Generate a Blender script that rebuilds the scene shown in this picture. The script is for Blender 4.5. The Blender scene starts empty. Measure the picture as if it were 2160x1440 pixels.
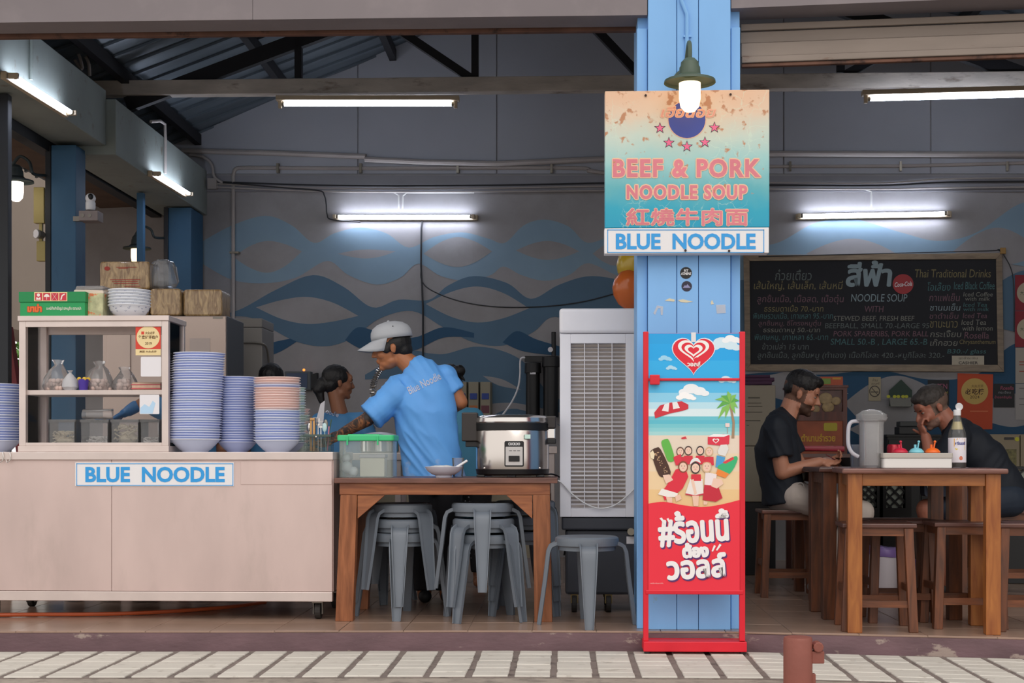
import bpy, math, random
from mathutils import Vector, Matrix, noise
random.seed(7)
SC = bpy.context.scene
COL = SC.collection
R = math.radians
# ------------------------------------------------------------------ camera
F_PX, CAM_Y, EYE, HOR = 2940.0, -7.0, 0.879, 957.0
YAW = math.atan(110.0 / F_PX)
cam = bpy.data.cameras.new('camera')
cam.sensor_width = 36.0
cam.lens = 36.0 * F_PX / 2160.0
cam.shift_y = (HOR - 720.0) / 2160.0
cam.clip_end = 300
cam_o = bpy.data.objects.new('camera', cam)
COL.objects.link(cam_o)
cam_o.location = (0, CAM_Y, EYE)
cam_o.rotation_euler = (R(90), 0, YAW)
SC.camera = cam_o
# ------------------------------------------------------------------ world, exposure
SC.view_settings.view_transform = 'Standard'
SC.view_settings.look = 'None'
SC.view_settings.gamma = 1.0
SC.view_settings.use_curve_mapping = False
SC.view_settings.exposure = 0.38
w = bpy.data.worlds.new('overcast_sky'); SC.world = w
w.use_nodes = True
bg = w.node_tree.nodes['Background']
bg.inputs[0].default_value = (1.0, 0.96, 0.93, 1)
bg.inputs[1].default_value = 0.95
sun = bpy.data.lights.new('hazy_sun', 'SUN'); sun.energy = 0.5; sun.angle = R(40); sun.color = (1, .95, .9)
sun_o = bpy.data.objects.new('hazy_sun', sun); COL.objects.link(sun_o)
sun_o.rotation_euler = (R(48), 0, R(12))
TUBE_POWER = 6.6
# ------------------------------------------------------------------ geometry from pixels
_d = Vector((-math.sin(YAW), math.cos(YAW), 0)); _r = Vector((math.cos(YAW), math.sin(YAW), 0))
def ray(px, py):
    return _d + _r * ((px - 1080.0) / F_PX) + Vector((0, 0, (HOR - py) / F_PX))
CAMP = Vector((0, CAM_Y, EYE))
def P(px, py, Y):
    r = ray(px, py); return CAMP + r * ((Y - CAM_Y) / r.y)
def PX(px, Y): return P(px, HOR, Y).x
def PZ(py, Y, px=1080): return P(px, py, Y).z
def PL(px, py, X0, Y0, k, off=0.0):
    """point on the vertical plane Y = Y0 + k (X - X0), 'off' metres towards the camera"""
    r = ray(px, py); n = Vector((-k, 1, 0)); n.normalize()
    p0 = Vector((X0, Y0, 0)) - n * off
    t = (p0 - CAMP).dot(n) / r.dot(n)
    return CAMP + r * t
def SCL(px, Y): return abs((P(px + 10, HOR, Y) - P(px, HOR, Y)).length) / 10.0   # metres per pixel
# ------------------------------------------------------------------ materials
def C(h):
    h = h.lstrip('#'); v = [int(h[i:i+2], 16) / 255 for i in (0, 2, 4)]
    return tuple(x / 12.92 if x <= .04045 else ((x + .055) / 1.055) ** 2.4 for x in v) + (1.0,)
MATS = {}
def nodes_of(m):
    m.use_nodes = True; nt = m.node_tree
    return nt, nt.nodes, nt.links, nt.nodes['Principled BSDF']
def mat(name, col='#808080', rough=.6, metal=0.0, var=0.0, vscale=6.0, bump=0.0, bscale=40.0,
        dirt=None, dscale=5.0, dlo=.55, dhi=.65, emit=0.0, spec=.5, stretch=(1, 1, 1), rnd=0.0, coat=0.0, alpha=1.0, trans=0.0, ecol=None):
    if name in MATS: return MATS[name]
    m = bpy.data.materials.new(name); MATS[name] = m
    nt, N, L, b = nodes_of(m)
    c = C(col)
    b.inputs['Base Color'].default_value = c
    b.inputs['Roughness'].default_value = rough
    b.inputs['Metallic'].default_value = metal
    b.inputs['Specular IOR Level'].default_value = spec
    b.inputs['Coat Weight'].default_value = coat
    b.inputs['Alpha'].default_value = alpha
    b.inputs['Transmission Weight'].default_value = trans
    if emit:
        b.inputs['Emission Color'].default_value = C(ecol) if ecol else c
        b.inputs['Emission Strength'].default_value = emit
    if var or bump or dirt or rnd:
        tc = N.new('ShaderNodeNewGeometry'); mp = N.new('ShaderNodeMapping')
        mp.inputs['Scale'].default_value = stretch
        L.new(tc.outputs['Position'], mp.inputs['Vector'])
        out = None
        if var:
            n = N.new('ShaderNodeTexNoise'); n.inputs['Scale'].default_value = vscale; n.inputs['Detail'].default_value = 5
            L.new(mp.outputs[0], n.inputs['Vector'])
            rp = N.new('ShaderNodeValToRGB')
            rp.color_ramp.elements[0].position = .3; rp.color_ramp.elements[1].position = .7
            rp.color_ramp.elements[0].color = tuple(x * (1 - var) for x in c[:3]) + (1,)
            rp.color_ramp.elements[1].color = tuple(min(1, x * (1 + var)) for x in c[:3]) + (1,)
            L.new(n.outputs['Fac'], rp.inputs['Fac']); out = rp.outputs['Color']
        if rnd:
            oi = N.new('ShaderNodeObjectInfo'); hs = N.new('ShaderNodeHueSaturation')
            mr = N.new('ShaderNodeMapRange'); mr.inputs['To Min'].default_value = 1 - rnd; mr.inputs['To Max'].default_value = 1 + rnd
            L.new(oi.outputs['Random'], mr.inputs['Value']); L.new(mr.outputs[0], hs.inputs['Value'])
            if out: L.new(out, hs.inputs['Color'])
            else: hs.inputs['Color'].default_value = c
            out = hs.outputs['Color']
        if dirt:
            n2 = N.new('ShaderNodeTexNoise'); n2.inputs['Scale'].default_value = dscale; n2.inputs['Detail'].default_value = 9
            n2.inputs['Roughness'].default_value = .65
            L.new(mp.outputs[0], n2.inputs['Vector'])
            r2 = N.new('ShaderNodeValToRGB'); r2.color_ramp.elements[0].position = dlo; r2.color_ramp.elements[1].position = dhi
            L.new(n2.outputs['Fac'], r2.inputs['Fac'])
            mx = N.new('ShaderNodeMix'); mx.data_type = 'RGBA'
            L.new(r2.outputs['Color'], mx.inputs['Factor'])
            if out: L.new(out, mx.inputs['A'])
            else: mx.inputs['A'].default_value = c
            mx.inputs['B'].default_value = C(dirt); out = mx.outputs['Result']
        if out: L.new(out, b.inputs['Base Color'])
        if bump:
            n3 = N.new('ShaderNodeTexNoise'); n3.inputs['Scale'].default_value = bscale; n3.inputs['Detail'].default_value = 4
            L.new(mp.outputs[0], n3.inputs['Vector'])
            bp = N.new('ShaderNodeBump'); bp.inputs['Strength'].default_value = bump; bp.inputs['Distance'].default_value = .01
            L.new(n3.outputs['Fac'], bp.inputs['Height']); L.new(bp.outputs[0], b.inputs['Normal'])
    return m
def wood(name, c1, c2, rough=.45, axis='x', scale=9.0, coat=.1):
    if name in MATS: return MATS[name]
    m = bpy.data.materials.new(name); MATS[name] = m
    nt, N, L, b = nodes_of(m)
    tc = N.new('ShaderNodeNewGeometry'); mp = N.new('ShaderNodeMapping')
    mp.inputs['Scale'].default_value = {'x': (.12, 1, 1), 'z': (1, 1, .12), 'y': (1, .12, 1)}[axis]
    L.new(tc.outputs['Position'], mp.inputs['Vector'])
    n = N.new('ShaderNodeTexNoise'); n.inputs['Scale'].default_value = scale * 4; n.inputs['Detail'].default_value = 8; n.inputs['Distortion'].default_value = .6
    L.new(mp.outputs[0], n.inputs['Vector'])
    rp = N.new('ShaderNodeValToRGB'); e = rp.color_ramp.elements
    e[0].position = .32; e[1].position = .68; e[0].color = C(c2); e[1].color = C(c1)
    L.new(n.outputs['Fac'], rp.inputs['Fac'])
    oi = N.new('ShaderNodeObjectInfo'); hs = N.new('ShaderNodeHueSaturation')
    mr = N.new('ShaderNodeMapRange'); mr.inputs['To Min'].default_value = .85; mr.inputs['To Max'].default_value = 1.12
    L.new(oi.outputs['Random'], mr.inputs['Value']); L.new(mr.outputs[0], hs.inputs['Value'])
    L.new(rp.outputs['Color'], hs.inputs['Color']); L.new(hs.outputs['Color'], b.inputs['Base Color'])
    bp = N.new('ShaderNodeBump'); bp.inputs['Strength'].default_value = .15; bp.inputs['Distance'].default_value = .005
    L.new(n.outputs['Fac'], bp.inputs['Height']); L.new(bp.outputs[0], b.inputs['Normal'])
    b.inputs['Roughness'].default_value = rough; b.inputs['Coat Weight'].default_value = coat
    return m
def clear(name, tint='#ffffff', gloss=.12, haze=0.0, hcol='#ffffff', rough=.05):
    """thin clear sheet: see-through with a little mirror and a little milky scatter"""
    if name in MATS: return MATS[name]
    m = bpy.data.materials.new(name); MATS[name] = m
    m.use_nodes = True; nt = m.node_tree; N = nt.nodes; L = nt.links
    N.remove(N['Principled BSDF']); o = N['Material Output']
    t = N.new('ShaderNodeBsdfTransparent'); t.inputs[0].default_value = C(tint)
    g = N.new('ShaderNodeBsdfGlossy'); g.inputs['Roughness'].default_value = rough
    lw = N.new('ShaderNodeLayerWeight'); lw.inputs['Blend'].default_value = gloss
    m1 = N.new('ShaderNodeMixShader'); L.new(lw.outputs['Fresnel'], m1.inputs[0]); L.new(t.outputs[0], m1.inputs[1]); L.new(g.outputs[0], m1.inputs[2])
    last = m1
    if haze:
        d = N.new('ShaderNodeBsdfDiffuse'); d.inputs[0].default_value = C(hcol)
        m2 = N.new('ShaderNodeMixShader'); m2.inputs[0].default_value = haze
        L.new(m1.outputs[0], m2.inputs[1]); L.new(d.outputs[0], m2.inputs[2]); last = m2
    L.new(last.outputs[0], o.inputs[0])
    return m
# ------------------------------------------------------------------ mesh builder
class MB:
    def __init__(s): s.v = []; s.f = []; s.m = []; s.mats = []
    def mi(s, m):
        if m is None: return 0
        if m not in s.mats: s.mats.append(m)
        return s.mats.index(m)
    def add(s, vs, fs, m=None, M=None):
        o = len(s.v); k = s.mi(m)
        for v in vs:
            v = Vector(v); s.v.append(M @ v if M else v)
        for f in fs: s.f.append([i + o for i in f]); s.m.append(k)
        return s
    def box(s, x0, x1, y0, y1, z0, z1, m=None, M=None):
        vs = [(x0, y0, z0), (x1, y0, z0), (x1, y1, z0), (x0, y1, z0), (x0, y0, z1), (x1, y0, z1), (x1, y1, z1), (x0, y1, z1)]
        fs = [(0, 3, 2, 1), (4, 5, 6, 7), (0, 1, 5, 4), (1, 2, 6, 5), (2, 3, 7, 6), (3, 0, 4, 7)]
        return s.add(vs, fs, m, M)
    def cbox(s, c, d, m=None, M=None):
        return s.box(c[0]-d[0]/2, c[0]+d[0]/2, c[1]-d[1]/2, c[1]+d[1]/2, c[2]-d[2]/2, c[2]+d[2]/2, m, M)
    def rbox(s, x0, x1, y0, y1, z0, z1, r, m=None, n=4, axis='z', M=None):
        """box with rounded edges round one axis"""
        if axis == 'z': a0, a1, b0, b1, h0, h1 = x0, x1, y0, y1, z0, z1
        elif axis == 'y': a0, a1, b0, b1, h0, h1 = x0, x1, z0, z1, y0, y1
        else: a0, a1, b0, b1, h0, h1 = y0, y1, z0, z1, x0, x1
        pts = rrect(a0, a1, b0, b1, r, n)
        k = len(pts); mk = {'z': lambda a, b, h: (a, b, h), 'y': lambda a, b, h: (a, h, b), 'x': lambda a, b, h: (h, a, b)}[axis]
        vs = [mk(a, b, h0) for a, b in pts] + [mk(a, b, h1) for a, b in pts]
        fs = [tuple(range(k))[::-1], tuple(range(k, 2*k))] + [(i, (i+1) % k, k + (i+1) % k, k + i) for i in range(k)]
        if axis == 'y': fs = [f[::-1] for f in fs]
        return s.add(vs, fs, m, M)
    def cyl(s, p0, p1, r0, r1=None, n=14, m=None, cap=True):
        if r1 is None: r1 = r0
        p0 = Vector(p0); p1 = Vector(p1); a = (p1 - p0).normalized()
        u = a.orthogonal().normalized(); w_ = a.cross(u)
        vs = []
        for p, r in ((p0, r0), (p1, r1)):
            for i in range(n):
                t = 2 * math.pi * i / n; vs.append(p + u * (r * math.cos(t)) + w_ * (r * math.sin(t)))
        fs = [(i, (i+1) % n, n + (i+1) % n, n + i) for i in range(n)]
        if cap: fs += [tuple(range(n))[::-1], tuple(range(n, 2*n))]
        return s.add(vs, fs, m)
    def lathe(s, prof, c=(0, 0, 0), n=24, m=None, sx=1.0, sy=1.0, M=None, close=True):
        vs = []; fs = []; k = len(prof)
        for (r, z) in prof:
            for i in range(n):
                t = 2 * math.pi * i / n; vs.append((c[0] + sx * r * math.cos(t), c[1] + sy * r * math.sin(t), c[2] + z))
        for j in range(k - 1):
            for i in range(n):
                fs.append((j*n + i, j*n + (i+1) % n, (j+1)*n + (i+1) % n, (j+1)*n + i))
        if close:
            if prof[0][0] > 1e-5: fs.append(tuple(range(n))[::-1])
            if prof[-1][0] > 1e-5: fs.append(tuple(range((k-1)*n, k*n)))
        return s.add(vs, fs, m, M)
    def sphere(s, c, r, n=14, k=8, m=None, M=None):
        if not hasattr(r, '__len__'): r = (r, r, r)
        vs = [(c[0], c[1], c[2] - r[2])]; fs = []
        for j in range(1, k):
            ph = -math.pi/2 + math.pi * j / k
            for i in range(n):
                t = 2*math.pi*i/n; vs.append((c[0] + r[0]*math.cos(ph)*math.cos(t), c[1] + r[1]*math.cos(ph)*math.sin(t), c[2] + r[2]*math.sin(ph)))
        vs.append((c[0], c[1], c[2] + r[2]))
        for i in range(n): fs.append((0, 1 + (i+1) % n, 1 + i)); fs.append((len(vs)-1, 1 + (k-2)*n + i, 1 + (k-2)*n + (i+1) % n))
        for j in range(k-2):
            for i in range(n): fs.append((1 + j*n + i, 1 + j*n + (i+1) % n, 1 + (j+1)*n + (i+1) % n, 1 + (j+1)*n + i))
        return s.add(vs, fs, m, M)
    def tube(s, pts, r, n=8, m=None, cap=True):
        pts = [Vector(p) for p in pts]; k = len(pts)
        rs = r if hasattr(r, '__len__') else [r] * k
        vs = []; u = None
        for j, p in enumerate(pts):
            a = (pts[min(j+1, k-1)] - pts[max(j-1, 0)]).normalized()
            if u is None: u = a.orthogonal().normalized()
            else:
                u = u - a * u.dot(a); u = u.normalized() if u.length > 1e-6 else a.orthogonal().normalized()
            w_ = a.cross(u)
            for i in range(n):
                t = 2*math.pi*i/n; vs.append(p + u*(rs[j]*math.cos(t)) + w_*(rs[j]*math.sin(t)))
        fs = []
        for j in range(k-1):
            for i in range(n): fs.append((j*n+i, j*n+(i+1) % n, (j+1)*n+(i+1) % n, (j+1)*n+i))
        if cap: fs += [tuple(range(n))[::-1], tuple(range((k-1)*n, k*n))]
        return s.add(vs, fs, m)
    def prism(s, poly, h, m=None):
        """poly: 3D points of a planar polygon, h: vector to extrude along"""
        k = len(poly); h = Vector(h); poly = [Vector(p) for p in poly]
        vs = poly + [p + h for p in poly]
        fs = [tuple(range(k))[::-1], tuple(range(k, 2*k))] + [(i, (i+1) % k, k+(i+1) % k, k+i) for i in range(k)]
        return s.add(vs, fs, m)
    def poly(s, pts, m=None): return s.add(pts, [tuple(range(len(pts)))], m)
    def bar(s, p0, p1, w_, h, m=None, up=(0, 0, 1)):
        """square bar from p0 to p1"""
        p0 = Vector(p0); p1 = Vector(p1); a = (p1-p0).normalized(); up = Vector(up)
        sd = a.cross(up)
        if sd.length < 1e-4: sd = a.cross(Vector((0, 1, 0)))
        sd.normalize(); u = sd.cross(a).normalized()
        vs = []
        for p in (p0, p1):
            for i, j in ((-1, -1), (1, -1), (1, 1), (-1, 1)): vs.append(p + sd*(i*w_/2) + u*(j*h/2))
        return s.add(vs, [(3, 2, 1, 0), (4, 5, 6, 7), (0, 1, 5, 4), (1, 2, 6, 5), (2, 3, 7, 6), (3, 0, 4, 7)], m)
    def build(s, name, m=None, parent=None, smooth=False, bevel=0.0, seg=2, ang=35, origin=None, sub=0):
        me = bpy.data.meshes.new(name)
        vs = s.v
        o = bpy.data.objects.new(name, me); COL.objects.link(o)
        if parent is not None:
            M = INV.get(parent.name)
            if M is not None: vs = [M @ v for v in vs]
            INV[o.name] = M
            o.parent = parent
        else:
            if origin is None:
                xs = [v.x for v in vs]; ys = [v.y for v in vs]; zs = [v.z for v in vs]
                origin = Vector(((min(xs)+max(xs))/2, (min(ys)+max(ys))/2, min(zs)))
            origin = Vector(origin)
            vs = [v - origin for v in vs]; o.location = origin
            INV[o.name] = Matrix.Translation(-origin)
        me.from_pydata([tuple(v) for v in vs], [], s.f)
        if s.mats:
            for q in s.mats: me.materials.append(q)
            me.polygons.foreach_set('material_index', s.m)
        elif m: me.materials.append(m)
        if smooth:
            me.shade_smooth(); me.set_sharp_from_angle(angle=R(ang))
        me.update()
        if bevel:
            b = o.modifiers.new('bevel', 'BEVEL'); b.width = bevel; b.segments = seg; b.limit_method = 'ANGLE'; b.angle_limit = R(40)
        if sub:
            q = o.modifiers.new('sub', 'SUBSURF'); q.levels = q.render_levels = sub
        return o
INV = {}
def rrect(a0, a1, b0, b1, r, n=4):
    pts = []
    for (ca, cb, t0) in ((a1-r, b0+r, -90), (a1-r, b1-r, 0), (a0+r, b1-r, 90), (a0+r, b0+r, 180)):
        for i in range(n+1):
            t = R(t0 + 90*i/n); pts.append((ca + r*math.cos(t), cb + r*math.sin(t)))
    return pts
def thing(name, label, cat, loc=(0, 0, 0), rz=0.0, group=None):
    o = bpy.data.objects.new(name, None); COL.objects.link(o)
    o.empty_display_size = .1
    o.location = loc; o.rotation_euler = (0, 0, rz)
    INV[o.name] = (Matrix.Translation(Vector(loc)) @ Matrix.Rotation(rz, 4, 'Z')).inverted()
    return tag(o, label, cat, group)
def tag(o, label, cat, group=None):
    o['label'] = label; o['category'] = cat
    if group: o['group'] = group
    return o
def struct(o): o['kind'] = 'structure'; return o
def stuff(o): o['kind'] = 'stuff'; return o
def lab(o, label): o['label'] = label; return o
def clone(o, loc=None, rz=None, parent=None, label=None, group=None):
    c = o.copy(); COL.objects.link(c); c.parent = parent
    if loc is not None: c.location = loc
    if rz is not None: c.rotation_euler[2] = rz
    for ch in list(o.children): clone(ch, parent=c)
    if label: c['label'] = label
    if group: c['group'] = group
    return c
def smoothpts(pts, n=6, closed=False):
    """Catmull-Rom through points of any dimension"""
    P_ = [Vector(p) for p in pts]; k = len(P_); out = []
    rng = range(k) if closed else range(k-1)
    for i in rng:
        if closed: a, b, c, d = P_[(i-1) % k], P_[i], P_[(i+1) % k], P_[(i+2) % k]
        else: a, b, c, d = P_[max(i-1, 0)], P_[i], P_[i+1], P_[min(i+2, k-1)]
        for j in range(n):
            t = j / n
            out.append(.5*((2*b) + (c-a)*t + (2*a-5*b+4*c-d)*t*t + (3*b-a-3*c+d)*t**3))
    if not closed: out.append(P_[-1])
    return out
# ------------------------------------------------------------------ lettering (built-in font)
TXT = {}
TMP = bpy.data.scenes.new('workbench_tmp')
def evaluated_mesh(ob):
    TMP.collection.objects.link(ob); vl = TMP.view_layers[0]; vl.update()
    me = bpy.data.meshes.new_from_object(ob.evaluated_get(vl.depsgraph)); TMP.collection.objects.unlink(ob); return me
def text_raw(s, bold=0.0, align='CENTER', shear=0.0, space=1.0):
    key = (s, bold, align, shear, space)
    if key in TXT: return TXT[key]
    cu = bpy.data.curves.new('lettering_curve', 'FONT'); cu.body = s; cu.size = 1.0; cu.align_x = align
    cu.offset = bold; cu.space_character = space; cu.shear = shear; cu.resolution_u = 3 if len(s) < 60 else 2
    ob = bpy.data.objects.new('lettering_tmp', cu)
    me = evaluated_mesh(ob)
    vs = [Vector(v.co) for v in me.vertices]; fs = [tuple(p.vertices) for p in me.polygons]
    bpy.data.objects.remove(ob); bpy.data.curves.remove(cu); bpy.data.meshes.remove(me)
    TXT[key] = (vs, fs); return TXT[key]
def text_fit(mb, s, x0, x1, z0, z1, at, m, bold=0.0, shear=0.0, rot=0.0, keep=False, fat=0.0, space=1.0):
    """fit text into a rectangle of a plane; 'at(a, b)' maps plane coordinates to 3D"""
    vs, fs = text_raw(s, bold, 'CENTER', shear, space)
    if not vs: return
    a0 = min(v.x for v in vs); a1 = max(v.x for v in vs); b0 = min(v.y for v in vs); b1 = max(v.y for v in vs)
    sx = (x1-x0)/max(a1-a0, 1e-6); sz = (z1-z0)/max(b1-b0, 1e-6)
    if keep: sx = math.copysign(min(abs(sx), abs(sz)), sx); sz = math.copysign(abs(sx), sz)
    cx, cz = (x0+x1)/2, (z0+z1)/2; ca, sa = math.cos(rot), math.sin(rot)
    out = []
    for v in vs:
        a = (v.x-(a0+a1)/2)*sx; b = (v.y-(b0+b1)/2)*sz
        out.append(at(cx + a*ca - b*sa, cz + a*sa + b*ca))
    mb.add(out, fs, m)
    if fat:   # thicker strokes: the same letters again, shifted all round
        for i in range(8):
            t = math.pi/4*i; dx, dy = fat*math.cos(t), fat*math.sin(t); o2 = []
            for v in vs:
                a = (v.x-(a0+a1)/2)*sx; b = (v.y-(b0+b1)/2)*sz
                o2.append(at(cx + dx + a*ca - b*sa, cz + dy + a*sa + b*ca) - Vector((0, 4e-5*(i+1), 0)))
            mb.add(o2, fs, m)
def text_px(mb, s, px0, py0, px1, py1, Y, m, **kw):
    text_fit(mb, s, px0, px1, py1, py0, lambda a, b: P(a, b, Y), m, **kw)
def flat(mb, pts, m, at):
    mb.poly([at(a, b) for a, b in pts], m)
def ell(cx, cy, rx, ry, n=24, rot=0.0, t0=0, t1=360):
    out = []
    k = n if t1-t0 >= 360 else n+1
    for i in range(k):
        t = R(t0 + (t1-t0)*i/n); x, y = rx*math.cos(t), ry*math.sin(t)
        out.append((cx + x*math.cos(rot) - y*math.sin(rot), cy + x*math.sin(rot) + y*math.cos(rot)))
    return out
def star(cx, cy, r, r2=None, rot=-90):
    r2 = r2 or r*.4
    return [(cx + (r if i % 2 == 0 else r2)*math.cos(R(rot + 36*i)), cy + (r if i % 2 == 0 else r2)*math.sin(R(rot + 36*i))) for i in range(10)]
def heart(cx, cy, w_, h):
    out = []
    for i in range(40):
        t = 2*math.pi*i/40
        x = 16*math.sin(t)**3; y = 13*math.cos(t)-5*math.cos(2*t)-2*math.cos(3*t)-math.cos(4*t)
        out.append((cx + x/32*w_, cy - (y+2.5)/29*h))
    return out
# common colours
BLACK = mat('black_plastic', '#121214', .45)
WHITE = mat('white_plastic', '#e4e4e6', .4)
STEEL = mat('brushed_steel', '#d6c0ba', .36, .45, var=.10, vscale=3, dirt='#b5a59d', dscale=2.2, dlo=.5, dhi=.8, stretch=(1, 1, .35), bump=.05, bscale=14)
STEEL2 = mat('steel_trim', '#d8cac4', .36, .45, var=.06)
CHROME = mat('polished_steel', '#d8d4d0', .16, .95)
DARKSTEEL = mat('dark_truss_steel', '#17171b', .7, .1)
BLUEPAINT = mat('pillar_blue_paint', '#82b8ee', .55, var=.06, vscale=3, dirt='#8c9a94', dscale=7, dlo=.66, dhi=.74, stretch=(1, 1, .5))
GLASS = clear('clear_glass', gloss=.1)
BAG = clear('clear_plastic_bag', '#fcfcfd', .35, .16, '#f0eeee', .15)
def warp(mb, amp, sc, seed=0):
    for v in mb.v:
        q = noise.noise_vector(Vector((v.x*sc + seed, v.y*sc, v.z*sc)))
        v += q * amp
# ================================================================== SETTING
WX, WY, WK = -3.2, 5.46, -0.16            # back wall plane
def PB(px, py, off=0.0): return PL(px, py, WX, WY, WK, off)
WN = Vector((-WK, 1, 0)).normalized()      # into the wall
WT = Vector((1, WK, 0)).normalized()       # along the wall, to the right
FX, FY, FK = 0.88, 0.0, -0.09              # front plane of the right bay
def PF(px, py, off=0.0): return PL(px, py, FX, FY, FK, off)
FT = Vector((1, FK, 0)).normalized(); FN = Vector((-FK, 1, 0)).normalized()
# ---- street, pavement, floor
M_road = mat('road_asphalt', '#8f8880', .9, var=.12, vscale=8, bump=.3, bscale=80)
M_conc = mat('pavement_concrete', '#7f736d', .85, var=.15, vscale=9, dirt='#5f5550', dscale=14, bump=.2, bscale=60)
M_kerb = mat('kerb_concrete', '#a0958a', .85, var=.12, vscale=6, dirt='#6f665f', dscale=11, dlo=.5, dhi=.72, bump=.3, bscale=70)
M_slab = mat('white_paving_slab', '#cfcac0', .65, var=.05, vscale=5, rnd=.05, dirt='#a59d92', dscale=12, dlo=.58, dhi=.75)
MB().box(-30, 30, -40, -1.3, -.26, -.2, M_road).build('road').__setitem__('kind', 'structure')
def bend(x): return -.14*max(0, x-.9) - .05*max(0, -.3-x)
def kslope(x): return -.14 if x > .9 else (.05 if x < -.3 else 0.0)
def strip(y0, y1, z0, z1, xa=-12, xb=12, n=120):
    mb = MB()
    for i in range(n+1):
        x = xa+(xb-xa)*i/n; d = max(bend(x), -.6)
        mb.v += [Vector((x, y0+d, z0)), Vector((x, y0+d, z1)), Vector((x, y1+d, z1)), Vector((x, y1+d, z0))]
    for i in range(n):
        for k in range(4): mb.f.append([4*i+k, 4*i+(k+1) % 4, 4*i+4+(k+1) % 4, 4*i+4+k][::-1]); mb.m.append(0)
    return mb
struct(strip(-1.3, -.90, -.26, -.103).build('pavement_kerb', M_kerb))
pav = struct(strip(-.90, -.05, -.26, -.100).build('pavement', M_conc))
first = {}
for i in range(30):
    for j in range(7):
        x = -2.93 + .186*i; y = -.835 + .1107*j; ks = kslope(x)
        if ks not in first:
            mb = MB().box(x-.078, x+.078, y-.0515, y+.0515, -.104, -.0935)
            for v in mb.v: v.y += bend(x) + ks*(v.x-x)
            first[ks] = (mb.build('paving_slab', M_slab, pav, bevel=.003, seg=1), x, y+bend(x))
        else:
            c = first[ks][0].copy(); COL.objects.link(c); c.location = (x-first[ks][1] + random.uniform(-.002, .002), y+bend(x)-first[ks][2], random.uniform(-.0015, .0015))
# floor: slab with a procedural tile grid; the nearer tiles are built
def tilegrid():
    m = bpy.data.materials.new('floor_tile_far'); nt, N, L, b = nodes_of(m)
    g = N.new('ShaderNodeNewGeometry'); br = N.new('ShaderNodeTexBrick')
    br.offset = 0; br.inputs['Scale'].default_value = 1.0; br.inputs['Brick Width'].default_value = .32; br.inputs['Row Height'].default_value = .32
    br.inputs['Mortar Size'].default_value = .003; br.inputs['Color1'].default_value = C('#a08a7c'); br.inputs['Color2'].default_value = C('#98826f')
    br.inputs['Mortar'].default_value = C('#4a3f38')
    L.new(g.outputs['Position'], br.inputs['Vector']); L.new(br.outputs['Color'], b.inputs['Base Color']); b.inputs['Roughness'].default_value = .3
    return m
fm = strip(-.055, 7.5, -.26, -.004, -7, 7)
floor = struct(fm.build('floor', tilegrid()))
M_tile = mat('floor_tile', '#9c8272', .26, var=.06, vscale=5, rnd=.06, dirt='#7d6857', dscale=9, dlo=.62, dhi=.8)
t0 = {}
for j in range(8):
    for i in range(20):
        x = -3.36 + .32*i; y = -.06 + .32*j; ks = kslope(x+.1)
        if ks not in t0:
            mb = MB().box(x+.0015, x+.3185, y+.0015, y+.3185, -.010, 0)
            for v in mb.v: v.y += bend(x) + ks*(v.x-x)
            t0[ks] = (mb.build('floor_tile', M_tile, floor, bevel=.0015, seg=1), x, y+bend(x))
        else:
            c = t0[ks][0].copy(); COL.objects.link(c); c.location = (x-t0[ks][1], y+bend(x)-t0[ks][2], random.uniform(-.0008, .0006))
M_step = mat('mauve_step_paint', '#6d5459', .7, var=.2, vscale=7, dirt='#a08f86', dscale=6, dlo=.6, dhi=.64, bump=.25, bscale=45, stretch=(.6, 1, 1.3))
e = MB()
n = 90
for i in range(n+1):
    x = -7 + 14*i/n; bd = Vector((0, max(bend(x), -.6), 0))
    dx = .006*noise.noise(Vector((x*3, 0, 0)))
    e.v += [q+bd for q in (Vector((x, -.066+dx, -.101)), Vector((x, -.068+dx*.5, -.012)), Vector((x, -.056, -.0105)), Vector((x, -.05, -.101)))]
for i in range(n):
    for k in range(4): e.f.append([4*i+k, 4*i+(k+1) % 4, 4*i+4+(k+1) % 4, 4*i+4+k][::-1]); e.m.append(0)
struct(e.build('trim_step', M_step, smooth=True))
# alley floor to the left
# ---- back wall
M_wall = mat('back_wall_paint', '#9a9899', .8, var=.05, vscale=2, dirt='#8a8786', dscale=1.6, dlo=.45, dhi=.75)
M_panel = mat('upper_wall_panel', '#a4a7ae', .75, var=.05, vscale=1.5)
a = PB(150, HOR); b = PB(2700, HOR)
a.z = b.z = -.2
wb = MB().prism([a, b, b+Vector((0, 0, 6.4)), a+Vector((0, 0, 6.4))], WN*.15)
wall_back = struct(wb.build('wall_back', M_wall))
px_s = [300, 755, 1048, 1350, 1653, 1963, 2300]
for i in range(6):
    q = [PB(px_s[i]+1.4, -160, .012), PB(px_s[i+1]-1.4, -160, .012), PB(px_s[i+1]-1.4, 366, .012), PB(px_s[i]+1.4, 366, .012)]
    MB().prism(q, WN*.0119).build('wall_panel', M_panel, wall_back)
M_ledge = mat('ledge_band', '#8b8b90', .8, var=.06)
q = [PB(380, 370, .02), PB(2330, 372, .02), PB(2330, 404, .02), PB(380, 404, .02)]
MB().prism(q, WN*.0199).build('ledge_band', M_ledge, wall_back)
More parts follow.
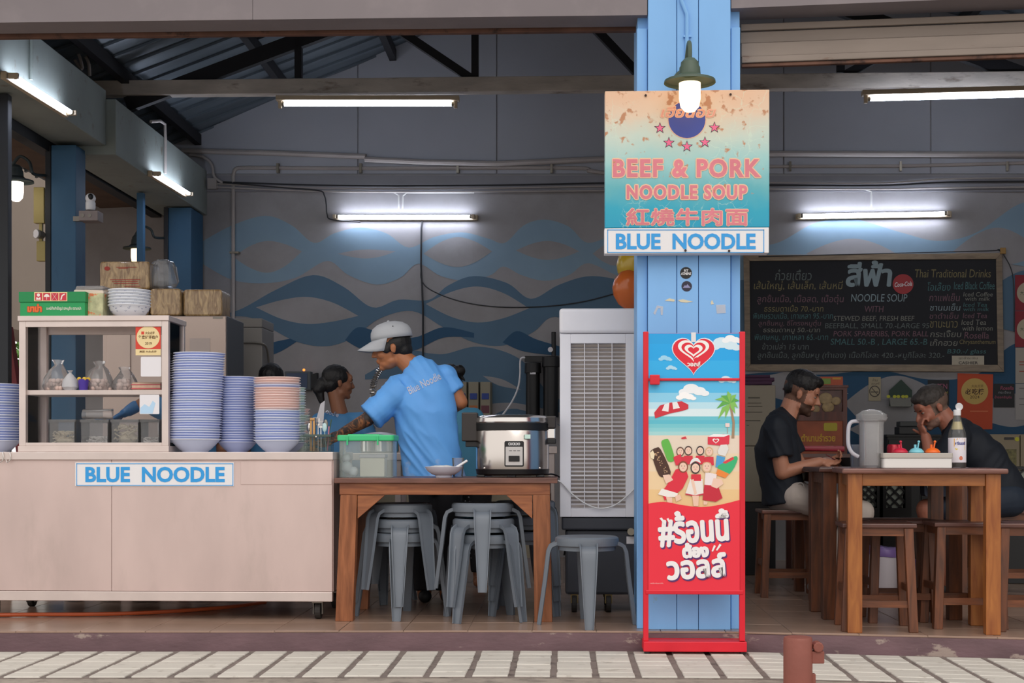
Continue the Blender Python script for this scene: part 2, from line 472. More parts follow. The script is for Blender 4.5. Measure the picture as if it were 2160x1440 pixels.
# ---- painted waves on the back wall
MU1 = mat('mural_pale_blue', '#829cae', .8, var=.05, vscale=3)
MU2 = mat('mural_mid_blue', '#567288', .8, var=.05, vscale=3)
MU3 = mat('mural_deep_blue', '#2c5270', .8, var=.05, vscale=3)
_mo = [0.001]
def wave(up, lo, m, n=6):
    u = smoothpts(up, n); l = smoothpts(lo, n); k = max(len(u), len(l))
    def res(p, k):
        out = []
        for i in range(k):
            t = i*(len(p)-1)/(k-1); j = min(int(t), len(p)-2); out.append(p[j].lerp(p[j+1], t-j))
        return out
    u = res(u, k); l = res(l, k); _mo[0] += .00028; o = _mo[0]
    mb = MB(); vs = [PB(p[0], p[1], o) for p in u] + [PB(p[0], p[1], o) for p in l]
    mb.add(vs, [(i, k+i, k+i+1, i+1) for i in range(k-1)])
    mb.build('mural_wave', m, wall_back)
def lens(x0, y0, x1, y1, top, bot, m=None):
    cx = (x0+x1)/2
    u = [(x0, y0), ((x0+cx)/2, y0*.3+top*.7), (cx, top), ((x1+cx)/2, y1*.3+top*.7), (x1, y1)]
    l = [(x0, y0), ((x0+cx)/2, y0*.3+bot*.7), (cx, bot), ((x1+cx)/2, y1*.3+bot*.7), (x1, y1)]
    wave(u, l, m or M_wall)
wave([(425, 510), (490, 475), (560, 455), (615, 475), (662, 512), (705, 492), (760, 480), (815, 492), (862, 522), (915, 500), (975, 490), (1030, 503), (1065, 512), (1105, 475), (1150, 463), (1200, 478), (1240, 512), (1300, 490), (1350, 468), (1410, 480), (1460, 512), (1520, 490), (1575, 518)],
     [(425, 555), (490, 590), (560, 597), (625, 585), (690, 550), (735, 580), (795, 600), (845, 585), (882, 556), (930, 582), (985, 592), (1035, 580), (1062, 562), (1100, 580), (1150, 592), (1200, 580), (1240, 555), (1300, 580), (1350, 592), (1410, 580), (1460, 556), (1520, 590), (1575, 600)], MU1)
lens(492, 542, 637, 530, 508, 575); lens(712, 535, 835, 530, 526, 545); lens(893, 535, 1038, 530, 500, 563); lens(1088, 528, 1222, 530, 508, 548); lens(1250, 535, 1345, 530, 510, 560)
wave([(425, 668), (500, 655), (580, 612), (660, 580), (725, 605), (785, 648), (840, 632), (905, 632), (945, 602), (1000, 582), (1070, 597), (1120, 630), (1180, 600), (1250, 582), (1340, 600), (1400, 632), (1480, 600), (1570, 590)],
     [(425, 672), (520, 668), (575, 695), (630, 722), (690, 730), (745, 712), (800, 672), (870, 656), (935, 690), (1000, 722), (1065, 728), (1125, 700), (1170, 668), (1250, 700), (1340, 724), (1400, 700), (1480, 690), (1570, 720)], MU2)
lens(540, 648, 756, 666, 626, 683); lens(898, 641, 1116, 650, 604, 680)
wave([(540, 735), (575, 722), (612, 714)], [(540, 760), (590, 742), (626, 720)], MU3)
wave([(728, 717), (755, 690), (800, 700), (870, 712), (935, 690), (1000, 702)], [(728, 717), (760, 735), (800, 742), (870, 740), (935, 712), (1000, 712)], MU3)
wave([(1060, 722), (1090, 698), (1130, 715), (1180, 730)], [(1060, 722), (1095, 738), (1130, 745), (1180, 750)], MU3)
wave([(770, 790), (860, 742), (905, 745), (940, 746), (1000, 731), (1060, 740), (1110, 768), (1160, 830), (1230, 850), (1330, 800), (1440, 790), (1562, 795)],
     [(770, 800), (850, 800), (905, 820), (960, 850), (1020, 870), (1080, 880), (1120, 882), (1160, 885), (1230, 930), (1330, 950), (1440, 955), (1562, 958)], MU2)
wave([(1018, 792), (1060, 800), (1100, 822)], [(1018, 792), (1050, 812), (1100, 822)], M_wall)
wave([(1030, 852), (1090, 850), (1190, 872)], [(1030, 880), (1090, 862), (1190, 900)], M_wall)
# right bay
wave([(1570, 520), (1640, 512), (1720, 470), (1800, 462), (1900, 490), (1980, 508), (2060, 490), (2150, 430), (2230, 420)],
     [(1570, 600), (1640, 580), (1720, 560), (1800, 590), (1900, 600), (1980, 560), (2060, 545), (2150, 560), (2230, 570)], MU1)
lens(1700, 535, 1900, 540, 503, 560); lens(2010, 530, 2200, 535, 480, 560)
wave([(1560, 790), (1640, 785), (1740, 790), (1850, 780), (1960, 800), (2060, 790), (2130, 730), (2230, 690)],
     [(1560, 960), (1640, 955), (1740, 990), (1850, 1000), (1960, 985), (2060, 960), (2130, 955), (2230, 940)], MU3)
lens(1570, 805, 1790, 830, 784, 848); lens(1780, 850, 2000, 845, 792, 930); lens(1790, 905, 1960, 905, 878, 935); lens(2040, 870, 2240, 850, 830, 900)
wave([(2100, 600), (2160, 570), (2230, 580)], [(2100, 690), (2160, 700), (2230, 680)], MU2)
# ---- roof: metal sheets on purlins, truss
def Zr(x): return 3.705 + .3675*(x+3.5)
RX, RZ = .83, Zr(.83)
M_sheet = mat('roof_sheet_metal', '#667078', .45, .4, var=.25, vscale=2.5, rnd=.12, stretch=(.4, 2, 1))
ce = MB().bar((RX, -.4, RZ+.06), (RX, 6, RZ+.06), .3, .04)
ceiling = struct(ce.build('ceiling_ridge', M_sheet))
for side in (-1, 1):
    for j in range(9):
        y0 = -.35 + .72*j
        x_e = -4.6 if side < 0 else 6.3
        mb = MB()
        ze = Zr(-4.6) if side < 0 else RZ - .3675*(6.3-RX)
        def pt(t, y, dz=0): return Vector((RX + (x_e-RX)*t, y, RZ + (ze-RZ)*t + dz))
        mb.prism([pt(0, y0), pt(1, y0), pt(1, y0+.735), pt(0, y0+.735)], (0, 0, .012))
        for k in range(3):
            yy = y0 + .03 + .24*k
            mb.prism([pt(0, yy, -.001), pt(1, yy, -.001), pt(1, yy+.035, -.001), pt(0, yy+.035, -.001)], (0, 0, -.018))
        mb.build('roof_sheet', M_sheet, ceiling)
for x in (-4.2, -3.3, -2.4, -1.5, -.6, .3, 1.4, 2.3, 3.2, 4.1, 5.0):
    z = Zr(x) if x < RX else RZ - .3675*(x-RX)
    MB().box(x-.03, x+.03, -.3, 6, z-.115, z-.022).build('purlin', DARKSTEEL, ceiling)
TY = 3.4
M_chord = mat('weathered_beam', '#b8b0a5', .75, var=.18, vscale=7, dirt='#5b4334', dscale=6, dlo=.56, dhi=.72, stretch=(.5, 1, 1.6), bump=.2)
tr = struct(MB().box(PX(196, TY), PX(2400, TY), TY-.03, TY+.07, PZ(194, TY), PZ(163, TY)).build('truss', M_chord, bevel=.004))
def tmem(p, q, wd):
    MB().bar(P(*p, TY+.035), P(*q, TY+.035), .06, wd, up=(0, 0, 1) if abs(p[0]-q[0]) > 3 else (1, 0, 0)).build('truss_member', DARKSTEEL, tr)
tmem((268, 222), (1290, -160), .11); tmem((630, 165), (630, 70), .052); tmem((1002, 163), (1002, 20), .052)
tmem((835, 60), (992, 165), .06); tmem((1250, 55), (1345, 155), .06); tmem((1773, 152), (1773, 100), .052); tmem((1783, 158), (1870, 112), .06)
tmem((1290, -160), (2350, 230), .11); tmem((1402, 160), (1402, -120), .052)
# wall plate ceiling beam over the front of the right bay
# ---- left side: box beams, blue posts
M_beam = mat('side_beam_render', '#8b948f', .7, var=.08, vscale=3, dirt='#6f6656', dscale=7, dlo=.6, dhi=.75, bump=.1)
struct(MB().box(-3.64, -3.29, -.2, 2.9, 3.09, 3.49).build('beam_side_front', M_beam, bevel=.006))
struct(MB().box(-3.62, -3.22, 2.905, 5.5, 3.03, 3.43).build('beam_side_rear', M_beam, bevel=.006))
M_frame = mat('dark_window_frame', '#20242a', .6)
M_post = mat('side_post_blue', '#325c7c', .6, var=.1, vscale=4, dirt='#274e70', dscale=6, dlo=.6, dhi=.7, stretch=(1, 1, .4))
M_brown = mat('eave_timber', '#5d4a3d', .8, var=.2, vscale=6)
def post(name, px0, px1, Y, dy, m, z0=-.01, z1=3.06):
    return struct(MB().box(PX(px0, Y), PX(px1, Y), Y, Y+dy, z0, z1).build(name, m, bevel=.004))
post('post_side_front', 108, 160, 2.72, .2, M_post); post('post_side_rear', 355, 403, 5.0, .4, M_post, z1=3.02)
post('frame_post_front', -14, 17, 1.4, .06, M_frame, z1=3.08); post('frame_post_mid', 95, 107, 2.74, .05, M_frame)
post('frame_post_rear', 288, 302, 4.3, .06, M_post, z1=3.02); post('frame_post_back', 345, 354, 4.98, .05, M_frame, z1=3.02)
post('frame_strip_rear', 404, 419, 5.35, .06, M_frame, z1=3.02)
struct(MB().box(-3.74, -3.645, -.2, 5.5, 3.02, 3.12).build('trim_eave', M_frame))
struct(MB().box(-4.25, -3.76, -.2, 8.5, 3.13, 3.17).build('trim_eave_board', M_brown))
# neighbouring wall and alley beyond the side opening
M_neigh = mat('neighbour_wall', '#8f8276', .85, var=.06, vscale=1.2)
struct(MB().box(-6.2, -5.6, 2.5, 15, 2.15, 7).build('wall_neighbour', M_neigh))
struct(MB().box(-30, -7, -.9, 25, -.26, -.06).build('alley_ground', M_conc))
struct(MB().box(-7, 7, 7.5, 25, -.26, -.06).build('yard_ground', M_conc))
# right end wall, out of frame, and gable fronts above the openings
M_front = mat('fascia_paint', '#7f777a', .7, var=.05, vscale=2, dirt='#8d8486', dscale=3, dlo=.5, dhi=.8)
struct(MB().box(5.2, 5.35, -.3, 5.5, -.2, 5).build('wall_right', M_wall))
# ---- fascia (left): two cladding panels and a soffit
zf = PZ(35, 0)
fl = struct(MB().box(-7, PX(1366, .0), .012, .2, zf+.004, 5.6).build('wall_front_left', M_front))
xs = [-7, PX(533, 0), PX(1366, 0)-.002]
for i in range(2): MB().box(xs[i]+.001, xs[i+1]-.001, 0, .0119, zf, 5.6).build('fascia_panel', M_front, fl)
a = Vector((PX(1541, .0)+.004, PF(1541, 900).y, zf+.03))
fr = MB().prism([a, a+FT*4.6, a+FT*4.6+Vector((0, 0, 2.5)), a+Vector((0, 0, 2.5))], FN*.2)
struct(fr.build('wall_front_right', M_front))
M_rail = mat('rusty_rail', '#6a4a3c', .7, .2, var=.25, vscale=9, dirt='#3b2a24', dscale=8)
struct(MB().box(-7, PX(1343, .24), .22, .26, PZ(70, .24), PZ(60, .24)).build('trim_shutter_rail', M_rail, bevel=.003))
# rolled-up shutter of the right bay
M_shut = mat('shutter_slat_paint', '#8d8178', .65, .15, var=.12, vscale=4, dirt='#6b4a38', dscale=7, dlo=.62, dhi=.74, stretch=(.5, 1, 2))
sh = None
Ysh = .16
for i, (ya, yb, dep, m) in enumerate(((52, 66, .05, M_shut), (68, 92, .06, M_shut), (95, 124, .03, M_shut), (125, 138, .012, M_shut), (138.5, 146, .022, M_rail))):
    za = P(1562, ya, Ysh).z; zb = P(1562, yb, Ysh).z
    s_ = Vector((PX(1562, Ysh), Ysh+dep-.06, 0))
    p0 = s_.copy(); p0.z = zb
    mb = MB().prism([p0, p0+FT*4.3, p0+FT*4.3+Vector((0, 0, za-zb)), p0+Vector((0, 0, za-zb))], FN*.03)
    if sh is None: sh = tag(mb.build('roller_shutter', m, bevel=.004), 'rolled-up beige metal roller shutter above the dining bay', 'shutter')
    else: mb.build('shutter_slat' if i < 4 else 'shutter_bottom_rail', m, sh, bevel=.004)
# ---- pillar of the frontage
pil = struct(MB().box(PX(1345, .06), PX(1560, .06), .06, .42, -.01, 5.4).build('pillar', BLUEPAINT))
for (p0, p1) in ((1367, 1427), (1428.2, 1473), (1474.2, 1541)):
    MB().box(PX(p0, 0), PX(p1, 0), 0, .0595, 0, 5.4).build('plank', BLUEPAINT, pil, bevel=.002, seg=1)
for (p0, p1) in ((1343.5, 1365), (1542, 1561)):
    MB().box(PX(p0, .04), PX(p1, .04), .035, .0595, 0, 3.02).build('edge_strip', BLUEPAINT, pil, bevel=.002, seg=1)
# ================================================================== LAMPS
TUBE = mat('lit_fluorescent_tube', '#ffffff', .4, emit=TUBE_POWER*4, ecol='#e2eaff')
TRAY = mat('lamp_batten_paint', '#b9a98f', .55, var=.08)
CAPM = mat('tube_cap_metal', '#8e8778', .4, .6)
def tube_lamp(name, label, p0, p1, tray_off, mount, hw=.045, wall=None):
    """p0, p1: ends of the tube; tray_off: vector from the tube to its batten"""
    p0 = Vector(p0); p1 = Vector(p1); a = (p1-p0).normalized(); tray_off = Vector(tray_off)
    c = (p0+p1)/2
    t = thing(name, label, 'lamp', c + tray_off, 0, 'fluorescent tube lamps')
    up = tray_off.normalized()
    MB().bar(p0 - a*.06 + tray_off, p1 + a*.06 + tray_off, hw, .035, up=up).build('batten', TRAY, t, bevel=.004)
    MB().cyl(p0, p1, .0145, n=12).build('tube', TUBE, t, smooth=True)
    for p, s in ((p0, -1), (p1, 1)):
        MB().cyl(p, p + a*(.02*s), .015, n=12).build('tube_cap', CAPM, t, smooth=True)
        MB().bar(p + a*(.02*s), p + a*(.045*s), .032, .06, up=up).build('lamp_holder', TRAY, t, bevel=.003)
    return t
TYL = TY - .05
tube_lamp('tube_lamp', 'fluorescent tube lamp under the roof beam left of the pillar', P(600, 220, TYL), P(952, 220, TYL), (0, 0, .042), None, .07)
q0 = P(1836, 209, TYL-.3); q1 = P(2215, 199, TYL-.36)
tube_lamp('tube_lamp', 'fluorescent tube lamp under the roof beam above the dining bay', q0, q1, (0, 0, .042), None, .07)
tube_lamp('tube_lamp', 'fluorescent tube lamp on the back wall above the waves', PB(714, 457, .075), PB(991, 457, .075), WN*.052, None)
tube_lamp('tube_lamp', 'fluorescent tube lamp on the back wall above the chalkboard', PB(1694, 455, .075), PB(1992, 450, .075), WN*.052, None)
def on_side(px, X):   # depth where a pixel column meets the plane X = const
    r = ray(px, HOR); t = X / r.x; return CAM_Y + r.y*t
for (pa, pb, X, lb) in (((33, 163), (148, 236), -3.22, 'fluorescent tube lamp on the side beam nearest the street'), ((334, 368), (398, 408), -3.15, 'fluorescent tube lamp on the rear side beam near the back wall')):
    Ya, Yb = on_side(pa[0], X), on_side(pb[0], X)
    tube_lamp('tube_lamp', lb, P(*pa, Ya), P(*pb, Yb), (-.05, 0, 0), None)
# ------------------------------------------------ enamel lamps with globes
M_enam = mat('green_enamel', '#4a5a4c', .5, var=.12, vscale=9)
M_enamd = mat('dark_enamel', '#2a3436', .5)
GLOBEW = mat('lit_globe_warm', '#ffe9c8', .3, emit=2.0, ecol='#ffd8a8')
GLOBEC = mat('lit_globe_cool', '#fff6e0', .3, emit=2.2, ecol='#fff4e0')
def bell_lamp(name, label, top, k, globe, m, arm):
    """top: centre of the shade's underside; k: shade radius"""
    c = Vector(top)
    t = thing(name, label, 'lamp', c)
    MB().lathe([(k, 0), (k*.98, .012), (k*.6, .022), (k*.42, .04), (k*.40, .075), (k*.36, .082), (k*.34, .10), (k*.2, .118), (.001, .122)], c, 28, close=False).build('lamp_shade', m, t, smooth=True)
    MB().lathe([(.001, -k*1.14), (k*.2, -k*1.1), (k*.36, -k*.92), (k*.42, -k*.6), (k*.42, -.001), (.001, .003)], c, 20).build('globe', globe, t, smooth=True)
    MB().tube(smoothpts(arm, 6), .011, 8).build('arm', m, t, smooth=True)
    return t
Yl = -.22
ct = P(1455, 175, Yl)
t = bell_lamp('wall_lamp', 'green enamel wall lamp with a lit globe on the blue pillar above the sign', ct, .125, GLOBEW, M_enam,
    [ct+Vector((0, 0, .115)), ct+Vector((0, .0, .17)), ct+Vector((0, .03, .205)), ct+Vector((0, .08, .2)), ct+Vector((-.005, .12, .14)), ct+Vector((-.008, .19, .09)), ct+Vector((-.01, .215, .075))])
MB().cyl(ct+Vector((-.01, .218, .07)), ct+Vector((-.01, .19, .07)), .055, .05, 24).build('mount_plate', M_enam, t, smooth=True)
MB().tube([P(1438, -40, -.012), P(1438, 2, -.012), P(1449, 30, -.012), P(1449, 120, -.012), P(1449, 148, -.012)], .010, 8).build('supply_pipe', BLUEPAINT, t, smooth=True)
MB().box(PX(1441, 0), PX(1458, 0), -.016, 0, PZ(84, 0), PZ(80, 0)).build('pipe_clip', BLUEPAINT, t)
Y1 = 2.55
ct = P(34, 384, Y1); e_ = P(96, 370, 2.74)
bell_lamp('gooseneck_lamp', 'gooseneck lamp with a lit white globe hanging from the front blue side post', ct, .12, GLOBEC, M_enamd,
    [ct+Vector((0, 0, .10)), P(26, 350, Y1), P(42, 330, Y1), P(62, 342, Y1), P(70, 366, Y1), e_])
Y2 = 4.75
ct = P(289, 525, Y2)
bell_lamp('gooseneck_lamp', 'gooseneck lamp with a warm lit globe beyond the rear side opening', ct, .12, GLOBEW, M_enamd,
    [ct+Vector((0, 0, .10)), P(286, 495, Y2), P(300, 478, Y2), P(318, 484, Y2), P(326, 500, Y2), P(347, 502, 5.0)])
# ================================================================== PIPES AND CABLES ON THE BACK WALL
M_pvc = mat('grey_pvc_pipe', '#a9a29d', .5, var=.06)
M_cab = mat('dark_cable', '#2c2d30', .6)
def pipe(name, label, pts, r, m=M_pvc, off=None, sm=False, n=8, group=None):
    off = r+.006 if off is None else off
    q = [PB(x, y, off) for x, y in pts]
    if sm: q = smoothpts(q, 6)
    return tag(MB().tube(q, r, n).build(name, m, smooth=True), label, 'pipe' if 'pipe' in name else 'cable', group)
pipe('conduit_pipe', 'thick grey pipe along the upper back wall left of its joint', [(385, 318), (580, 323), (772, 330)], .024)
pipe('conduit_pipe', 'thick grey pipe along the upper back wall right of its joint', [(770, 336), (900, 342), (1050, 345), (1300, 334), (1640, 324), (2230, 326)], .024, off=.045)
tp = thing('drain_pipe', 'grey pipe turning down the back wall behind the fridge', 'pipe', PB(492, 660, .02))
MB().tube(smoothpts([PB(492, 700, .02), PB(492, 400, .02), PB(492, 372, .02), PB(497, 357, .02), PB(512, 354, .02), PB(560, 354, .02), PB(800, 355, .02), PB(1200, 354, .02), PB(1240, 360, .02), PB(1290, 366, .02), PB(1330, 369, .02), PB(1460, 369, .02)], 4), .017, 8).build('pipe_run', M_pvc, tp, smooth=True)
for x in (585, 760, 965, 1163):
    MB().prism([PB(x-2.5, 344, .045), PB(x+2.5, 344, .045), PB(x+2.5, 364, .045), PB(x-2.5, 364, .045)], WN*.044).build('pipe_clip', CAPM, tp)
MB().prism([PB(484, 530, .045), PB(503, 530, .045), PB(503, 534, .045), PB(484, 534, .045)], WN*.044).build('pipe_clip', CAPM, tp)
tq = thing('conduit_pipe', 'thin grey pipe along the wall above the chalkboard tube lamp', 'pipe', PB(1860, 352, .02))
MB().tube([PB(1465, 351, .02), PB(1600, 351, .02), PB(1900, 350, .02), PB(2230, 342, .02)], .014, 8).build('pipe_run', M_pvc, tq, smooth=True)
for x in (1667, 1900, 2125):
    MB().prism([PB(x-2.5, 340, .04), PB(x+2.5, 340, .04), PB(x+2.5, 360, .04), PB(x-2.5, 360, .04)], WN*.039).build('pipe_clip', CAPM, tq)
for i, (y0, y1, y2) in enumerate(((383, 391, 386), (387, 397, 392), (394, 404, 402))):
    pipe('wall_cable', ('upper', 'middle', 'lower')[i] + ' of the three conduits along the ledge left of the sign', [(448, y0), (700, y1), (1000, y1), (1290, y2), (1450, y2)], .007, M_pvc if i else M_cab, .03+.012*i, True)
for i, (y0, y1) in enumerate(((385, 377), (390, 384), (398, 396))):
    pipe('wall_cable', ('upper', 'middle', 'lower')[i] + ' of the three conduits along the ledge above the chalkboard', [(1455, y0), (1610, y0), (1850, y0+1), (2000, y1), (2220, y1-2)], .007, M_pvc if i != 1 else M_cab, .03+.012*i, True)
pipe('lamp_conduit', 'white conduit dropping to the wave wall tube lamp from the left', [(680, 403), (830, 405), (841, 412), (841, 446)], .008, mat('white_conduit', '#c8c8c4', .5), .04).__setitem__('category', 'pipe')
pipe('lamp_conduit', 'white conduit dropping to the wave wall tube lamp from the right', [(1000, 406), (858, 406), (850, 413), (849, 446)], .008, MATS['white_conduit'], .04).__setitem__('category', 'pipe')
pipe('lamp_conduit', 'white conduit bending down to the chalkboard tube lamp', [(1620, 398), (1825, 399), (1838, 404), (1838, 441)], .008, MATS['white_conduit'], .045).__setitem__('category', 'pipe')
pipe('wall_cable', 'dark cable hanging from the wave wall tube lamp into the kitchen', [(891, 466), (889, 480), (888, 560), (890, 600), (892, 650), (892, 755)], .008, M_cab, .012)
pipe('wall_cable', 'thin black cable sagging across the wave wall to the balloons', [(889, 560), (889, 590), (910, 612), (970, 635), (1050, 647), (1150, 646), (1230, 636), (1300, 618)], .005, M_cab, .012, True)
pipe('wall_cable', 'black cable looping down to the left end of the wave wall tube lamp', [(470, 385), (600, 396), (672, 402), (684, 412), (688, 430), (690, 452), (700, 463), (760, 468)], .006, M_cab, .075, True)
pipe('wall_cable', 'thick grey cable curving from the side beam to the junction box', [(400, 326), (430, 332), (447, 348), (452, 372), (470, 386)], .012, M_pvc, .05, True)
tag(MB().prism([PB(437, 375, .06), PB(456, 375, .06), PB(456, 398, .06), PB(437, 398, .06)], WN*.0595).build('junction_box', M_pvc, bevel=.004), 'small grey junction box on the wall beside the side beam', 'box')
def cab(name, label, pts, r, m=M_cab, sm=True):
    return tag(MB().tube(smoothpts(pts, 6) if sm else pts, r, 8).build(name, m, smooth=True), label, 'cable')
Xb = -3.205
def SB(px, py, X): return P(px, py, on_side(px, X))
cab('beam_conduit', 'bent conduit coming over the rear side beam to its tube lamp', [SB(318, 270, -3.22)+Vector((0, 0, .05)), SB(338, 255, Xb), SB(348, 262, Xb), SB(349, 290, Xb), SB(349, 366, Xb)], .012, M_pvc, False)
cab('beam_conduit', 'thin conduit down the front side beam above its tube lamp', [SB(67, 62, -3.278), SB(66, 168, -3.278)], .012, M_beam, False)
cab('cable_loop', 'two loops of grey cable on top of the front side beam', [P(136, 128, 2.8), P(138, 108, 2.8), P(150, 97, 2.8), P(165, 112, 2.8), P(173, 145, 2.8), P(150, 112, 2.85), P(170, 108, 2.85), P(186, 130, 2.85), P(189, 160, 2.85)], .012, M_pvc)
# ================================================================== PILLAR SIGN
ys = -.085
sg = thing('shop_sign', 'weathered teal and peach sign board reading beef and pork noodle soup on the pillar', 'sign', P(1449, 537, ys))
def sign_mat():
    m = bpy.data.materials.new('weathered_sign_print'); nt, N, L, b = nodes_of(m)
    g = N.new('ShaderNodeNewGeometry'); sp = N.new('ShaderNodeSeparateXYZ'); L.new(g.outputs['Position'], sp.inputs[0])
    z0, z1 = PZ(482, ys, 1449), PZ(193, ys, 1449)
    mr = N.new('ShaderNodeMapRange'); mr.inputs['From Min'].default_value = z0; mr.inputs['From Max'].default_value = z1
    nz = N.new('ShaderNodeTexNoise'); nz.inputs['Scale'].default_value = 7; nz.inputs['Detail'].default_value = 6
    L.new(g.outputs['Position'], nz.inputs['Vector'])
    ad = N.new('ShaderNodeMath'); ad.operation = 'MULTIPLY_ADD'; ad.inputs[1].default_value = .22; ad.inputs[2].default_value = -.11
    L.new(nz.outputs['Fac'], ad.inputs[0])
    L.new(sp.outputs['Z'], mr.inputs['Value'])
    su = N.new('ShaderNodeMath'); L.new(mr.outputs[0], su.inputs[0]); L.new(ad.outputs[0], su.inputs[1])
    rp = N.new('ShaderNodeValToRGB'); e = rp.color_ramp.elements
    e[0].position = 0; e[0].color = C('#1d9dc0'); e[1].position = 1; e[1].color = C('#e6bfa0')
    for p_, c_ in ((.14, '#2aa6c2'), (.3, '#63b3bd'), (.5, '#9fd0cf'), (.68, '#c9d8cc'), (.85, '#e3cbb2')):
        q = e.new(p_); q.color = C(c_)
    L.new(su.outputs[0], rp.inputs['Fac'])
    # side fading to grey, rust flakes and pale hairline cracks
    vo = N.new('ShaderNodeTexVoronoi'); vo.feature = 'DISTANCE_TO_EDGE'; vo.inputs['Scale'].default_value = 16
    mp = N.new('ShaderNodeMix'); mp.data_type = 'RGBA'
    L.new(g.outputs['Position'], mp.inputs['A']); L.new(nz.outputs['Color'], mp.inputs['B']); mp.inputs['Factor'].default_value = .12
    L.new(mp.outputs['Result'], vo.inputs['Vector'])
    cr = N.new('ShaderNodeValToRGB'); cr.color_ramp.elements[0].position = .0; cr.color_ramp.elements[0].color = (.45, .45, .45, 1); cr.color_ramp.elements[1].position = .025; cr.color_ramp.elements[1].color = (0, 0, 0, 1)
    L.new(vo.outputs['Distance'], cr.inputs['Fac'])
    n4 = N.new('ShaderNodeTexNoise'); n4.inputs['Scale'].default_value = 5; L.new(g.outputs['Position'], n4.inputs['Vector'])
    c4 = N.new('ShaderNodeValToRGB'); c4.color_ramp.elements[0].position = .48; c4.color_ramp.elements[1].position = .6; L.new(n4.outputs['Fac'], c4.inputs['Fac'])
    mm = N.new('ShaderNodeMath'); mm.operation = 'MULTIPLY'; L.new(cr.outputs['Color'], mm.inputs[0]); L.new(c4.outputs['Color'], mm.inputs[1])
    m1 = N.new('ShaderNodeMix'); m1.data_type = 'RGBA'; L.new(mm.outputs[0], m1.inputs['Factor']); L.new(rp.outputs['Color'], m1.inputs['A']); m1.inputs['B'].default_value = C('#d6ecd8')
    n5 = N.new('ShaderNodeTexNoise'); n5.inputs['Scale'].default_value = 22; n5.inputs['Detail'].default_value = 8; L.new(g.outputs['Position'], n5.inputs['Vector'])
    hz = N.new('ShaderNodeMapRange'); hz.inputs['From Min'].default_value = z0; hz.inputs['From Max'].default_value = z1; hz.inputs['To Min'].default_value = -.12; hz.inputs['To Max'].default_value = .05
    L.new(sp.outputs['Z'], hz.inputs['Value'])
    s5 = N.new('ShaderNodeMath'); L.new(n5.outputs['Fac'], s5.inputs[0]); L.new(hz.outputs[0], s5.inputs[1])
    c5 = N.new('ShaderNodeValToRGB'); c5.color_ramp.elements[0].position = .6; c5.color_ramp.elements[1].position = .66; L.new(s5.outputs[0], c5.inputs['Fac'])
    m2 = N.new('ShaderNodeMix'); m2.data_type = 'RGBA'; L.new(c5.outputs['Color'], m2.inputs['Factor']); L.new(m1.outputs['Result'], m2.inputs['A']); m2.inputs['B'].default_value = C('#c08a66')
    L.new(m2.outputs['Result'], b.inputs['Base Color']); b.inputs['Roughness'].default_value = .55
    return m
MB().box(PX(1276, ys), PX(1623, ys), ys, -.004, PZ(482, ys), PZ(194, ys)).build('board', sign_mat(), sg, bevel=.003, seg=1)
M_signw = mat('sign_white', '#e9e8ea', .45)
M_signb = mat('sign_blue', '#2f9de4', .45)
sp_ = MB().box(PX(1275, ys), PX(1622, ys), ys, -.004, PZ(536, ys), PZ(482.6, ys)).build('name_strip', M_signw, sg, bevel=.002, seg=1)
MR = mat('sign_faded_red', '#dc7f8c', .55, var=.08, dirt='#c08a5a', dscale=26, dlo=.62, dhi=.68); MP = mat('sign_letter_edge', '#efc3a4', .55); MN = mat('sign_navy', '#3a4aa0', .5)
MS = mat('sign_star_pink', '#ef6f98', .5); MK = mat('sign_outline', '#3a3440', .6)
y1 = ys-.0015; y2 = ys-.0025; y3 = ys-.0035
mb = MB(); at = lambda a, b: P(a, b, y1); at2 = lambda a, b: P(a, b, y2)
flat(mb, ell(1449, 252, 41, 41, 32), MP, lambda a, b: P(a, b, ys-.0008)); flat(mb, ell(1449, 252, 39, 39, 32), MN, at)
for (x, y) in ((1392, 270), (1507, 269), (1411, 301), (1487, 300), (1449, 309)):
    flat(mb, star(x, y, 13), MK, at); flat(mb, star(x, y, 10), MS, at2)
mb.build('printed_emblem', None, sg)
for (s, x0, y0, x1, y1_, b) in (('BEEF & PORK', 1293, 335, 1605, 374, .045), ('NOODLE SOUP', 1322, 390, 1576, 420, .045), ('紅燒牛肉面', 1322, 440, 1577, 475, .0)):
    mb = MB(); text_px(mb, s, x0, y0, x1, y1_, y1, MP, bold=b*.8, fat=2.4, space=1.16 if b else 1.06); text_px(mb, s, x0, y0, x1, y1_, y2, MR, bold=b*.8, fat=.0 if b else .9, space=1.16 if b else 1.06)
    mb.build('lettering', None, sg)
mb = MB(); text_px(mb, 'เฮียน้อย', 1394, 223, 1510, 247, y2, MP, fat=1.6, shear=.25); text_px(mb, 'เฮียน้อย', 1394, 223, 1510, 247, y3, mat('sign_salmon', '#e9a08c', .5), shear=.25)
mb.build('lettering', None, sg)
def border(mb, x0, y0, x1, y1b, w_, m, at):
    for (a0, b0, a1, b1) in ((x0, y0, x1, y0+w_), (x0, y1b-w_, x1, y1b), (x0, y0, x0+w_, y1b), (x1-w_, y0, x1, y1b)):
        flat(mb, [(a0, b0), (a1, b0), (a1, b1), (a0, b1)], m, at)
mb = MB(); text_px(mb, 'BLUE  NOODLE', 1299, 492, 1594, 526, y1, M_signb, bold=.035); border(mb, 1281, 484, 1612, 533, 1.6, M_signb, at); mb.build('lettering', None, sp_)
for (x, y) in ((1362, 201), (1541, 199), (1446, 528), (1538, 529)):
    MB().cyl(P(x, y, ys), P(x, y, ys-.008), .006, n=10).build('bolt', mat('rusty_bolt', '#4a3a34', .7, .4), sg)
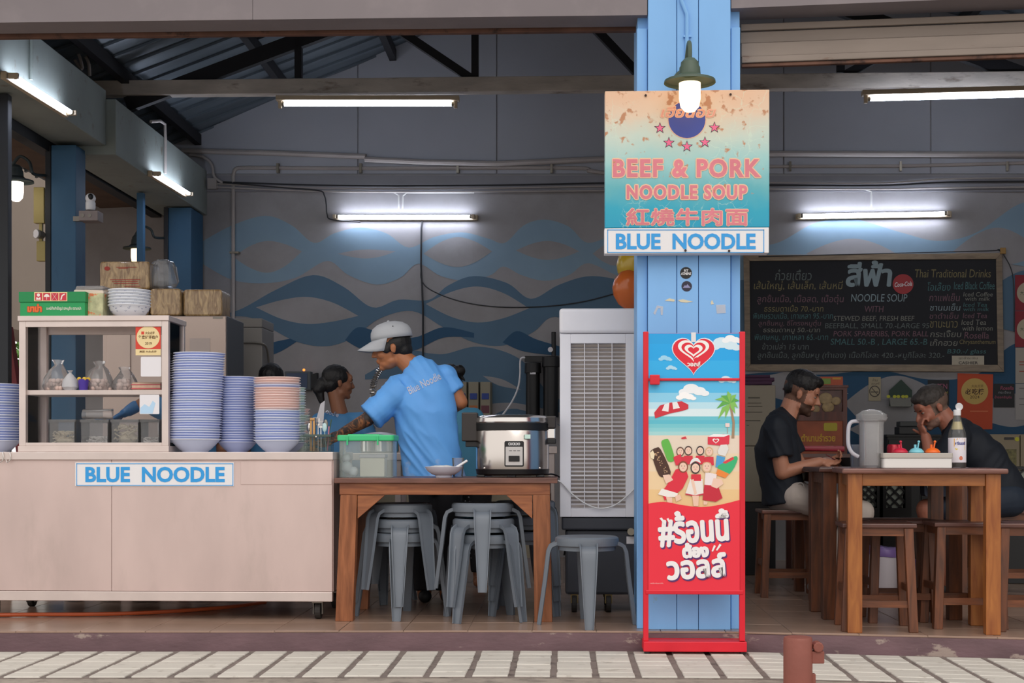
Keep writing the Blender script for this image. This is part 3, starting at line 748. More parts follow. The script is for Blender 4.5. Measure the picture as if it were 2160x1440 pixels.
# stickers on the pillar
def sticker(label, cx, cy, r, col, words):
    s = thing('round_sticker', label, 'sticker', P(cx, cy, 0))
    mb = MB(); mb.prism([P(a, b, -.0006) for a, b in ell(cx, cy, r, r)], (0, -.001, 0)); mb.build('disc', mat('sticker_'+col, col, .5), s)
    mb = MB(); words(mb); mb.build('print', None, s)
yk = -.0022
sticker('round black sticker with white words RT ATHENS on the pillar', 1447, 575.5, 12.5, '#17171a', lambda mb: (text_px(mb, 'RT', 1443, 568, 1452, 573, yk, WHITE, bold=.04), text_px(mb, 'ATHENS', 1436, 574, 1458, 580, yk, WHITE, bold=.04, shear=.2)))
MV = mat('sticker_lilac', '#8f8fb8', .5)
sticker('round dark violet sticker with a pale mountain on the pillar', 1448.5, 603.5, 11, '#28263c', lambda mb: (flat(mb, [(1440, 607), (1445, 601), (1447, 603), (1450, 599), (1457, 607)], MV, lambda a, b: P(a, b, yk))))
M_flake = mat('bare_plaster_patch', '#d9d2b8', .8); M_tape = clear('old_tape', '#ffffff', .2, .45, '#dfe6ee', .3)
for i, (pts, lb) in enumerate((([(1402, 634), (1412, 629), (1424, 632), (1422, 636)], 'small chip of bare plaster left of the pillar centre'), ([(1430, 633), (1440, 631), (1462, 636), (1448, 638), (1436, 637)], 'long chip of bare plaster at the pillar centre'), ([(1499, 638), (1502, 632), (1506, 641), (1500, 642)], 'small chip of bare plaster right of the pillar centre'))):
    tag(MB().prism([P(a, b, -.0005) for a, b in pts], (0, -.0012, 0)).build('plaster_chip', M_flake), lb, 'chip')
tag(MB().prism([P(a, b, -.0005) for a, b in [(1510, 643), (1530, 642), (1531, 660), (1512, 661)]], (0, -.001, 0)).build('tape_scrap', M_tape), 'square scrap of old clear tape on the right of the pillar', 'tape')
tag(MB().prism([P(a, b, -.0005) for a, b in [(1378, 660), (1386, 644), (1399, 646), (1398, 664), (1394, 664), (1393, 650), (1388, 650), (1382, 664)]], (0, -.001, 0)).build('tape_scrap', M_tape), 'torn scrap of old tape on the left of the pillar', 'tape')
# ================================================================== RED ICE CREAM STAND
yf, yb = -.2, -.07
RED = mat('stand_red_paint', '#d8152c', .4, var=.05); REDP = mat('poster_red', '#ec2a3e', .45)
st = thing('poster_stand', 'red metal poster stand with an ice cream advertisement in front of the pillar', 'stand', P(1466, 1372, yf) * 1.0)
GZ = -.0935
def xz(px, py, Y=yf): p = P(px, py, Y); return p.x, p.z
def stbox(n, x0, y0, x1, y1c, ya, yb_, m=RED, bev=.003):
    a = xz(x0, y1c, ya); b = xz(x1, y0, ya); return MB().box(a[0], b[0], ya, yb_, a[1], b[1]).build(n, m, st, bevel=bev)
stbox('frame_post', 1357, 699, 1368, 1352, yf, yf+.03); stbox('frame_post', 1560, 699, 1572, 1352, yf, yf+.03)
stbox('cross_bar', 1368, 797, 1560, 803, yf-.006, yf+.004); stbox('cross_bar', 1362, 1245, 1568, 1253, yf-.004, yf+.02)
stbox('clamp_box', 1371, 790, 1392, 811, yf-.03, yf-.006, bev=.004)
pan = stbox('panel', 1367, 702, 1561, 1246, yf+.006, yf+.02, REDP)
a = xz(1357, 1368); b = xz(1575, 1353)
MB().box(a[0], b[0], yf-.01, yb, GZ+.012, b[1]).build('base_tray', RED, st, bevel=.004)
for x in (1366, 1568):
    for yy in (yf+.02, yb-.03):
        MB().cyl((PX(x, yf), yy, GZ), (PX(x, yf), yy, GZ+.014), .016, n=12).build('foot', BLACK, st)
# printed picture on the panel, flat layers of ink
pr = MB(); _L = [yf+.0045]
def ink(pts, col, rough=.45):
    _L[0] -= .00004; l = _L[0]; flat(pr, pts, mat('ink_'+col, col, rough), lambda a, b: P(a, b, l))
def inkt(s, x0, y0, x1, y1_, col, **kw):
    _L[0] -= .0005 if kw.get('fat') else .00004; text_px(pr, s, x0, y0, x1, y1_, _L[0], mat('ink_'+col, col, .45), **kw)
X0, X1 = 1367.5, 1560.5
def band(y0, y1_, col): ink([(X0, y0), (X1, y0), (X1, y1_), (X0, y1_)], col)
sky = ['#1ba4e8', '#17a9ee', '#2bb2f0', '#55bff0', '#8fd4f2', '#bfe6f4', '#dff1f6']
ysk = [703, 725, 760, 800, 828, 848, 862, 878]
for i in range(7): band(ysk[i], ysk[i+1], sky[i])
for i, c_ in enumerate(('#6cc6d6', '#5fc0d4', '#78cbd6', '#8dd3da', '#a8dbdc')): band(878+8*i, 886+8*i, c_)
for i, c_ in enumerate(('#ead9c6', '#efd8b8', '#f0d2a6', '#eec890')): band(918+38*i, 956+38*i, c_)
def cloud(cx, cy, s, col='#f4f8fb'):
    for dx, dy, r in ((-.9, .2, .5), (-.3, -.1, .7), (.4, .1, .6), (.9, .3, .4)): ink(ell(cx+dx*s, cy+dy*s, r*s, r*s*.62, 14), col)
cloud(1530, 725, 26, '#d6edf8'); cloud(1545, 715, 16); cloud(1404, 755, 11, '#9fd8f4'); cloud(1417, 775, 9, '#b5e0f5'); cloud(1465, 822, 24); cloud(1448, 835, 16, '#ffffff'); cloud(1535, 800, 14, '#cdeaf7')
# heart logo
ink(heart(1463, 752, 92, 80), '#e6f3fb'); ink(heart(1463, 752, 88, 76), '#e31c34')
def hribbon(k0, k1, col, dy=0):
    o = heart(1463, 742+dy, 66*k0, 46*k0); i_ = heart(1463, 742+dy, 66*k1, 46*k1)
    ink(o, col); ink(i_, '#e31c34')
hribbon(1.0, .78, '#f6f4f0', -2); hribbon(.58, .36, '#f6f4f0', -2)
ink([(1462, 757), (1470, 753), (1478, 760), (1467, 768)], '#e31c34')
inkt('วอลล์', 1450, 763, 1477, 772, '#f6f4f0', fat=.5)
# parasol
ink([(1380, 870), (1392, 855), (1412, 849), (1438, 846), (1452, 853), (1452, 862), (1440, 866), (1412, 872), (1382, 882)], '#d22c3c')
ink([(1396, 866), (1402, 852), (1412, 849), (1410, 868)], '#f2eeee'); ink([(1420, 863), (1418, 848), (1428, 847), (1434, 860)], '#f2eeee')
# palm
ink([(1538, 850), (1542, 850), (1550, 890), (1549, 924), (1543, 924), (1545, 892)], '#a5886a')
for an, ln in ((200, 34), (165, 30), (225, 28), (260, 30), (300, 26), (335, 22), (20, 18), (130, 40), (110, 30), (60, 22)):
    c_, s_ = math.cos(R(an)), math.sin(R(an)); ex, ey = min(1540+c_*ln, X1-1), 850+s_*ln+4
    ink([(1540, 850), (1540+c_*ln*.5-s_*5, 850+s_*ln*.5+c_*5-3), (ex, ey), (min(X1-1, 1540+c_*ln*.5+s_*4), 850+s_*ln*.5-c_*4-3)], '#5fae4a' if an % 2 else '#86c35a')
# freezer, little sign
ink([(1493, 921), (1526, 915), (1539, 918), (1538, 936), (1526, 940), (1493, 937)], '#e0334a'); ink([(1493, 921), (1505, 915), (1540, 916), (1527, 921)], '#f5f5f5'); ink(heart(1510, 930, 14, 11), '#f6f4f0'); ink(heart(1510, 930, 9, 7), '#e0334a')
ink([(1530, 892), (1539, 892), (1539, 900), (1530, 900)], '#f2d8d4'); ink([(1534, 900), (1535, 900), (1535, 914), (1534, 914)], '#b58a7a')
ink([(1437, 923), (1446, 920), (1449, 925), (1438, 926)], '#d93445')
# ice creams
ink(smoothpts([(1395, 932), (1404, 926), (1412, 930), (1423, 968), (1410, 973), (1402, 955)], 3, True), '#63b84a')
ink(smoothpts([(1372, 952), (1384, 944), (1394, 948), (1415, 995), (1404, 1005), (1390, 1002), (1376, 965)], 3, True), '#4a2c20')
for i in range(26):
    t = random.random(); x = 1383+t*20+random.uniform(-6, 6); y = 952+t*45; ink(ell(x, y, 1.3, 1.1, 6), '#c9a27c')
ink([(1371, 955), (1377, 949), (1381, 958), (1379, 968), (1373, 966)], '#f3e2bf')
ink([(1514, 950), (1520, 938), (1533, 937), (1537, 946), (1530, 962), (1515, 958)], '#e8e4e0'); ink([(1512, 960), (1530, 964), (1524, 985), (1509, 985)], '#4aa0d8')
ink(smoothpts([(1513, 985), (1528, 975), (1550, 962), (1556, 968), (1545, 992), (1530, 1002)], 3, True), '#38b878'); ink([(1524, 975), (1546, 963), (1549, 968), (1530, 978)], '#e0404a'); ink([(1514, 988), (1538, 999), (1530, 1008), (1510, 1001)], '#ef8a3a')
# the group of cheering people in red and white
def folk(cx, cy, r, hair, skin='#f2cdb8', band_=None):
    ink(ell(cx, cy+r*.15, r*1.15, r*1.4, 16), hair); ink(ell(cx, cy+r*.2, r*.9, r*1.05, 16), skin)
    ink(ell(cx, cy+r*.5, r*.3, r*.15, 8), '#e8a8a0'); ink(ell(cx-r*.35, cy-r*.05, r*.14, r*.08, 6), '#503830'); ink(ell(cx+r*.35, cy-r*.05, r*.14, r*.08, 6), '#503830')
    if band_: ink([(cx-r, cy-r*.8), (cx, cy-r*1.35), (cx+r, cy-r*.8), (cx, cy-r*1.0)], band_)
for cx, cy, hair in ((1435, 951, '#6a4a3c'), (1452, 949, '#4a3630'), (1477, 949, '#2c2428'), (1496, 951, '#d9b48a')):
    ink([(cx-9, cy+12), (cx+9, cy+12), (cx+10, cy+30), (cx-10, cy+30)], '#da2f42'); folk(cx, cy, 7.2, hair)
ink([(1420, 964), (1436, 957), (1438, 972), (1426, 982)], '#e03248')
# front three: dresses, skirts, arms
ink([(1428, 1040), (1402, 1055), (1396, 1038), (1412, 1015), (1425, 990), (1445, 985), (1452, 1005), (1440, 1030)], '#e02a40'); ink([(1388, 1042), (1396, 1030), (1430, 1040), (1428, 1048), (1408, 1048)], '#f4eee8')
ink([(1405, 1048), (1418, 1049), (1418, 1060), (1408, 1060)], '#f0c8b0'); ink([(1424, 1046), (1434, 1042), (1438, 1052), (1426, 1058)], '#f0c8b0')
ink([(1446, 1040), (1456, 1010), (1482, 1010), (1484, 1042), (1466, 1046)], '#f0e8e2'); ink([(1446, 1040), (1466, 1044), (1484, 1040), (1484, 1043), (1466, 1047), (1446, 1043)], '#c83a4a')
ink([(1458, 1000), (1478, 1000), (1479, 1014), (1458, 1014)], '#dd2a3e'); ink([(1460, 1045), (1474, 1045), (1473, 1067), (1463, 1067)], '#f0c8b0')
ink([(1486, 1020), (1514, 1022), (1524, 1050), (1510, 1058), (1482, 1054)], '#c9253a'); ink([(1488, 995), (1512, 1000), (1508, 1024), (1486, 1022)], '#f2e6e6'); ink([(1484, 1056), (1493, 1058), (1491, 1064), (1484, 1064)], '#f0c8b0')
ink([(1505, 1008), (1522, 1010), (1526, 1020), (1512, 1030), (1500, 1025)], '#f2cdb8'); ink([(1398, 1002), (1412, 1000), (1420, 1012), (1405, 1020)], '#f2cdb8')
ink([(1457, 1012), (1463, 1010), (1470, 1040), (1465, 1044)], '#f2cdb8')
folk(1441, 983, 9, '#8a4a32'); folk(1467, 985, 9, '#33262a'); ink(smoothpts([(1455, 980), (1460, 968), (1472, 966), (1478, 976), (1466, 972)], 3, True), '#ecebea'); folk(1491, 983, 9, '#d8b58c', band_='#e03a4a')
# red wave and slogan
ink([(X0, 1246)] + [tuple(p) for p in smoothpts([(X0, 1062), (1400, 1058), (1440, 1065), (1480, 1069), (1520, 1064), (X1, 1054)], 5)] + [(X1, 1246)], '#ec2b40')
for (s, x0, y0, x1, y1_, rr) in (('#ร้อนนี้', 1390, 1078, 1536, 1148, .06), ('ต้อง', 1441, 1146, 1493, 1174, .05), ('วอลล์', 1408, 1170, 1530, 1218, .06)):
    inkt(s, x0+2, y0+3, x1+2, y1_+3, '#5a2a6a', fat=3.2, rot=-rr); inkt(s, x0, y0, x1, y1_, '#f3efef', fat=2.6, rot=-rr)
for pts in ([(1391, 1093), (1396, 1091), (1405, 1104), (1402, 1106)], [(1406, 1094), (1410, 1092), (1414, 1101), (1411, 1103)], [(1501, 1162), (1506, 1149), (1510, 1151), (1504, 1163)], [(1510, 1160), (1518, 1146), (1522, 1149), (1513, 1161)]): ink(pts, '#f3efef')
inkt('ภาพเพื่อการโฆษณาเท่านั้น', 1371, 1228, 1399, 1231, '#f3c8c8')
pr.build('printed_poster', None, pan)
MB().box(PX(1458, yf), PX(1468, yf), yf+.002, yf+.0035, PZ(722, yf), PZ(702, yf)).build('hanging_tab', WHITE, st)
# ================================================================== FOOD CART
Yc = .33
zt = PZ(953, Yc)
xr = PX(703, Yc); xl = PX(-70, Yc)
cart = thing('food_cart', 'long stainless steel food cart with a blue noodle sign and casters', 'cart', (xr, Yc, 0), 0)
def cb(x0, x1, y0, y1, z0, z1): return MB().box(x0, x1, y0, y1, z0, z1)
zl = PZ(970, Yc); zb = PZ(1249, Yc); zbb = PZ(1270, Yc)
cb(xl, xr, Yc-.012, 1.02, zl, zt).build('worktop', STEEL2, cart, bevel=.004)
xm = PX(235, Yc)
for (a, b) in ((xl+.01, xm), (xm+.002, xr-.006)): cb(a, b, Yc, Yc+.02, zb, zl).build('front_panel', STEEL, cart, bevel=.001, seg=1)
cb(PX(508, Yc), xr-.008, Yc-.003, Yc+.001, PZ(1022, Yc), PZ(972, Yc)).build('patch_panel', STEEL, cart, bevel=.001, seg=1)
cb(xr-.02, xr-.002, Yc+.02, 1.0, zb, zl).build('side_panel', STEEL, cart); cb(xl+.01, xl+.03, Yc+.02, 1.0, zb, zl).build('side_panel', STEEL, cart)
cb(xl+.03, xr-.02, .98, 1.0, zb, zl).build('back_panel', STEEL, cart)
cb(xl+.005, xr-.004, Yc-.008, Yc+.03, zbb, zb-.002).build('bottom_rail', STEEL2, cart, bevel=.003)
cb(xl+.03, xr-.02, Yc+.03, .98, zb, zb+.02).build('bottom_shelf', STEEL, cart)
sb = cb(PX(159, Yc), PX(494, Yc), Yc-.005, Yc-.001, PZ(1026, Yc), PZ(975, Yc)).build('name_plate', M_signw, cart, bevel=.001, seg=1)
mb = MB(); text_px(mb, 'BLUE  NOODLE', 180, 984, 474, 1017, Yc-.0065, M_signb, bold=.035); border(mb, 161, 977, 492, 1024, 1.4, M_signb, lambda a, b: P(a, b, Yc-.0065)); mb.build('lettering', None, sb)
RUB = mat('caster_rubber', '#2a2624', .7); GAL = mat('galvanised', '#8d8880', .45, .6)
def caster(x, y, parent, r=.045, zt_=None):
    zt_ = zt_ or zbb
    c = MB().box(x-.03, x+.03, y-.03, y+.03, zt_-.012, zt_).box(x-.026, x-.021, y-.022, y+.03, r*.6, zt_-.012).box(x+.021, x+.026, y-.022, y+.03, r*.6, zt_-.012).build('caster_fork', GAL, parent, bevel=.002)
    MB().cyl((x-.016, y+.005, r), (x+.016, y+.005, r), r, n=20).build('caster_wheel', RUB, parent, bevel=.004)
for x in (xr-.09, xl+.12):
    for y in (Yc+.06, .93): caster(x, y, cart)
for i, px in enumerate((3, 18)):
    h = P(px, 955, Yc-.014)
    tag(MB().tube(smoothpts([h+Vector((.012, .03, .004)), h+Vector((.008, .0, .004)), h+Vector((.012, -.006, -.01)), h+Vector((.012, -.006, -.035)), h+Vector((-.002, -.012, -.05)), h+Vector((-.010, -.01, -.035))], 5), .0025, 6).build('wire_hook', CHROME, smooth=True), ('leftmost wire hook hanging on the cart edge', 'second wire hook hanging on the cart edge')[i], 'hook', )
cab('rubber_hose', 'orange rubber hose lying under the food cart', [(PX(-60, .5), .35, .014), (PX(60, .45), .42, .012), (PX(200, .5), .45, .012), (PX(330, .6), .55, .012), (PX(470, .8), .8, .012), (PX(560, 1.1), 1.1, .012)], .011, mat('orange_hose', '#b5532a', .5))
# ------------------------------------------------ glass display cabinet on the cart
Yg, Yh = .44, .78
g = thing('display_cabinet', 'steel framed glass display cabinet standing on the food cart', 'cabinet', P(200, 953, Yg))
def gb(n, px0, py0, px1, py1, y0, y1, m=STEEL2, bev=.002):
    a = P(px0, py1, Yg); b = P(px1, py0, Yg); return MB().box(a.x, b.x, y0, y1, a.z, b.z).build(n, m, g, bevel=bev)
gz0 = zt+.001
a = P(40, 950, Yg); b = P(355, 665, Yg)
gx0, gx1, gz1 = a.x, b.x, b.z
def fb(n, x0, x1, y0, y1, z0, z1, m=STEEL2, bev=.002): return MB().box(x0, x1, y0, y1, z0, z1).build(n, m, g, bevel=bev)
tk = .036
fb('top', gx0-.005, gx1+.005, Yg-.008, Yh+.005, gz1-.028, gz1, STEEL2)
fb('base', gx0-.004, gx1+.004, Yg-.006, Yh, gz0, gz0+.032)
for x in (gx0, gx1-tk):
    for y in (Yg, Yh-tk): fb('corner_post', x, x+tk, y, y+tk, gz0+.032, gz1-.028)
fb('top_rail', gx0+tk, gx1-tk, Yg, Yg+.02, gz1-.06, gz1-.028); fb('bottom_rail', gx0+tk, gx1-tk, Yg, Yg+.02, gz0+.032, gz0+.05)
fb('top_rail', gx0+tk, gx1-tk, Yh-.02, Yh, gz1-.075, gz1-.028); fb('bottom_rail', gx0+tk, gx1-tk, Yh-.02, Yh, gz0+.032, gz0+.05)
zs = P(200, 832, Yg).z; zs1 = P(200, 822, Yg).z
shf = fb('shelf', gx0+.012, gx1-.012, Yg+.024, Yh-.024, zs, zs1)
fb('pane', gx0+tk, gx1-tk, Yg+.008, Yg+.012, gz0+.05, gz1-.06, GLASS, 0); fb('pane', gx0+tk, gx1-tk, Yh-.012, Yh-.008, gz0+.05, gz1-.075, GLASS, 0)
fb('pane', gx0+.004, gx0+.008, Yg+tk, Yh-tk, gz0+.032, gz1-.028, GLASS, 0); fb('pane', gx1-.008, gx1-.004, Yg+tk, Yh-tk, gz0+.032, gz1-.028, GLASS, 0)
# stickers and papers on the glass
ysk_ = Yg+.006
aw = thing('award_sticker', 'red and cream award sticker dated 2019 on the cabinet glass', 'sticker', P(313, 749, ysk_))
def pbox(n, px0, py0, px1, py1, Y, th, m, parent=None, r=0):
    a = P(px0, py1, Y); b = P(px1, py0, Y)
    mb = MB()
    if r: mb.rbox(a.x, b.x, Y, Y+th, a.z, b.z, r, axis='y')
    else: mb.box(a.x, b.x, Y, Y+th, a.z, b.z)
    return mb.build(n, m, parent)
RS = mat('sticker_red', '#d8402c', .45); CR = mat('sticker_cream', '#ecd6a0', .45); BR = mat('sticker_brown', '#6a4a20', .5)
pbox('backing', 286, 687, 339, 736, ysk_, .0015, RS, aw); pbox('cream_strip', 286, 736.2, 339, 749, ysk_, .0015, CR, aw)
mb = MB(); l1 = ysk_-.0006; l2 = ysk_-.0012
flat(mb, ell(312.5, 711, 24.5, 23.5, 32), CR, lambda a, b: P(a, b, l1))
text_px(mb, '大众点评', 306, 699, 326, 705, l2, BR, bold=.02); flat(mb, [(298, 699), (304, 699), (304, 705), (298, 705)], RS, lambda a, b: P(a, b, l2))
text_px(mb, '年度好评商户', 292, 707, 333, 715, l2, BR, bold=.02); text_px(mb, '2019', 306, 721, 320, 727, l2, BR, bold=.02); text_px(mb, '美团 大众点评', 294, 739, 330, 743.5, l2, BR, bold=.015)
mb.build('print', None, aw)
PAPER = mat('white_paper', '#e8e6ea', .7); PALEB = mat('paper_pale_blue', '#b8d8f2', .7)
tag(pbox('paper_note', 297, 752, 340, 794, ysk_, .0015, PAPER, None, .006), 'blank white paper square behind the glass above the cabinet shelf', 'paper')
lp = thing('paper_note', 'white and pale blue paper square behind the glass below the cabinet shelf', 'paper', P(316, 873, ysk_))
pbox('sheet', 294.5, 832, 336, 873, ysk_, .0015, PAPER, lp, .005)
mb = MB(); flat(mb, [(295.5, 872), (296, 860), (305, 852), (315, 858), (322, 845), (328, 850), (322, 872)], PALEB, lambda a, b: P(a, b, l1)); mb.build('print', None, lp)
# contents: bags of meat balls on the shelf
BALL = mat('meat_ball', '#cbb2a8', .5, rnd=.1)
bsp = None
def bag_of_balls(label, pxs, n, Yc_):
    global bsp
    px0, px1, py0 = pxs
    c0 = P((px0+px1)/2, 821, Yc_); rx = (P(px1, 821, Yc_).x - P(px0, 821, Yc_).x)/2; h = P(px0, py0, Yc_).z - zs1
    t = thing('meatball_bag', label, 'food bag', (c0.x, c0.y, zs1), 0, 'bags of meat balls on the cabinet shelf')
    rnd = random.Random(int(px0))
    mb = MB()
    prof = [(rx*.85, .0), (rx*.98, h*.15), (rx*.9, h*.4), (rx*.6, h*.68), (rx*.3, h*.86), (rx*.42, h)]
    mb.lathe(prof, (c0.x, c0.y, zs1+.002), 22, sy=min(1, .09/rx), close=False); warp(mb, .014, 22, px0); 
    for v in mb.v: v.z = max(v.z, zs1+.0005)
    mb.build('clear_bag', BAG, t, smooth=True, ang=60)
    r = .0135; k = 0
    for lay in range(3):
        for i in range(n):
            a = rnd.uniform(0, 6.28); q = math.sqrt(rnd.random())*(.86-.2*lay)
            x = c0.x + rx*q*math.cos(a); y = c0.y + min(rx, .09)*q*math.sin(a); z = zs1 + r + lay*.021 + .001
            if bsp is None:
                bsp = MB().sphere((x, y, z), r, 10, 7).build('meat_ball', BALL, t, smooth=True, ang=80); bsp_o = (x, y, z); bsp['_o'] = 0; BSP.append((bsp.data, Vector((x, y, z)) - Vector((c0.x, c0.y, zs1))))
            else:
                o = bpy.data.objects.new('meat_ball', BSP[0][0]); COL.objects.link(o); o.parent = t
                o.location = Vector((x, y, z)) - Vector((c0.x, c0.y, zs1)) - BSP[0][1]
BSP = []
bag_of_balls('knotted clear bag of meat balls at the left of the shelf', (92, 152, 760), 13, .60)
bag_of_balls('clear bag of meat balls in the middle of the shelf', (178, 240, 762), 13, .62)
bag_of_balls('slack clear bag of meat balls at the right of the shelf', (236, 292, 775), 11, .64)
c0 = P(148, 821, .545)
wb_ = MB().lathe([(.028, 0), (.045, .02), (.04, .055), (.018, .085), (.006, .1), (.016, .112)], (c0.x, c0.y, zs1+.0005), 16); warp(wb_, .004, 30)
for v in wb_.v: v.z = max(v.z, zs1+.0005)
tag(wb_.build('white_bag', clear('milky_bag', '#ffffff', .3, .65, '#e6e6ea', .2), smooth=True), 'small knotted milky white bag beside the purple cup', 'food bag')
c0 = P(176, 821, .53)
cu = thing('purple_cup', 'purple and yellow paper cup on the cabinet shelf', 'cup', (c0.x, c0.y, zs1))
PUR = mat('purple_print', '#4a2fa0', .5)
MB().lathe([(.022, .0005), (.030, .062), (.028, .062), (.0, .06)], (c0.x, c0.y, zs1), 18).build('cup', PUR, cu, smooth=True)
mb = MB()
for i in range(4): a = 1.2*i+4.0; mb.sphere((c0.x+.026*math.cos(a), c0.y+.024*math.sin(a), zs1+.064), (.012, .006, .01), 8, 6)
mb.build('yellow_rim_print', mat('yellow_print', '#e0b93a', .5), cu, smooth=True)
# flat pack of sausages
sa = thing('sausage_pack', 'flat clear pack with red edges at the right end of the shelf', 'food pack', P(308, 821, .55))
a = P(278, 820, .52); b = P(338, 797, .52)
mb = MB().rbox(a.x, b.x, .52, .62, zs1+.001, zs1+.045, .018, axis='x'); mb.build('pack_wrap', mat('pale_sausage', '#d9b9a0', .35, var=.1, vscale=60), sa, smooth=True)
MB().rbox(a.x-.004, b.x+.002, .517, .623, zs1+.030, zs1+.034, .001, axis='x').build('red_edge', mat('pack_red', '#c8485a', .4), sa)
MB().rbox(a.x-.004, b.x+.002, .517, .623, zs1+.008, zs1+.012, .001, axis='x').build('red_edge', MATS['pack_red'], sa)
# clear bins with noodles and the like below
BIN = clear('clear_bin', '#f2f2f3', .25, .10, '#d8d8d8', .1)
NOO = mat('noodle_cream', '#eee2c6', .5, var=.15, vscale=60); NOW = mat('noodle_white', '#f0ece6', .5, var=.1, vscale=60)
zb0 = gz0+.033
for (x0, x1, lb, m, hh) in ((105, 158, 'clear bin of cream noodles at the left of the cabinet floor', NOO, .08), (172, 228, 'clear bin of white noodles second on the cabinet floor', NOW, .05), (236, 292, 'clear bin with an upright bag of noodles on the cabinet floor', NOO, .115), (298, 336, 'small clear bin of thin white noodles by the right post', NOW, .045)):
    ca, cb2 = P(x0, 940, .54), P(x1, 880, .54)
    t = thing('noodle_bin', lb, 'bin', ((ca.x+cb2.x)/2, .6, zb0), 0, 'clear noodle bins in the cabinet')
    q = MB(); x_a, x_b = ca.x, cb2.x
    for (u0, u1, v0, v1) in ((x_a, x_b, .535, .538), (x_a, x_b, .662, .665), (x_a, x_a+.003, .538, .662), (x_b-.003, x_b, .538, .662)): q.box(u0, u1, v0, v1, zb0, zb0+.145)
    q.box(x_a, x_b, .535, .665, zb0, zb0+.003); q.build('bin', BIN, t)
    MB().box(x_a-.006, x_b+.006, .53, .536, zb0+.128, zb0+.145).build('rim', BIN, t)
    rnd = random.Random(x0); nm = MB()
    cx = (x_a+x_b)/2; w2 = (x_b-x_a)/2-.012
    for i in range(46):
        pts = []
        x = rnd.uniform(-w2, w2); y = rnd.uniform(.545, .655); z = rnd.uniform(.008, hh)
        an = rnd.uniform(0, 6.28)
        for j in range(5):
            x = max(-w2, min(w2, x + .016*math.cos(an))); y = max(.545, min(.655, y+.016*math.sin(an))); z = max(.008, min(hh, z + rnd.uniform(-.01, .01))); an += rnd.uniform(-.9, .9)
            pts.append((cx+x, y, zb0+z))
        nm.tube(pts, .004, 5)
    nm.sphere((cx, .6, zb0+.004+hh*.3), (w2*.95, .05, hh*.3), 12, 6)
    stuff(nm.build('noodles', m, t, smooth=True))
c0 = P(208, 880, .6)
mb = MB().rbox(c0.x-.085, c0.x+.075, .57, .64, zb0+.146, zb0+.205, .025, axis='x'); warp(mb, .01, 25)
for v in mb.v: v.z = max(v.z, zb0+.146)
tag(mb.build('folded_bag', BAG, smooth=True), 'folded clear plastic bag lying across the noodle bins', 'food bag')
# ------------------------------------------------ on top of the cabinet
zc = gz1
bx = thing('noodle_carton', 'green noodle carton with orange logo on top of the cabinet', 'box', P(110, 665, .5))
GRN = mat('carton_green', '#1f9a58', .55); GRN2 = mat('carton_green_lid', '#18884c', .55)
a = P(40, 663, .46); b = P(181, 615, .46)
MB().box(a.x+.006, b.x-.005, .46, .7, zc+.001, b.z-.055).build('body', GRN, bx, bevel=.002); MB().box(a.x, b.x+.0, .455, .705, b.z-.056, b.z).build('lid', GRN2, bx, bevel=.002)
mb = MB(); yq = .4538
flat(mb, [(72, 616), (142, 616), (142, 635), (72, 635)], CR, lambda a, b: P(a, b, yq))
WR = mat('carton_white', '#f0e8e0', .5); RDc = mat('carton_red', '#c83244', .5)
for i in range(4):
    x = 74+17*i; flat(mb, [(x, 617.5), (x+15, 617.5), (x+15, 633.5), (x, 633.5)], RDc, lambda a, b: P(a, b, yq-.0004))
at3 = lambda a, b: P(a, b, yq-.0008)
flat(mb, ell(81, 622, 3.4, 3.4, 12), WR, at3); flat(mb, [(76, 632), (77, 626), (81, 629), (85, 626), (86, 632)], WR, at3)
flat(mb, ell(98.5, 626, 6, 6, 14, 0, 180, 360), WR, at3); flat(mb, [(98, 626), (99, 626), (99, 632), (98, 632)], WR, at3)
for s in (1, -1): flat(mb, [(110, 625.5-7*s-.4), (120, 625.5+7*s-.4), (120, 625.5+7*s+.4), (110, 625.5-7*s+.4)], WR, at3)
flat(mb, [(127, 632), (130, 622), (136, 619), (137, 621), (132, 624), (130, 632)], WR, at3)
yq2 = .4588
OR = mat('logo_orange', '#e8702a', .5); RE = mat('logo_red_edge', '#b8302a', .5)
text_px(mb, 'มาม่า', 59, 642, 87, 657, yq2, RE, fat=2.0); text_px(mb, 'มาม่า', 59, 642, 87, 657, yq2-.0006, OR, fat=.9)
text_px(mb, 'บะหมี่กึ่งสำเร็จรูป รสหมูสับ ตรามาม่า', 98, 646, 171, 655, yq2, WR, bold=.01)
mb.build('print', None, bx)
p2 = thing('noodle_packet_box', 'opened box of noodle packets with clear wrap beside the green carton', 'box', P(195, 665, .52))
a = P(179, 664, .5); b = P(217, 618, .5)
MB().box(b.x-.085, b.x, .50, .68, zc+.001, b.z).build('box', mat('packet_print', '#b8b890', .5, var=.3, vscale=25, dirt='#d8764a', dscale=18, dlo=.58, dhi=.62), p2, bevel=.004)
mb = MB().box(b.x-.17, b.x-.005, .52, .66, b.z-.002, b.z+.022); warp(mb, .008, 30); mb.build('pink_lid', mat('packet_pale', '#d9c9b8', .5), p2, bevel=.006)
mb = MB().rbox(b.x-.155, b.x-.01, .53, .65, b.z+.022, b.z+.045, .01, axis='x', n=5); warp(mb, .02, 18); mb.build('clear_wrap', BAG, p2, smooth=True)
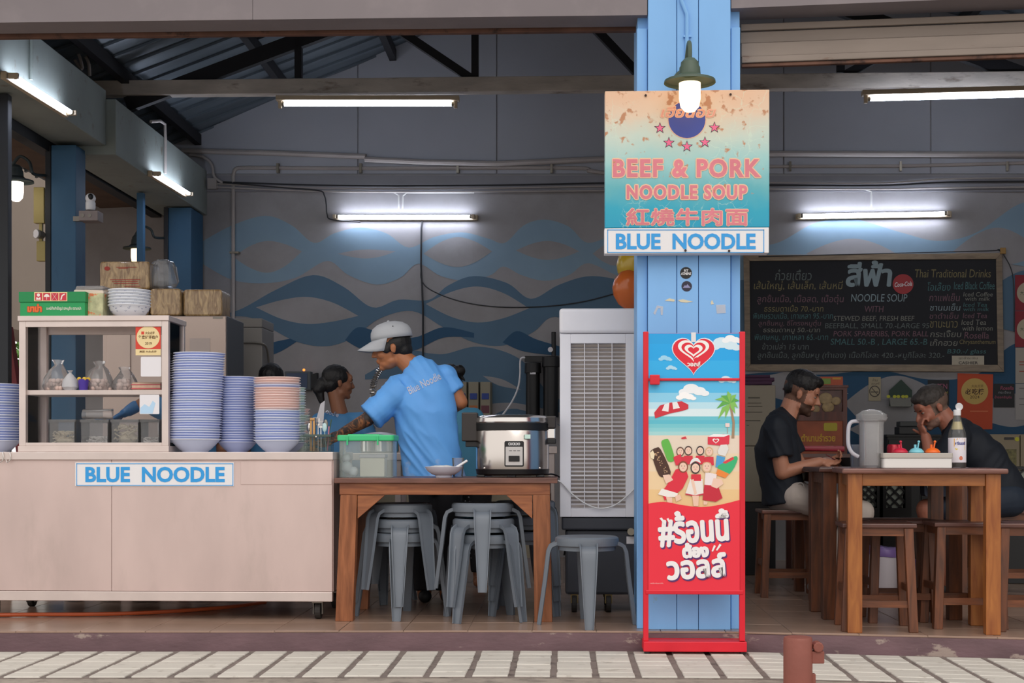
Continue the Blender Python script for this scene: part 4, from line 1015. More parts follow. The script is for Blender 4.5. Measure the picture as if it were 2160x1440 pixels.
# stack of patterned bowls
PORC = mat('patterned_porcelain', '#e2e6ee', .2); INKB = mat('bowl_blue_ink', '#4a5a8c', .4)
zz = zc+.001; bc = P(273, 664, .58)
rb = .5*(P(317, 640, .58).x-P(229, 640, .58).x)
for k in range(6):
    t = thing('patterned_bowl', ('lowest', 'second lowest', 'third lowest', 'third highest', 'second highest', 'topmost')[k] + ' blue and white patterned bowl in the stack on the cabinet', 'bowl', (bc.x, bc.y, zz+.0165*k), 0, 'patterned bowls stacked on the cabinet')
    z0_ = zz+.0165*k
    pf = [(rb*.48, 0), (rb*.52, .004), (rb*.75, .018), (rb*.90, .040), (rb*.955, .060), (rb*1.0, .064), (rb*1.0, .0685), (rb*.97, .069), (rb*.86, .046), (rb*.68, .024), (.001, .012)]
    MB().lathe(pf, (bc.x, bc.y, z0_), 30, close=True).build('bowl', PORC, t, smooth=True)
    mb = MB()
    rows = ((.0535, .942, 14),) if k else ((.0535, .942, 14), (.044, .918, 9), (.030, .835, 12))
    for (zr, rr_, nn) in rows:
        for i in range(nn):
            an = 2*math.pi*(i+.3*k)/nn + .1
            cc = Vector((bc.x+rb*rr_*math.cos(an), bc.y+rb*rr_*math.sin(an), z0_+zr)); tn = Vector((-math.sin(an), math.cos(an), 0)); nrm = Vector((math.cos(an), math.sin(an), 0))
            for s in (-1, 0, 1):
                mb.sphere(cc+tn*(.0042*s)+Vector((0, 0, -.002 if s == 0 else .001)), .0016, 6, 4)
    stuff(mb.build('blue_pattern', INKB, t))
# ------------------------------------------------ stacks of melamine bowls
MEL_B = mat('melamine_blue', '#b6c4f0', .32, rnd=.05); MEL_P = mat('melamine_pink', '#f5d8d2', .32, rnd=.05); MEL_W = mat('melamine_pale', '#c9d4ee', .32, rnd=.04); MEL_E = mat('melamine_pale_edge', '#cfe0d8', .35, rnd=.04)
MEL_R = {MEL_B: mat('melamine_rim_blue', '#d3daf2', .3), MEL_P: mat('melamine_rim_pink', '#f2d6d0', .3), MEL_W: mat('melamine_rim_pale', '#e6eaf4', .3), MEL_E: mat('melamine_rim_green', '#e2ece6', .3)}
def bowl_mesh(r, m):
    mb = MB(); h = r*.5
    pf = [(r*.5, 0), (r*.52, h*.08), (r*.60, h*.18), (r*.82, h*.62), (r*.955, h*.95), (r, h*.97), (r, h*1.03), (r*.94, h*1.02), (r*.80, h*.70), (r*.58, h*.26), (.001, h*.2)]
    mb.lathe(pf, (0, 0, 0), 32, m)
    mb.mi(MEL_R[m]); n_ = 32
    for fi in range(4*n_, 6*n_): mb.m[fi] = 1
    o = mb.build('bowl_mesh_tmp', m, smooth=True, origin=(0, 0, 0)); me = o.data; bpy.data.objects.remove(o); return me
def bowl_stack(px0, px1, pytop, pybase, Y, pitch_px, cols, label, group, z_base=None, lean=0.0):
    s = SCL((px0+px1)/2, Y); r = (px1-px0)/2*s
    cx = PX((px0+px1)/2, Y); z0_ = zt+.0005 if z_base is None else z_base
    h = r*.5; topz = P((px0+px1)/2, pytop, Y).z
    pit = pitch_px*s; n = int(round((topz - z0_ - h*1.03)/pit))+1
    mes = {}
    for k in range(n):
        c_ = cols(k, n)
        if c_ not in mes: mes[c_] = bowl_mesh(r, c_)
        o = bpy.data.objects.new('melamine_bowl', mes[c_]); COL.objects.link(o)
        o.location = (cx + lean*k*pit + random.uniform(-.0012, .0012), Y + random.uniform(-.0015, .0015), z0_ + k*pit)
        o.rotation_euler = (random.uniform(-.006, .006), random.uniform(-.006, .006), random.uniform(0, 6))
        lb = label(k, n, c_)
        tag(o, lb, 'bowl', group)
bowl_stack(-52, 42, 808, 952, .62, 5.3, lambda k, n: MEL_B if k % 5 else MEL_W, lambda k, n, c: 'blue melamine bowl in the stack left of the display cabinet' if c is MEL_B else 'pale melamine bowl in the stack left of the display cabinet', 'bowls left of the cabinet')
bowl_stack(358, 465, 743, 952, .56, 5.1, lambda k, n: MEL_B if (k*7) % 4 else MEL_W, lambda k, n, c: 'blue melamine bowl in the tallest stack beside the cabinet' if c is MEL_B else 'pale melamine bowl in the tallest stack beside the cabinet', 'bowls in the tallest stack', lean=.05)
bowl_stack(459, 543, 795, 952, .70, 5.0, lambda k, n: MEL_B, lambda k, n, c: 'blue melamine bowl in the middle stack on the cart', 'bowls in the middle stack')
bowl_stack(536, 634, 797, 952, .52, 5.2, lambda k, n: (MEL_P if (k > 12 and k != n-4) else (MEL_B if k % 3 else MEL_W)), lambda k, n, c: {MEL_P: 'pink melamine bowl in the mixed pink and blue stack', MEL_B: 'blue melamine bowl in the mixed pink and blue stack', MEL_W: 'pale melamine bowl in the mixed pink and blue stack'}[c], 'bowls in the pink and blue stack')
bowl_stack(565, 645, 818, 952, .775, 5.2, lambda k, n: MEL_E if k % 4 else MEL_W, lambda k, n, c: 'pale green edged bowl in the stack behind the pink bowls' if c is MEL_E else 'pale blue bowl in the stack behind the pink bowls', 'bowls behind the pink stack')
bowl_stack(606, 654, 860, 952, .935, 6.5, lambda k, n: MEL_P if k % 3 == 2 or k == n-1 else MEL_E, lambda k, n, c: 'small pink bowl in the low stack behind the cutlery basket' if c is MEL_P else 'small pale bowl in the low stack behind the cutlery basket', 'small bowls behind the cutlery')
# ------------------------------------------------ cutlery basket
Yk = .50
a = P(640, 951, Yk); b = P(697, 916, Yk)
ck = thing('cutlery_basket', 'dark green wire mesh cutlery basket at the right end of the cart', 'basket', ((a.x+b.x)/2, Yk+.05, zt))
M_mesh = mat('basket_wire', '#4d5e5a', .5, .3)
h_ = b.z-zt; mb = MB(); nx, nz = 22, 14
for i in range(nx+1):
    x = a.x + (b.x-a.x)*i/nx
    for yy in (Yk, Yk+.1): mb.bar((x, yy, zt+.001), (x, yy, zt+h_), .0014, .0014, up=(1, 0, 0))
for j in range(nz+1):
    z = zt+.002+(h_-.002)*j/nz
    for yy in (Yk, Yk+.1): mb.bar((a.x, yy, z), (b.x, yy, z), .0014, .0014)
    for x in (a.x, b.x): mb.bar((x, Yk, z), (x, Yk+.1, z), .0014, .0014)
stuff(mb.build('wire_mesh', M_mesh, ck)); MB().box(a.x-.003, b.x+.003, Yk-.003, Yk+.103, zt+h_-.012, zt+h_).box(a.x, b.x, Yk, Yk+.1, zt+.0005, zt+.003).build('rim', M_mesh, ck)
MB().sphere((PX(667, Yk), Yk-.005, zt+h_-.012), .007, 10, 6).build('knob', CHROME, ck, smooth=True)
WOODL = mat('pale_wood_utensil', '#c99a62', .6); MINT = mat('mint_plastic', '#bcd9dd', .4); PNK = mat('pink_plastic', '#e08aa0', .4)
def utensil(name, label, px, pytop, dy, m, shape, lean=0.0):
    top = P(px, pytop, Yk+dy); bt = Vector((top.x - lean, Yk+dy, zt+.006))
    d = top-bt
    mb = MB()
    if shape == 'tong':
        for s in (-1, 1): mb.bar(bt+Vector((.008*s, 0, 0)), top+Vector((.008*s, 0, 0)), .004, .011, up=(1, 0, 0))
        mb.cyl(top+Vector((-.012, 0, 0)), top+Vector((.012, 0, 0)), .008, n=10)
    elif shape == 'fork':
        mb.bar(bt, bt+d*.78, .005, .003); w0 = bt+d*.78; mb.cbox(w0+Vector((0, 0, .004)), (.02, .003, .008))
        for s in range(4): mb.bar(w0+Vector((-.0085+.0057*s, 0, .006)), top+Vector((-.0085+.0057*s, 0, 0)), .0025, .0025, up=(1, 0, 0))
    elif shape == 'spoon':
        mb.bar(bt, bt+d*.72, .006, .003); mb.sphere(bt+d*.86, (.013, .006, d.length*.17), 12, 8)
    elif shape == 'stick': mb.cyl(bt, top, .003, .004, 8)
    return tag(mb.build(name, m, smooth=True), label, 'utensil', 'utensils in the cutlery basket')
utensil('wooden_tongs', 'pale wooden tongs standing in the cutlery basket', 659, 884, .03, WOODL, 'tong')
for i, (px, py, dy) in enumerate(((665, 880, .06), (671, 882, .075), (677, 888, .05))): utensil('fork', ('leftmost', 'middle', 'rightmost')[i]+' steel fork standing in the cutlery basket', px, py, dy, CHROME, 'fork')
utensil('plastic_spoon', 'mint plastic spoon standing in the cutlery basket', 684, 893, .02, MINT, 'spoon', -.01)
utensil('steel_ladle', 'dark steel spoon leaning at the back of the cutlery basket', 688, 886, .08, GAL, 'spoon', .02)
utensil('pink_straw', 'pink straw leaning at the right of the cutlery basket', 694, 899, .05, PNK, 'stick', .008)
utensil('green_chopstick', 'dark green chopstick leaning right in the cutlery basket', 699, 884, .07, mat('dark_green_plastic', '#3e5a50', .4), 'stick', .03)
utensil('steel_spoon', 'steel soup spoon leaning left in the cutlery basket', 651, 893, .085, CHROME, 'spoon', -.012)

# plastic tubs standing on the floor under the cart, seen in the gap below it
for i, (px0, px1, col, lb) in enumerate(((120, 168, '#7a7f84', 'grey plastic tub under the cart left of the pale one'), (196, 246, '#b0aca0', 'pale plastic tub under the middle of the cart'), (262, 330, '#5a5048', 'brown plastic tub under the cart'), (400, 432, '#34363c', 'dark canister under the right half of the cart'))):
    Yu = 1.15; x0, x1 = PX(px0, Yu), PX(px1, Yu); t = thing('floor_tub', lb, 'tub', ((x0+x1)/2, Yu+.1, 0)); r = (x1-x0)/2
    MB().lathe([(r*.82, .001), (r*.86, .01), (r*.98, .26), (r, .262), (r*.94, .262), (r*.8, .015)], ((x0+x1)/2, Yu+.1, 0), 20).build('tub_body', mat('tub_'+col, col, .5), t, smooth=True)
    MB().lathe([(r*.98, .255), (r*1.06, .258), (r*1.06, .275), (r*.98, .276)], ((x0+x1)/2, Yu+.1, 0), 20).build('rim', mat('tub_'+col, col, .5), t, smooth=True)
# ================================================================== WOODEN WORK TABLE
WD1 = wood('table_wood', '#a2633c', '#7a4427', axis='x'); WD1z = wood('table_wood_upright', '#a2633c', '#74401f', axis='z'); WD1t = wood('table_top_wood', '#7d5346', '#5a3a30', axis='x')
Yt, Yt2 = .28, .92
tb = thing('work_table', 'reddish wooden work table with corner braces carrying the rice cooker', 'table', P(938, 1312, Yt))
ztb = PZ(1008, Yt, 938)
def tbx(n, px0, py0, px1, py1, y0, y1, m, bev=.003):
    a = P(px0, py1, Yt); b = P(px1, py0, Yt); return MB().box(a.x, b.x, y0, y1, a.z, b.z).build(n, m, tb, bevel=bev)
tbx('table_top', 706, 1008, 1176, 1018.5, Yt-.02, Yt2, WD1t)
tbx('apron', 716, 1019, 1160, 1043, Yt, Yt+.025, WD1); tbx('apron', 716, 1019, 1160, 1043, Yt2-.045, Yt2-.02, WD1)
for px in (716, 1150):
    a = P(px, 1043, Yt); b = P(px+10, 1019, Yt); MB().box(a.x, b.x, Yt+.03, Yt2-.05, a.z, b.z).build('apron', WD1, tb)
for yy in (Yt+.001, Yt2-.08):
    for (x0, x1, b0, b1) in ((718, 753, 707, 744), (1124, 1160, 1127, 1165)):
        A = [P(x0, 1043.5, Yt), P(x1, 1043.5, Yt), P(b1, 1312, Yt), P(b0, 1312, Yt)]
        for p in A: p.y = yy
        A[2].z = A[3].z = 0.0
        MB().prism(A[::-1], (0, .075, 0)).build('leg', WD1z, tb, bevel=.003)
for pts in ([(754, 1044), (812, 1044), (754, 1094)], [(1068, 1044), (1123, 1044), (1123, 1094)]):
    MB().prism([P(a, b, Yt+.005) for a, b in pts][::-1], (0, .025, 0)).build('corner_brace', WD1, tb, bevel=.002)
# ================================================================== PLASTIC STOOLS
GR = mat('grey_stool_plastic', '#6b737d', .42, var=.04)
def stool_proto():
    t = thing('plastic_stool', '', 'stool', (0, 0, 0))
    H, r = .455, .165
    MB().lathe([(.001, H-.004), (r*.8, H-.001), (r*.93, H), (r*.99, H-.008), (r, H-.022), (r*.985, H-.045), (r*.94, H-.05), (r*.9, H-.03), (.001, H-.016)], (0, 0, 0), 32).build('seat', GR, t, smooth=True)
    lg = None
    for i in range(4):
        an = math.pi/2*i; u = Vector((math.cos(an), math.sin(an), 0)); v = Vector((-math.sin(an), math.cos(an), 0))
        # a curved strap: out from the seat then down and outwards, tapering, with turned-in edges
        path = [(r*.80, H-.040, .048), (r*.98, H-.046, .047), (r*1.10, H-.056, .046), (r*1.16, H-.08, .045), (r*1.19, H-.12, .043), (r*1.26, H-.22, .037), (r*1.36, H-.34, .030), (r*1.455, 0.0, .022)]
        vs = []; fs = []
        for j, (rr_, z, hw) in enumerate(path):
            a, b = path[max(j-1, 0)], path[min(j+1, len(path)-1)]
            tn = Vector((0, 0, b[1]-a[1])) + u*(b[0]-a[0]); tn.normalize(); nr = tn.cross(v).normalized()
            c_ = u*rr_ + Vector((0, 0, z))
            for (s, dn) in ((-1, -.018), (-1, 0), (-.8, .004), (.8, .004), (1, 0), (1, -.018), (.86, -.016), (.8, -.002), (-.8, -.002), (-.86, -.016)):
                vs.append(c_ + v*(hw*s) - nr*dn)
        n_ = 10
        for j in range(len(path)-1):
            for k in range(n_): fs.append((j*n_+k, j*n_+(k+1) % n_, (j+1)*n_+(k+1) % n_, (j+1)*n_+k))
        fs += [tuple(range(n_))[::-1], tuple(range((len(path)-1)*n_, len(path)*n_))]
        for q in vs: q.z = max(q.z, 0)
        mb = MB(); mb.add(vs, fs); o = mb.build('leg', GR, t, smooth=True, ang=50)
    MB().lathe([(r*.86, H-.07), (r*.9, H-.07), (r*.9, H-.03), (r*.86, H-.03), (r*.86, H-.07)], (0, 0, 0), 24, close=False).build('seat_skirt', GR, t, smooth=True)
    return t
st0 = stool_proto(); used = [False]
def stool(px, Y, rz, lift, label, group='grey plastic stools'):
    loc = (PX(px, Y), Y, lift)
    if not used[0]:
        used[0] = True; o = st0; o.location = loc; o.rotation_euler = (0, 0, rz)
    else: o = clone(st0, loc, rz)
    o['label'] = label; o['group'] = group; return o
dz = .083
stool(848, .53, R(0), 0, 'bottom grey plastic stool in the stack under the left of the table'); stool(848, .53, R(3), dz*.9, 'middle grey plastic stool in the stack under the left of the table'); stool(848, .53, R(45), dz*1.9, 'top grey plastic stool in the stack under the left of the table')
stool(1022, .40, R(58), 0, 'bottom grey plastic stool in the stack under the right of the table'); stool(1020, .40, R(50), dz, 'middle grey plastic stool in the stack under the right of the table'); stool(1018, .40, R(3), dz*2, 'top grey plastic stool in the stack under the right of the table')
stool(1238, .20, R(2), 0, 'single grey plastic stool in front of the air cooler')
for k in range(3): stool(1108, .70, R(45), dz*k, ('bottom', 'middle', 'top')[k]+' grey plastic stool in the stack behind the table leg beside the air cooler')
for k in range(2): stool(790, 1.3, R(20), dz*k, ('lower', 'upper')[k]+' grey plastic stool in the dark pair behind the left stool stack')
for k in range(2): stool(1050, 1.3, R(10), dz*k, ('lower', 'upper')[k]+' grey plastic stool in the dark pair behind the right stool stack')
# ================================================================== RICE COOKER
Yr = .60
cx = PX(1081, Yr); zc0 = ztb+.001
rk = thing('rice_cooker', 'large stainless steel rice cooker with black handles on the work table', 'rice cooker', (cx, Yr, ztb))
s = SCL(1081, Yr); rw = 79*s
def zy(py): return P(1081, py, Yr-.16).z
z_ft = zc0; z_b0, z_b1, z_r, z_k, z_l, z_t = zy(1003), zy(991), zy(907), zy(891), zy(880), zy(875)
SX, SY = 1.0, .86
CYL = mat('cooker_steel', '#cfc8c2', .2, 1.0)
MB().lathe([(rw*.88, z_b0), (rw*.96, z_b0+.008), (rw*.985, z_b1+.004), (rw*.95, z_b1+.004)], (cx, Yr, 0), 40, BLACK, SX, SY).build('base', BLACK, rk, smooth=True)
MB().lathe([(rw*.965, z_b1), (rw*.975, z_b1+.02), (rw*.975, z_r-.004), (rw*.965, z_r)], (cx, Yr, 0), 48, CYL, SX, SY).build('body', CYL, rk, smooth=True)
MB().lathe([(rw*.955, z_r), (rw*.99, z_r+.002), (rw*1.0, z_k-.004), (rw*.98, z_k)], (cx, Yr, 0), 40, BLACK, SX, SY).build('black_band', BLACK, rk, smooth=True)
MB().lathe([(rw*.98, z_k), (rw*1.0, z_k+.006), (rw*.985, z_l), (rw*.9, z_t), (rw*.5, z_t+.006), (.001, z_t+.008)], (cx, Yr, 0), 40, CHROME, SX, SY).build('lid', CHROME, rk, smooth=True)
HB = mat('handle_brown_black', '#2a2422', .4)
xa, xb = PX(975, Yr), PX(1008, Yr)
MB().box(xa, xb, Yr-.05, Yr+.05, zy(930), zy(868)).build('side_handle', HB, rk, bevel=.006); MB().box(xa+.02, xb+.01, Yr-.035, Yr+.035, zy(942), zy(930)+.002).build('handle_lug', BLACK, rk, bevel=.004)
xa, xb = PX(1150, Yr), PX(1173, Yr)
MB().box(xa, xb, Yr-.05, Yr+.05, zy(902), zy(876)).build('side_handle', HB, rk, bevel=.006); MB().box(xa+.006, xb-.004, Yr-.04, Yr+.04, zy(924), zy(902)).build('handle_grip', CHROME, rk, bevel=.004); MB().box(xa, xb, Yr-.04, Yr+.04, zy(935), zy(924)).build('handle_lug', BLACK, rk, bevel=.004)
for px in (1016, 1081, 1140):
    x = PX(px, Yr); yy = Yr - rw*SY*.78 if px == 1081 else Yr - rw*.4
    MB().box(x-.022, x+.022, yy-.02, yy+.02, zc0, z_b0+.004).build('foot', BLACK, rk, bevel=.003)
yp = Yr - rw*SY*.975 - .006
cpn = thing  # (plain alias unused)
a = P(1064, 984, yp); b = P(1105, 930, yp)
pn = MB().rbox(a.x, b.x, yp, yp+.02, a.z, b.z, .008, axis='y').build('control_panel', BLACK, rk, bevel=.001)
a2 = P(1066.5, 981, yp); b2 = P(1102.5, 942, yp)
MB().rbox(a2.x, b2.x, yp-.002, yp-.0002, a2.z, b2.z, .004, axis='y').build('panel_face', mat('panel_silver', '#c9c6c4', .4, .3), pn)
a2 = P(1073, 973, yp); b2 = P(1096, 961, yp)
MB().box(a2.x, b2.x, yp-.008, yp-.0022, a2.z, b2.z).build('switch', BLACK, pn, bevel=.002)
mb = MB(); text_px(mb, 'CUCKOO', 1072, 933, 1097, 939, yp-.0008, WHITE, bold=.04)
for x in (1074, 1082.5, 1091): flat(mb, [(x, 950), (x+6, 950), (x+6, 951), (x, 951)], BLACK, lambda a, b: P(a, b, yp-.0026))
mb.build('lettering', None, pn)
a2 = P(1107, 925, Yr-rw*.80); b2 = P(1119, 916, Yr-rw*.80)
MB().box(a2.x, b2.x, Yr-rw*.835, Yr-rw*.70, a2.z, b2.z).build('energy_label', mat('pale_mint_label', '#cfeee4', .5), rk)
for px in (1022, 1139):
    p = P(px, 987, Yr-.1); yy = Yr - SY*math.sqrt(max(0, (rw*.975)**2-(p.x-cx)**2)) - .001; MB().sphere((p.x, yy, p.z), (.006, .004, .006), 10, 6).build('rivet', CHROME, rk, smooth=True)
cab('power_cord', 'black power cord drooping from the rice cooker behind the table', [(PX(1150, .7), .74, ztb+.012), (PX(1166, .9), .85, ztb+.012), (PX(1180, .96), .95, ztb-.005), (PX(1192, .97), .96, .72), (PX(1197, .97), .97, .6), (PX(1196, .97), .97, .45), (PX(1190, .97), .97, .3)], .005, BLACK)
Yw = .685
cab('electric_cable', 'white cord looping across the front of the air cooler', [P(x, y, Yw) for x, y in ((1162, 1006), (1185, 1018), (1205, 1040), (1235, 1062), (1265, 1072), (1295, 1066), (1320, 1048), (1342, 1026), (1356, 1005))], .004, WHITE)
# ================================================================== STORAGE BOX WITH GREEN LID, BOWL, CUP
Yx = .52
bx_ = thing('storage_box', 'clear plastic storage box with a bright green lid on the work table', 'box', P(770, 1008, Yx))
CLR = clear('clear_box_plastic', '#f8fcfb', .3, .22, '#e2f0ee', .12); GL = mat('green_lid', '#3cc37e', .35)
a = P(713, 1008, Yx-.1); b = P(829, 928, Yx-.1)
mb = MB()
z0_ = ztb+.001
mb.rbox(a.x+.004, b.x-.004, Yx-.1, Yx+.12, z0_, b.z, .02); mb.f.pop(1); mb.m.pop(1)
mb.build('tub', CLR, bx_, smooth=True)
MB().rbox(a.x-.006, b.x+.006, Yx-.11, Yx+.13, b.z-.004, P(770, 917, Yx-.1).z, .022).build('lid', GL, bx_, bevel=.006)
aa = P(731, 916, Yx-.1); bb = P(798, 915, Yx-.1)
MB().box(aa.x, bb.x, Yx-.06, Yx+.08, P(770, 917, Yx-.1).z-.001, P(770, 915, Yx-.1).z).build('lid_ridge', GL, bx_, bevel=.002)
for px in (731, 795):
    p = P(px, 935, Yx-.113); MB().box(p.x, p.x+.008, Yx-.116, Yx-.105, p.z-.008, P(px, 920, Yx).z).build('clip', GL, bx_)
for (px, py, r, m) in ((727, 985, .032, 0), (741, 994, .026, 0), (726, 965, .022, 0)):
    p = P(px, py, Yx); mb = MB().sphere((p.x+.01, Yx+.02, max(p.z, z0_+r)), r, 12, 8); warp(mb, .004, 40); tag(mb.build('tied_bag', mat('milky_white', '#d8dde6', .5), smooth=True), {727: 'largest white tied bag inside the storage box', 741: 'white tied bag at the bottom of the storage box', 726: 'small white tied bag higher in the storage box'}[px], 'food bag', 'tied bags in the storage box')
a = P(760, 1003, Yx); b = P(812, 958, Yx)
pt_ = thing('food_tub', 'white food tub with a grey lid inside the storage box', 'tub', ((a.x+b.x)/2, Yx+.03, z0_+.002))
MB().box(a.x, b.x, Yx-.02, Yx+.09, z0_+.002, b.z-.02).build('tub', mat('cream_plastic', '#d9d2c2', .5), pt_, bevel=.006); MB().box(a.x-.004, b.x+.004, Yx-.024, Yx+.094, b.z-.02, b.z).build('lid', mat('grey_lid', '#b6b2bc', .5), pt_, bevel=.005)
Ybw = .42
bo = thing('soup_bowl', 'white soup bowl of noodles on the work table', 'bowl', (PX(936, Ybw), Ybw, ztb))
r = 40*SCL(936, Ybw); h = P(936, 984, Ybw).z-ztb
MB().lathe([(r*.42, .001), (r*.45, .012), (r*.62, .018), (r*.86, h*.6), (r, h), (r*.975, h+.001), (r*.82, h*.62), (r*.5, .024), (.001, .02)], (PX(936, Ybw), Ybw, ztb), 32).build('bowl', mat('white_melamine', '#dcdcea', .3), bo, smooth=True)
mb = MB().sphere((PX(930, Ybw), Ybw, ztb+h*.86), (r*.78, r*.78, h*.26), 16, 8); warp(mb, .006, 30); mb.build('noodles', NOW, bo, smooth=True)
p0 = P(960, 987, Ybw-.01); p1 = P(986, 971, Ybw-.01)
tag(MB().bar(p0, p1, .012, .018, up=(0, -1, .2)).sphere(p0-(p1-p0)*.3, (.02, .014, .012), 10, 6).build('soup_spoon', WHITE, bevel=.003, smooth=True), 'white plastic soup spoon resting in the soup bowl', 'spoon')
tag(MB().lathe([(.026, .001), (.033, .105), (.031, .105), (.024, .004), (.001, .004)], (PX(966, .52), .53, ztb), 20).build('clear_cup', clear('cup_plastic', '#f2f4f8', .25, .12, '#ccd2da', .1), smooth=True), 'clear plastic cup behind the soup bowl', 'cup')
# ================================================================== AIR COOLER
Ya = .70
ac = thing('air_cooler', 'tall white evaporative air cooler with a louvred grille beside the pillar', 'air cooler', (PX(1280, Ya), Ya+.2, 0))
ACW = mat('cooler_white', '#eeeef5', .45, var=.03); ACG = mat('cooler_dark_base', '#3a3d46', .55)
xL, xR = PX(1181, Ya), PX(1181, Ya)+.66
def az(py): return P(1260, py, Ya).z
MB().box(xL, xR, Ya+.05, Ya+.5, az(1090), az(655)).build('body', ACW, ac, bevel=.02, seg=3)
MB().box(xL-.003, xR+.003, Ya-.012, Ya+.48, az(703), az(650)).build('top_cap', ACW, ac, bevel=.018, seg=3)
gx0_, gx1_ = PX(1204, Ya), PX(1320, Ya); gxr1 = gx1_ + (gx1_-gx0_)+.04
gt, gbm = az(724), az(1072)
for (x0, x1, z0, z1) in ((xL, gx0_, az(1090), az(704)), (gx1_, gx1_+.05, az(1090), az(704)), (gx1_+.05+.28, xR, az(1090), az(704)), (gx0_, gx1_, gt, az(704)), (gx0_, gx1_, az(1090), gbm), (gx1_+.05, gx1_+.33, gt, az(704)), (gx1_+.05, gx1_+.33, az(1090), gbm)):
    MB().box(x0, x1, Ya, Ya+.05, z0, z1).build('frame_panel', ACW, ac, bevel=.002, seg=1)
ns = 40; pit = (gt-gbm)/ns
sl0 = None
for gi, (u0, u1) in enumerate(((gx0_, gx1_), (gx1_+.05, gx1_+.33))):
    for i in range(ns):
        z = gbm + pit*(i+.5)
        M = Matrix.Translation((0, Ya+.024, z)) @ Matrix.Rotation(R(-38), 4, 'X')
        MB().box(u0+.001, u1-.001, -.011, .011, -.0011, .0011, None, M).build('slat', mat('slat_beige', '#c9bfb7', .5), ac)
    for k in range(1, 4): x = u0+(u1-u0)*k/4; MB().box(x-.002, x+.002, Ya+.003, Ya+.008, gbm, gt).build('grille_bar', ACW, ac)
    for k in range(1, 10): z = gbm+(gt-gbm)*k/10; MB().box(u0, u1, Ya+.0005, Ya+.0028, z-.002, z+.002).build('grille_bar', ACW, ac)
MB().box(xL+.01, xR-.01, Ya+.01, Ya+.49, az(1118), az(1091)).build('tank_lip', ACG, ac, bevel=.01)
MB().box(xL+.03, xR-.03, Ya+.03, Ya+.47, .10, az(1118)).build('water_tank', ACG, ac, bevel=.015)
p = P(1331, 1121, Ya); MB().cyl((p.x, Ya+.03, p.z), (p.x, Ya-.01, p.z), .02, n=16).build('drain_plug', mat('plug_beige', '#a99f8c', .5), ac, smooth=True)
a = P(1322, 1147, Ya); MB().box(a.x, a.x+.05, Ya+.026, Ya+.03, a.z, a.z+.04).build('label_plate', PAPER, ac)
for x in (xL+.08, xL+.08+.19, xR-.08):
    for y in (Ya+.06, Ya+.42):
        MB().cyl((x-.014, y, .048), (x+.014, y, .048), .048, n=20).build('caster_wheel', RUB, ac, bevel=.004); MB().box(x-.02, x+.02, y-.012, y+.03, .05, .1).build('caster_fork', mat('brass_fork', '#8d7a50', .5, .5), ac)
# ================================================================== BALLOONS
def balloon(label, px, py, Y, rx, rz_, m):
    p = P(px, py, Y); t = thing('balloon', label, 'balloon', p - Vector((0, 0, rz_+.02)))
    MB().lathe([(.001, -rz_*1.08), (rx*.2, -rz_*1.0), (rx*.62, -rz_*.75), (rx*.93, -rz_*.3), (rx, .1*rz_), (rx*.88, rz_*.5), (rx*.5, rz_*.87), (.001, rz_)], p, 20).build('skin', m, t, smooth=True)
    MB().tube([p-Vector((0, 0, rz_*1.1)), Vector((p.x+.02, Ya+.25, az(650)+.001))], .0015, 5).build('string', WHITE, t)
    MB().lathe([(.004, -rz_*1.07), (.016, -rz_*1.07-.016), (.001, -rz_*1.07-.014)], p, 10).build('knot', m, t)
balloon('orange balloon beside the pillar above the air cooler', 1326, 610, 1.1, .095, .115, mat('orange_balloon', '#c0622a', .25)); balloon('yellow balloon behind the pillar above the orange balloon', 1336, 562, 1.25, .10, .12, mat('yellow_balloon', '#b89a2c', .25))
balloon('dark blue balloon mostly hidden by the pillar', 1345, 560, 1.5, .115, .13, mat('navy_balloon', '#1e2a5c', .25))
# ================================================================== KITCHEN BEHIND
Yf = 2.0
def wbox(mb, px0, py0, px1, py1, Y, dy): a = P(px0, py1, Y); b = P(px1, py0, Y); return mb.box(a.x, b.x, Y, Y+dy, a.z, b.z)
fr_ = thing('fridge', 'tall stainless steel fridge behind the display cabinet', 'fridge', (PX(345, Yf), Yf+.25, 0))
zf1 = PZ(665, Yf, 400); fx0, fx1 = PX(216, Yf), PX(477, Yf); fxm = PX(345, Yf)
KST = mat('fridge_steel', '#b8a69c', .4, .6, var=.06, vscale=2)
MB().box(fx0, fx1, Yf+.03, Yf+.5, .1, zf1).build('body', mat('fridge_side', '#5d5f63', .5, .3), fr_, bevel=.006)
for (a, b) in ((fx0+.002, fxm-.003), (fxm+.003, fx1-.002)):
    MB().box(a, b, Yf, Yf+.0295, .92, zf1-.004).build('door', KST, fr_, bevel=.006); d = MB().box(a, b, Yf, Yf+.0295, .12, .912).build('door', KST, fr_, bevel=.006)
mb = MB(); p0 = P(226, 828, Yf); p1 = P(276, 700, Yf); mb.rbox(p0.x, p1.x, Yf-.012, Yf, p0.z, p1.z, .02, axis='y'); mb.build('door_inset', KST, fr_, bevel=.004)
MB().box(fxm-.03, fxm-.018, Yf-.03, Yf-.001, 1.0, 1.25).build('handle', CHROME, fr_, bevel=.004)
for x in (fx0+.06, fx1-.06): MB().cyl((x, Yf+.1, 0), (x, Yf+.1, .1), .02, n=10).build('foot', BLACK, fr_)
for x in (fx0+.06, fx1-.06): MB().cyl((x, Yf+.42, 0), (x, Yf+.42, .1), .02, n=10).build('foot', BLACK, fr_)
a = P(449, 672, Yf); MB().box(a.x, a.x+.065, Yf-.003, Yf, a.z, a.z+.012).build('badge', GAL, fr_)
tag(MB().box(PX(400, Yf), PX(443, Yf), Yf-.002, Yf-.0003, PZ(742, Yf, 420), PZ(713, Yf, 420)).build('paper_sheet', mat('taped_paper', '#b9aba4', .7)), 'small faded paper sheet taped to the fridge door', 'paper')
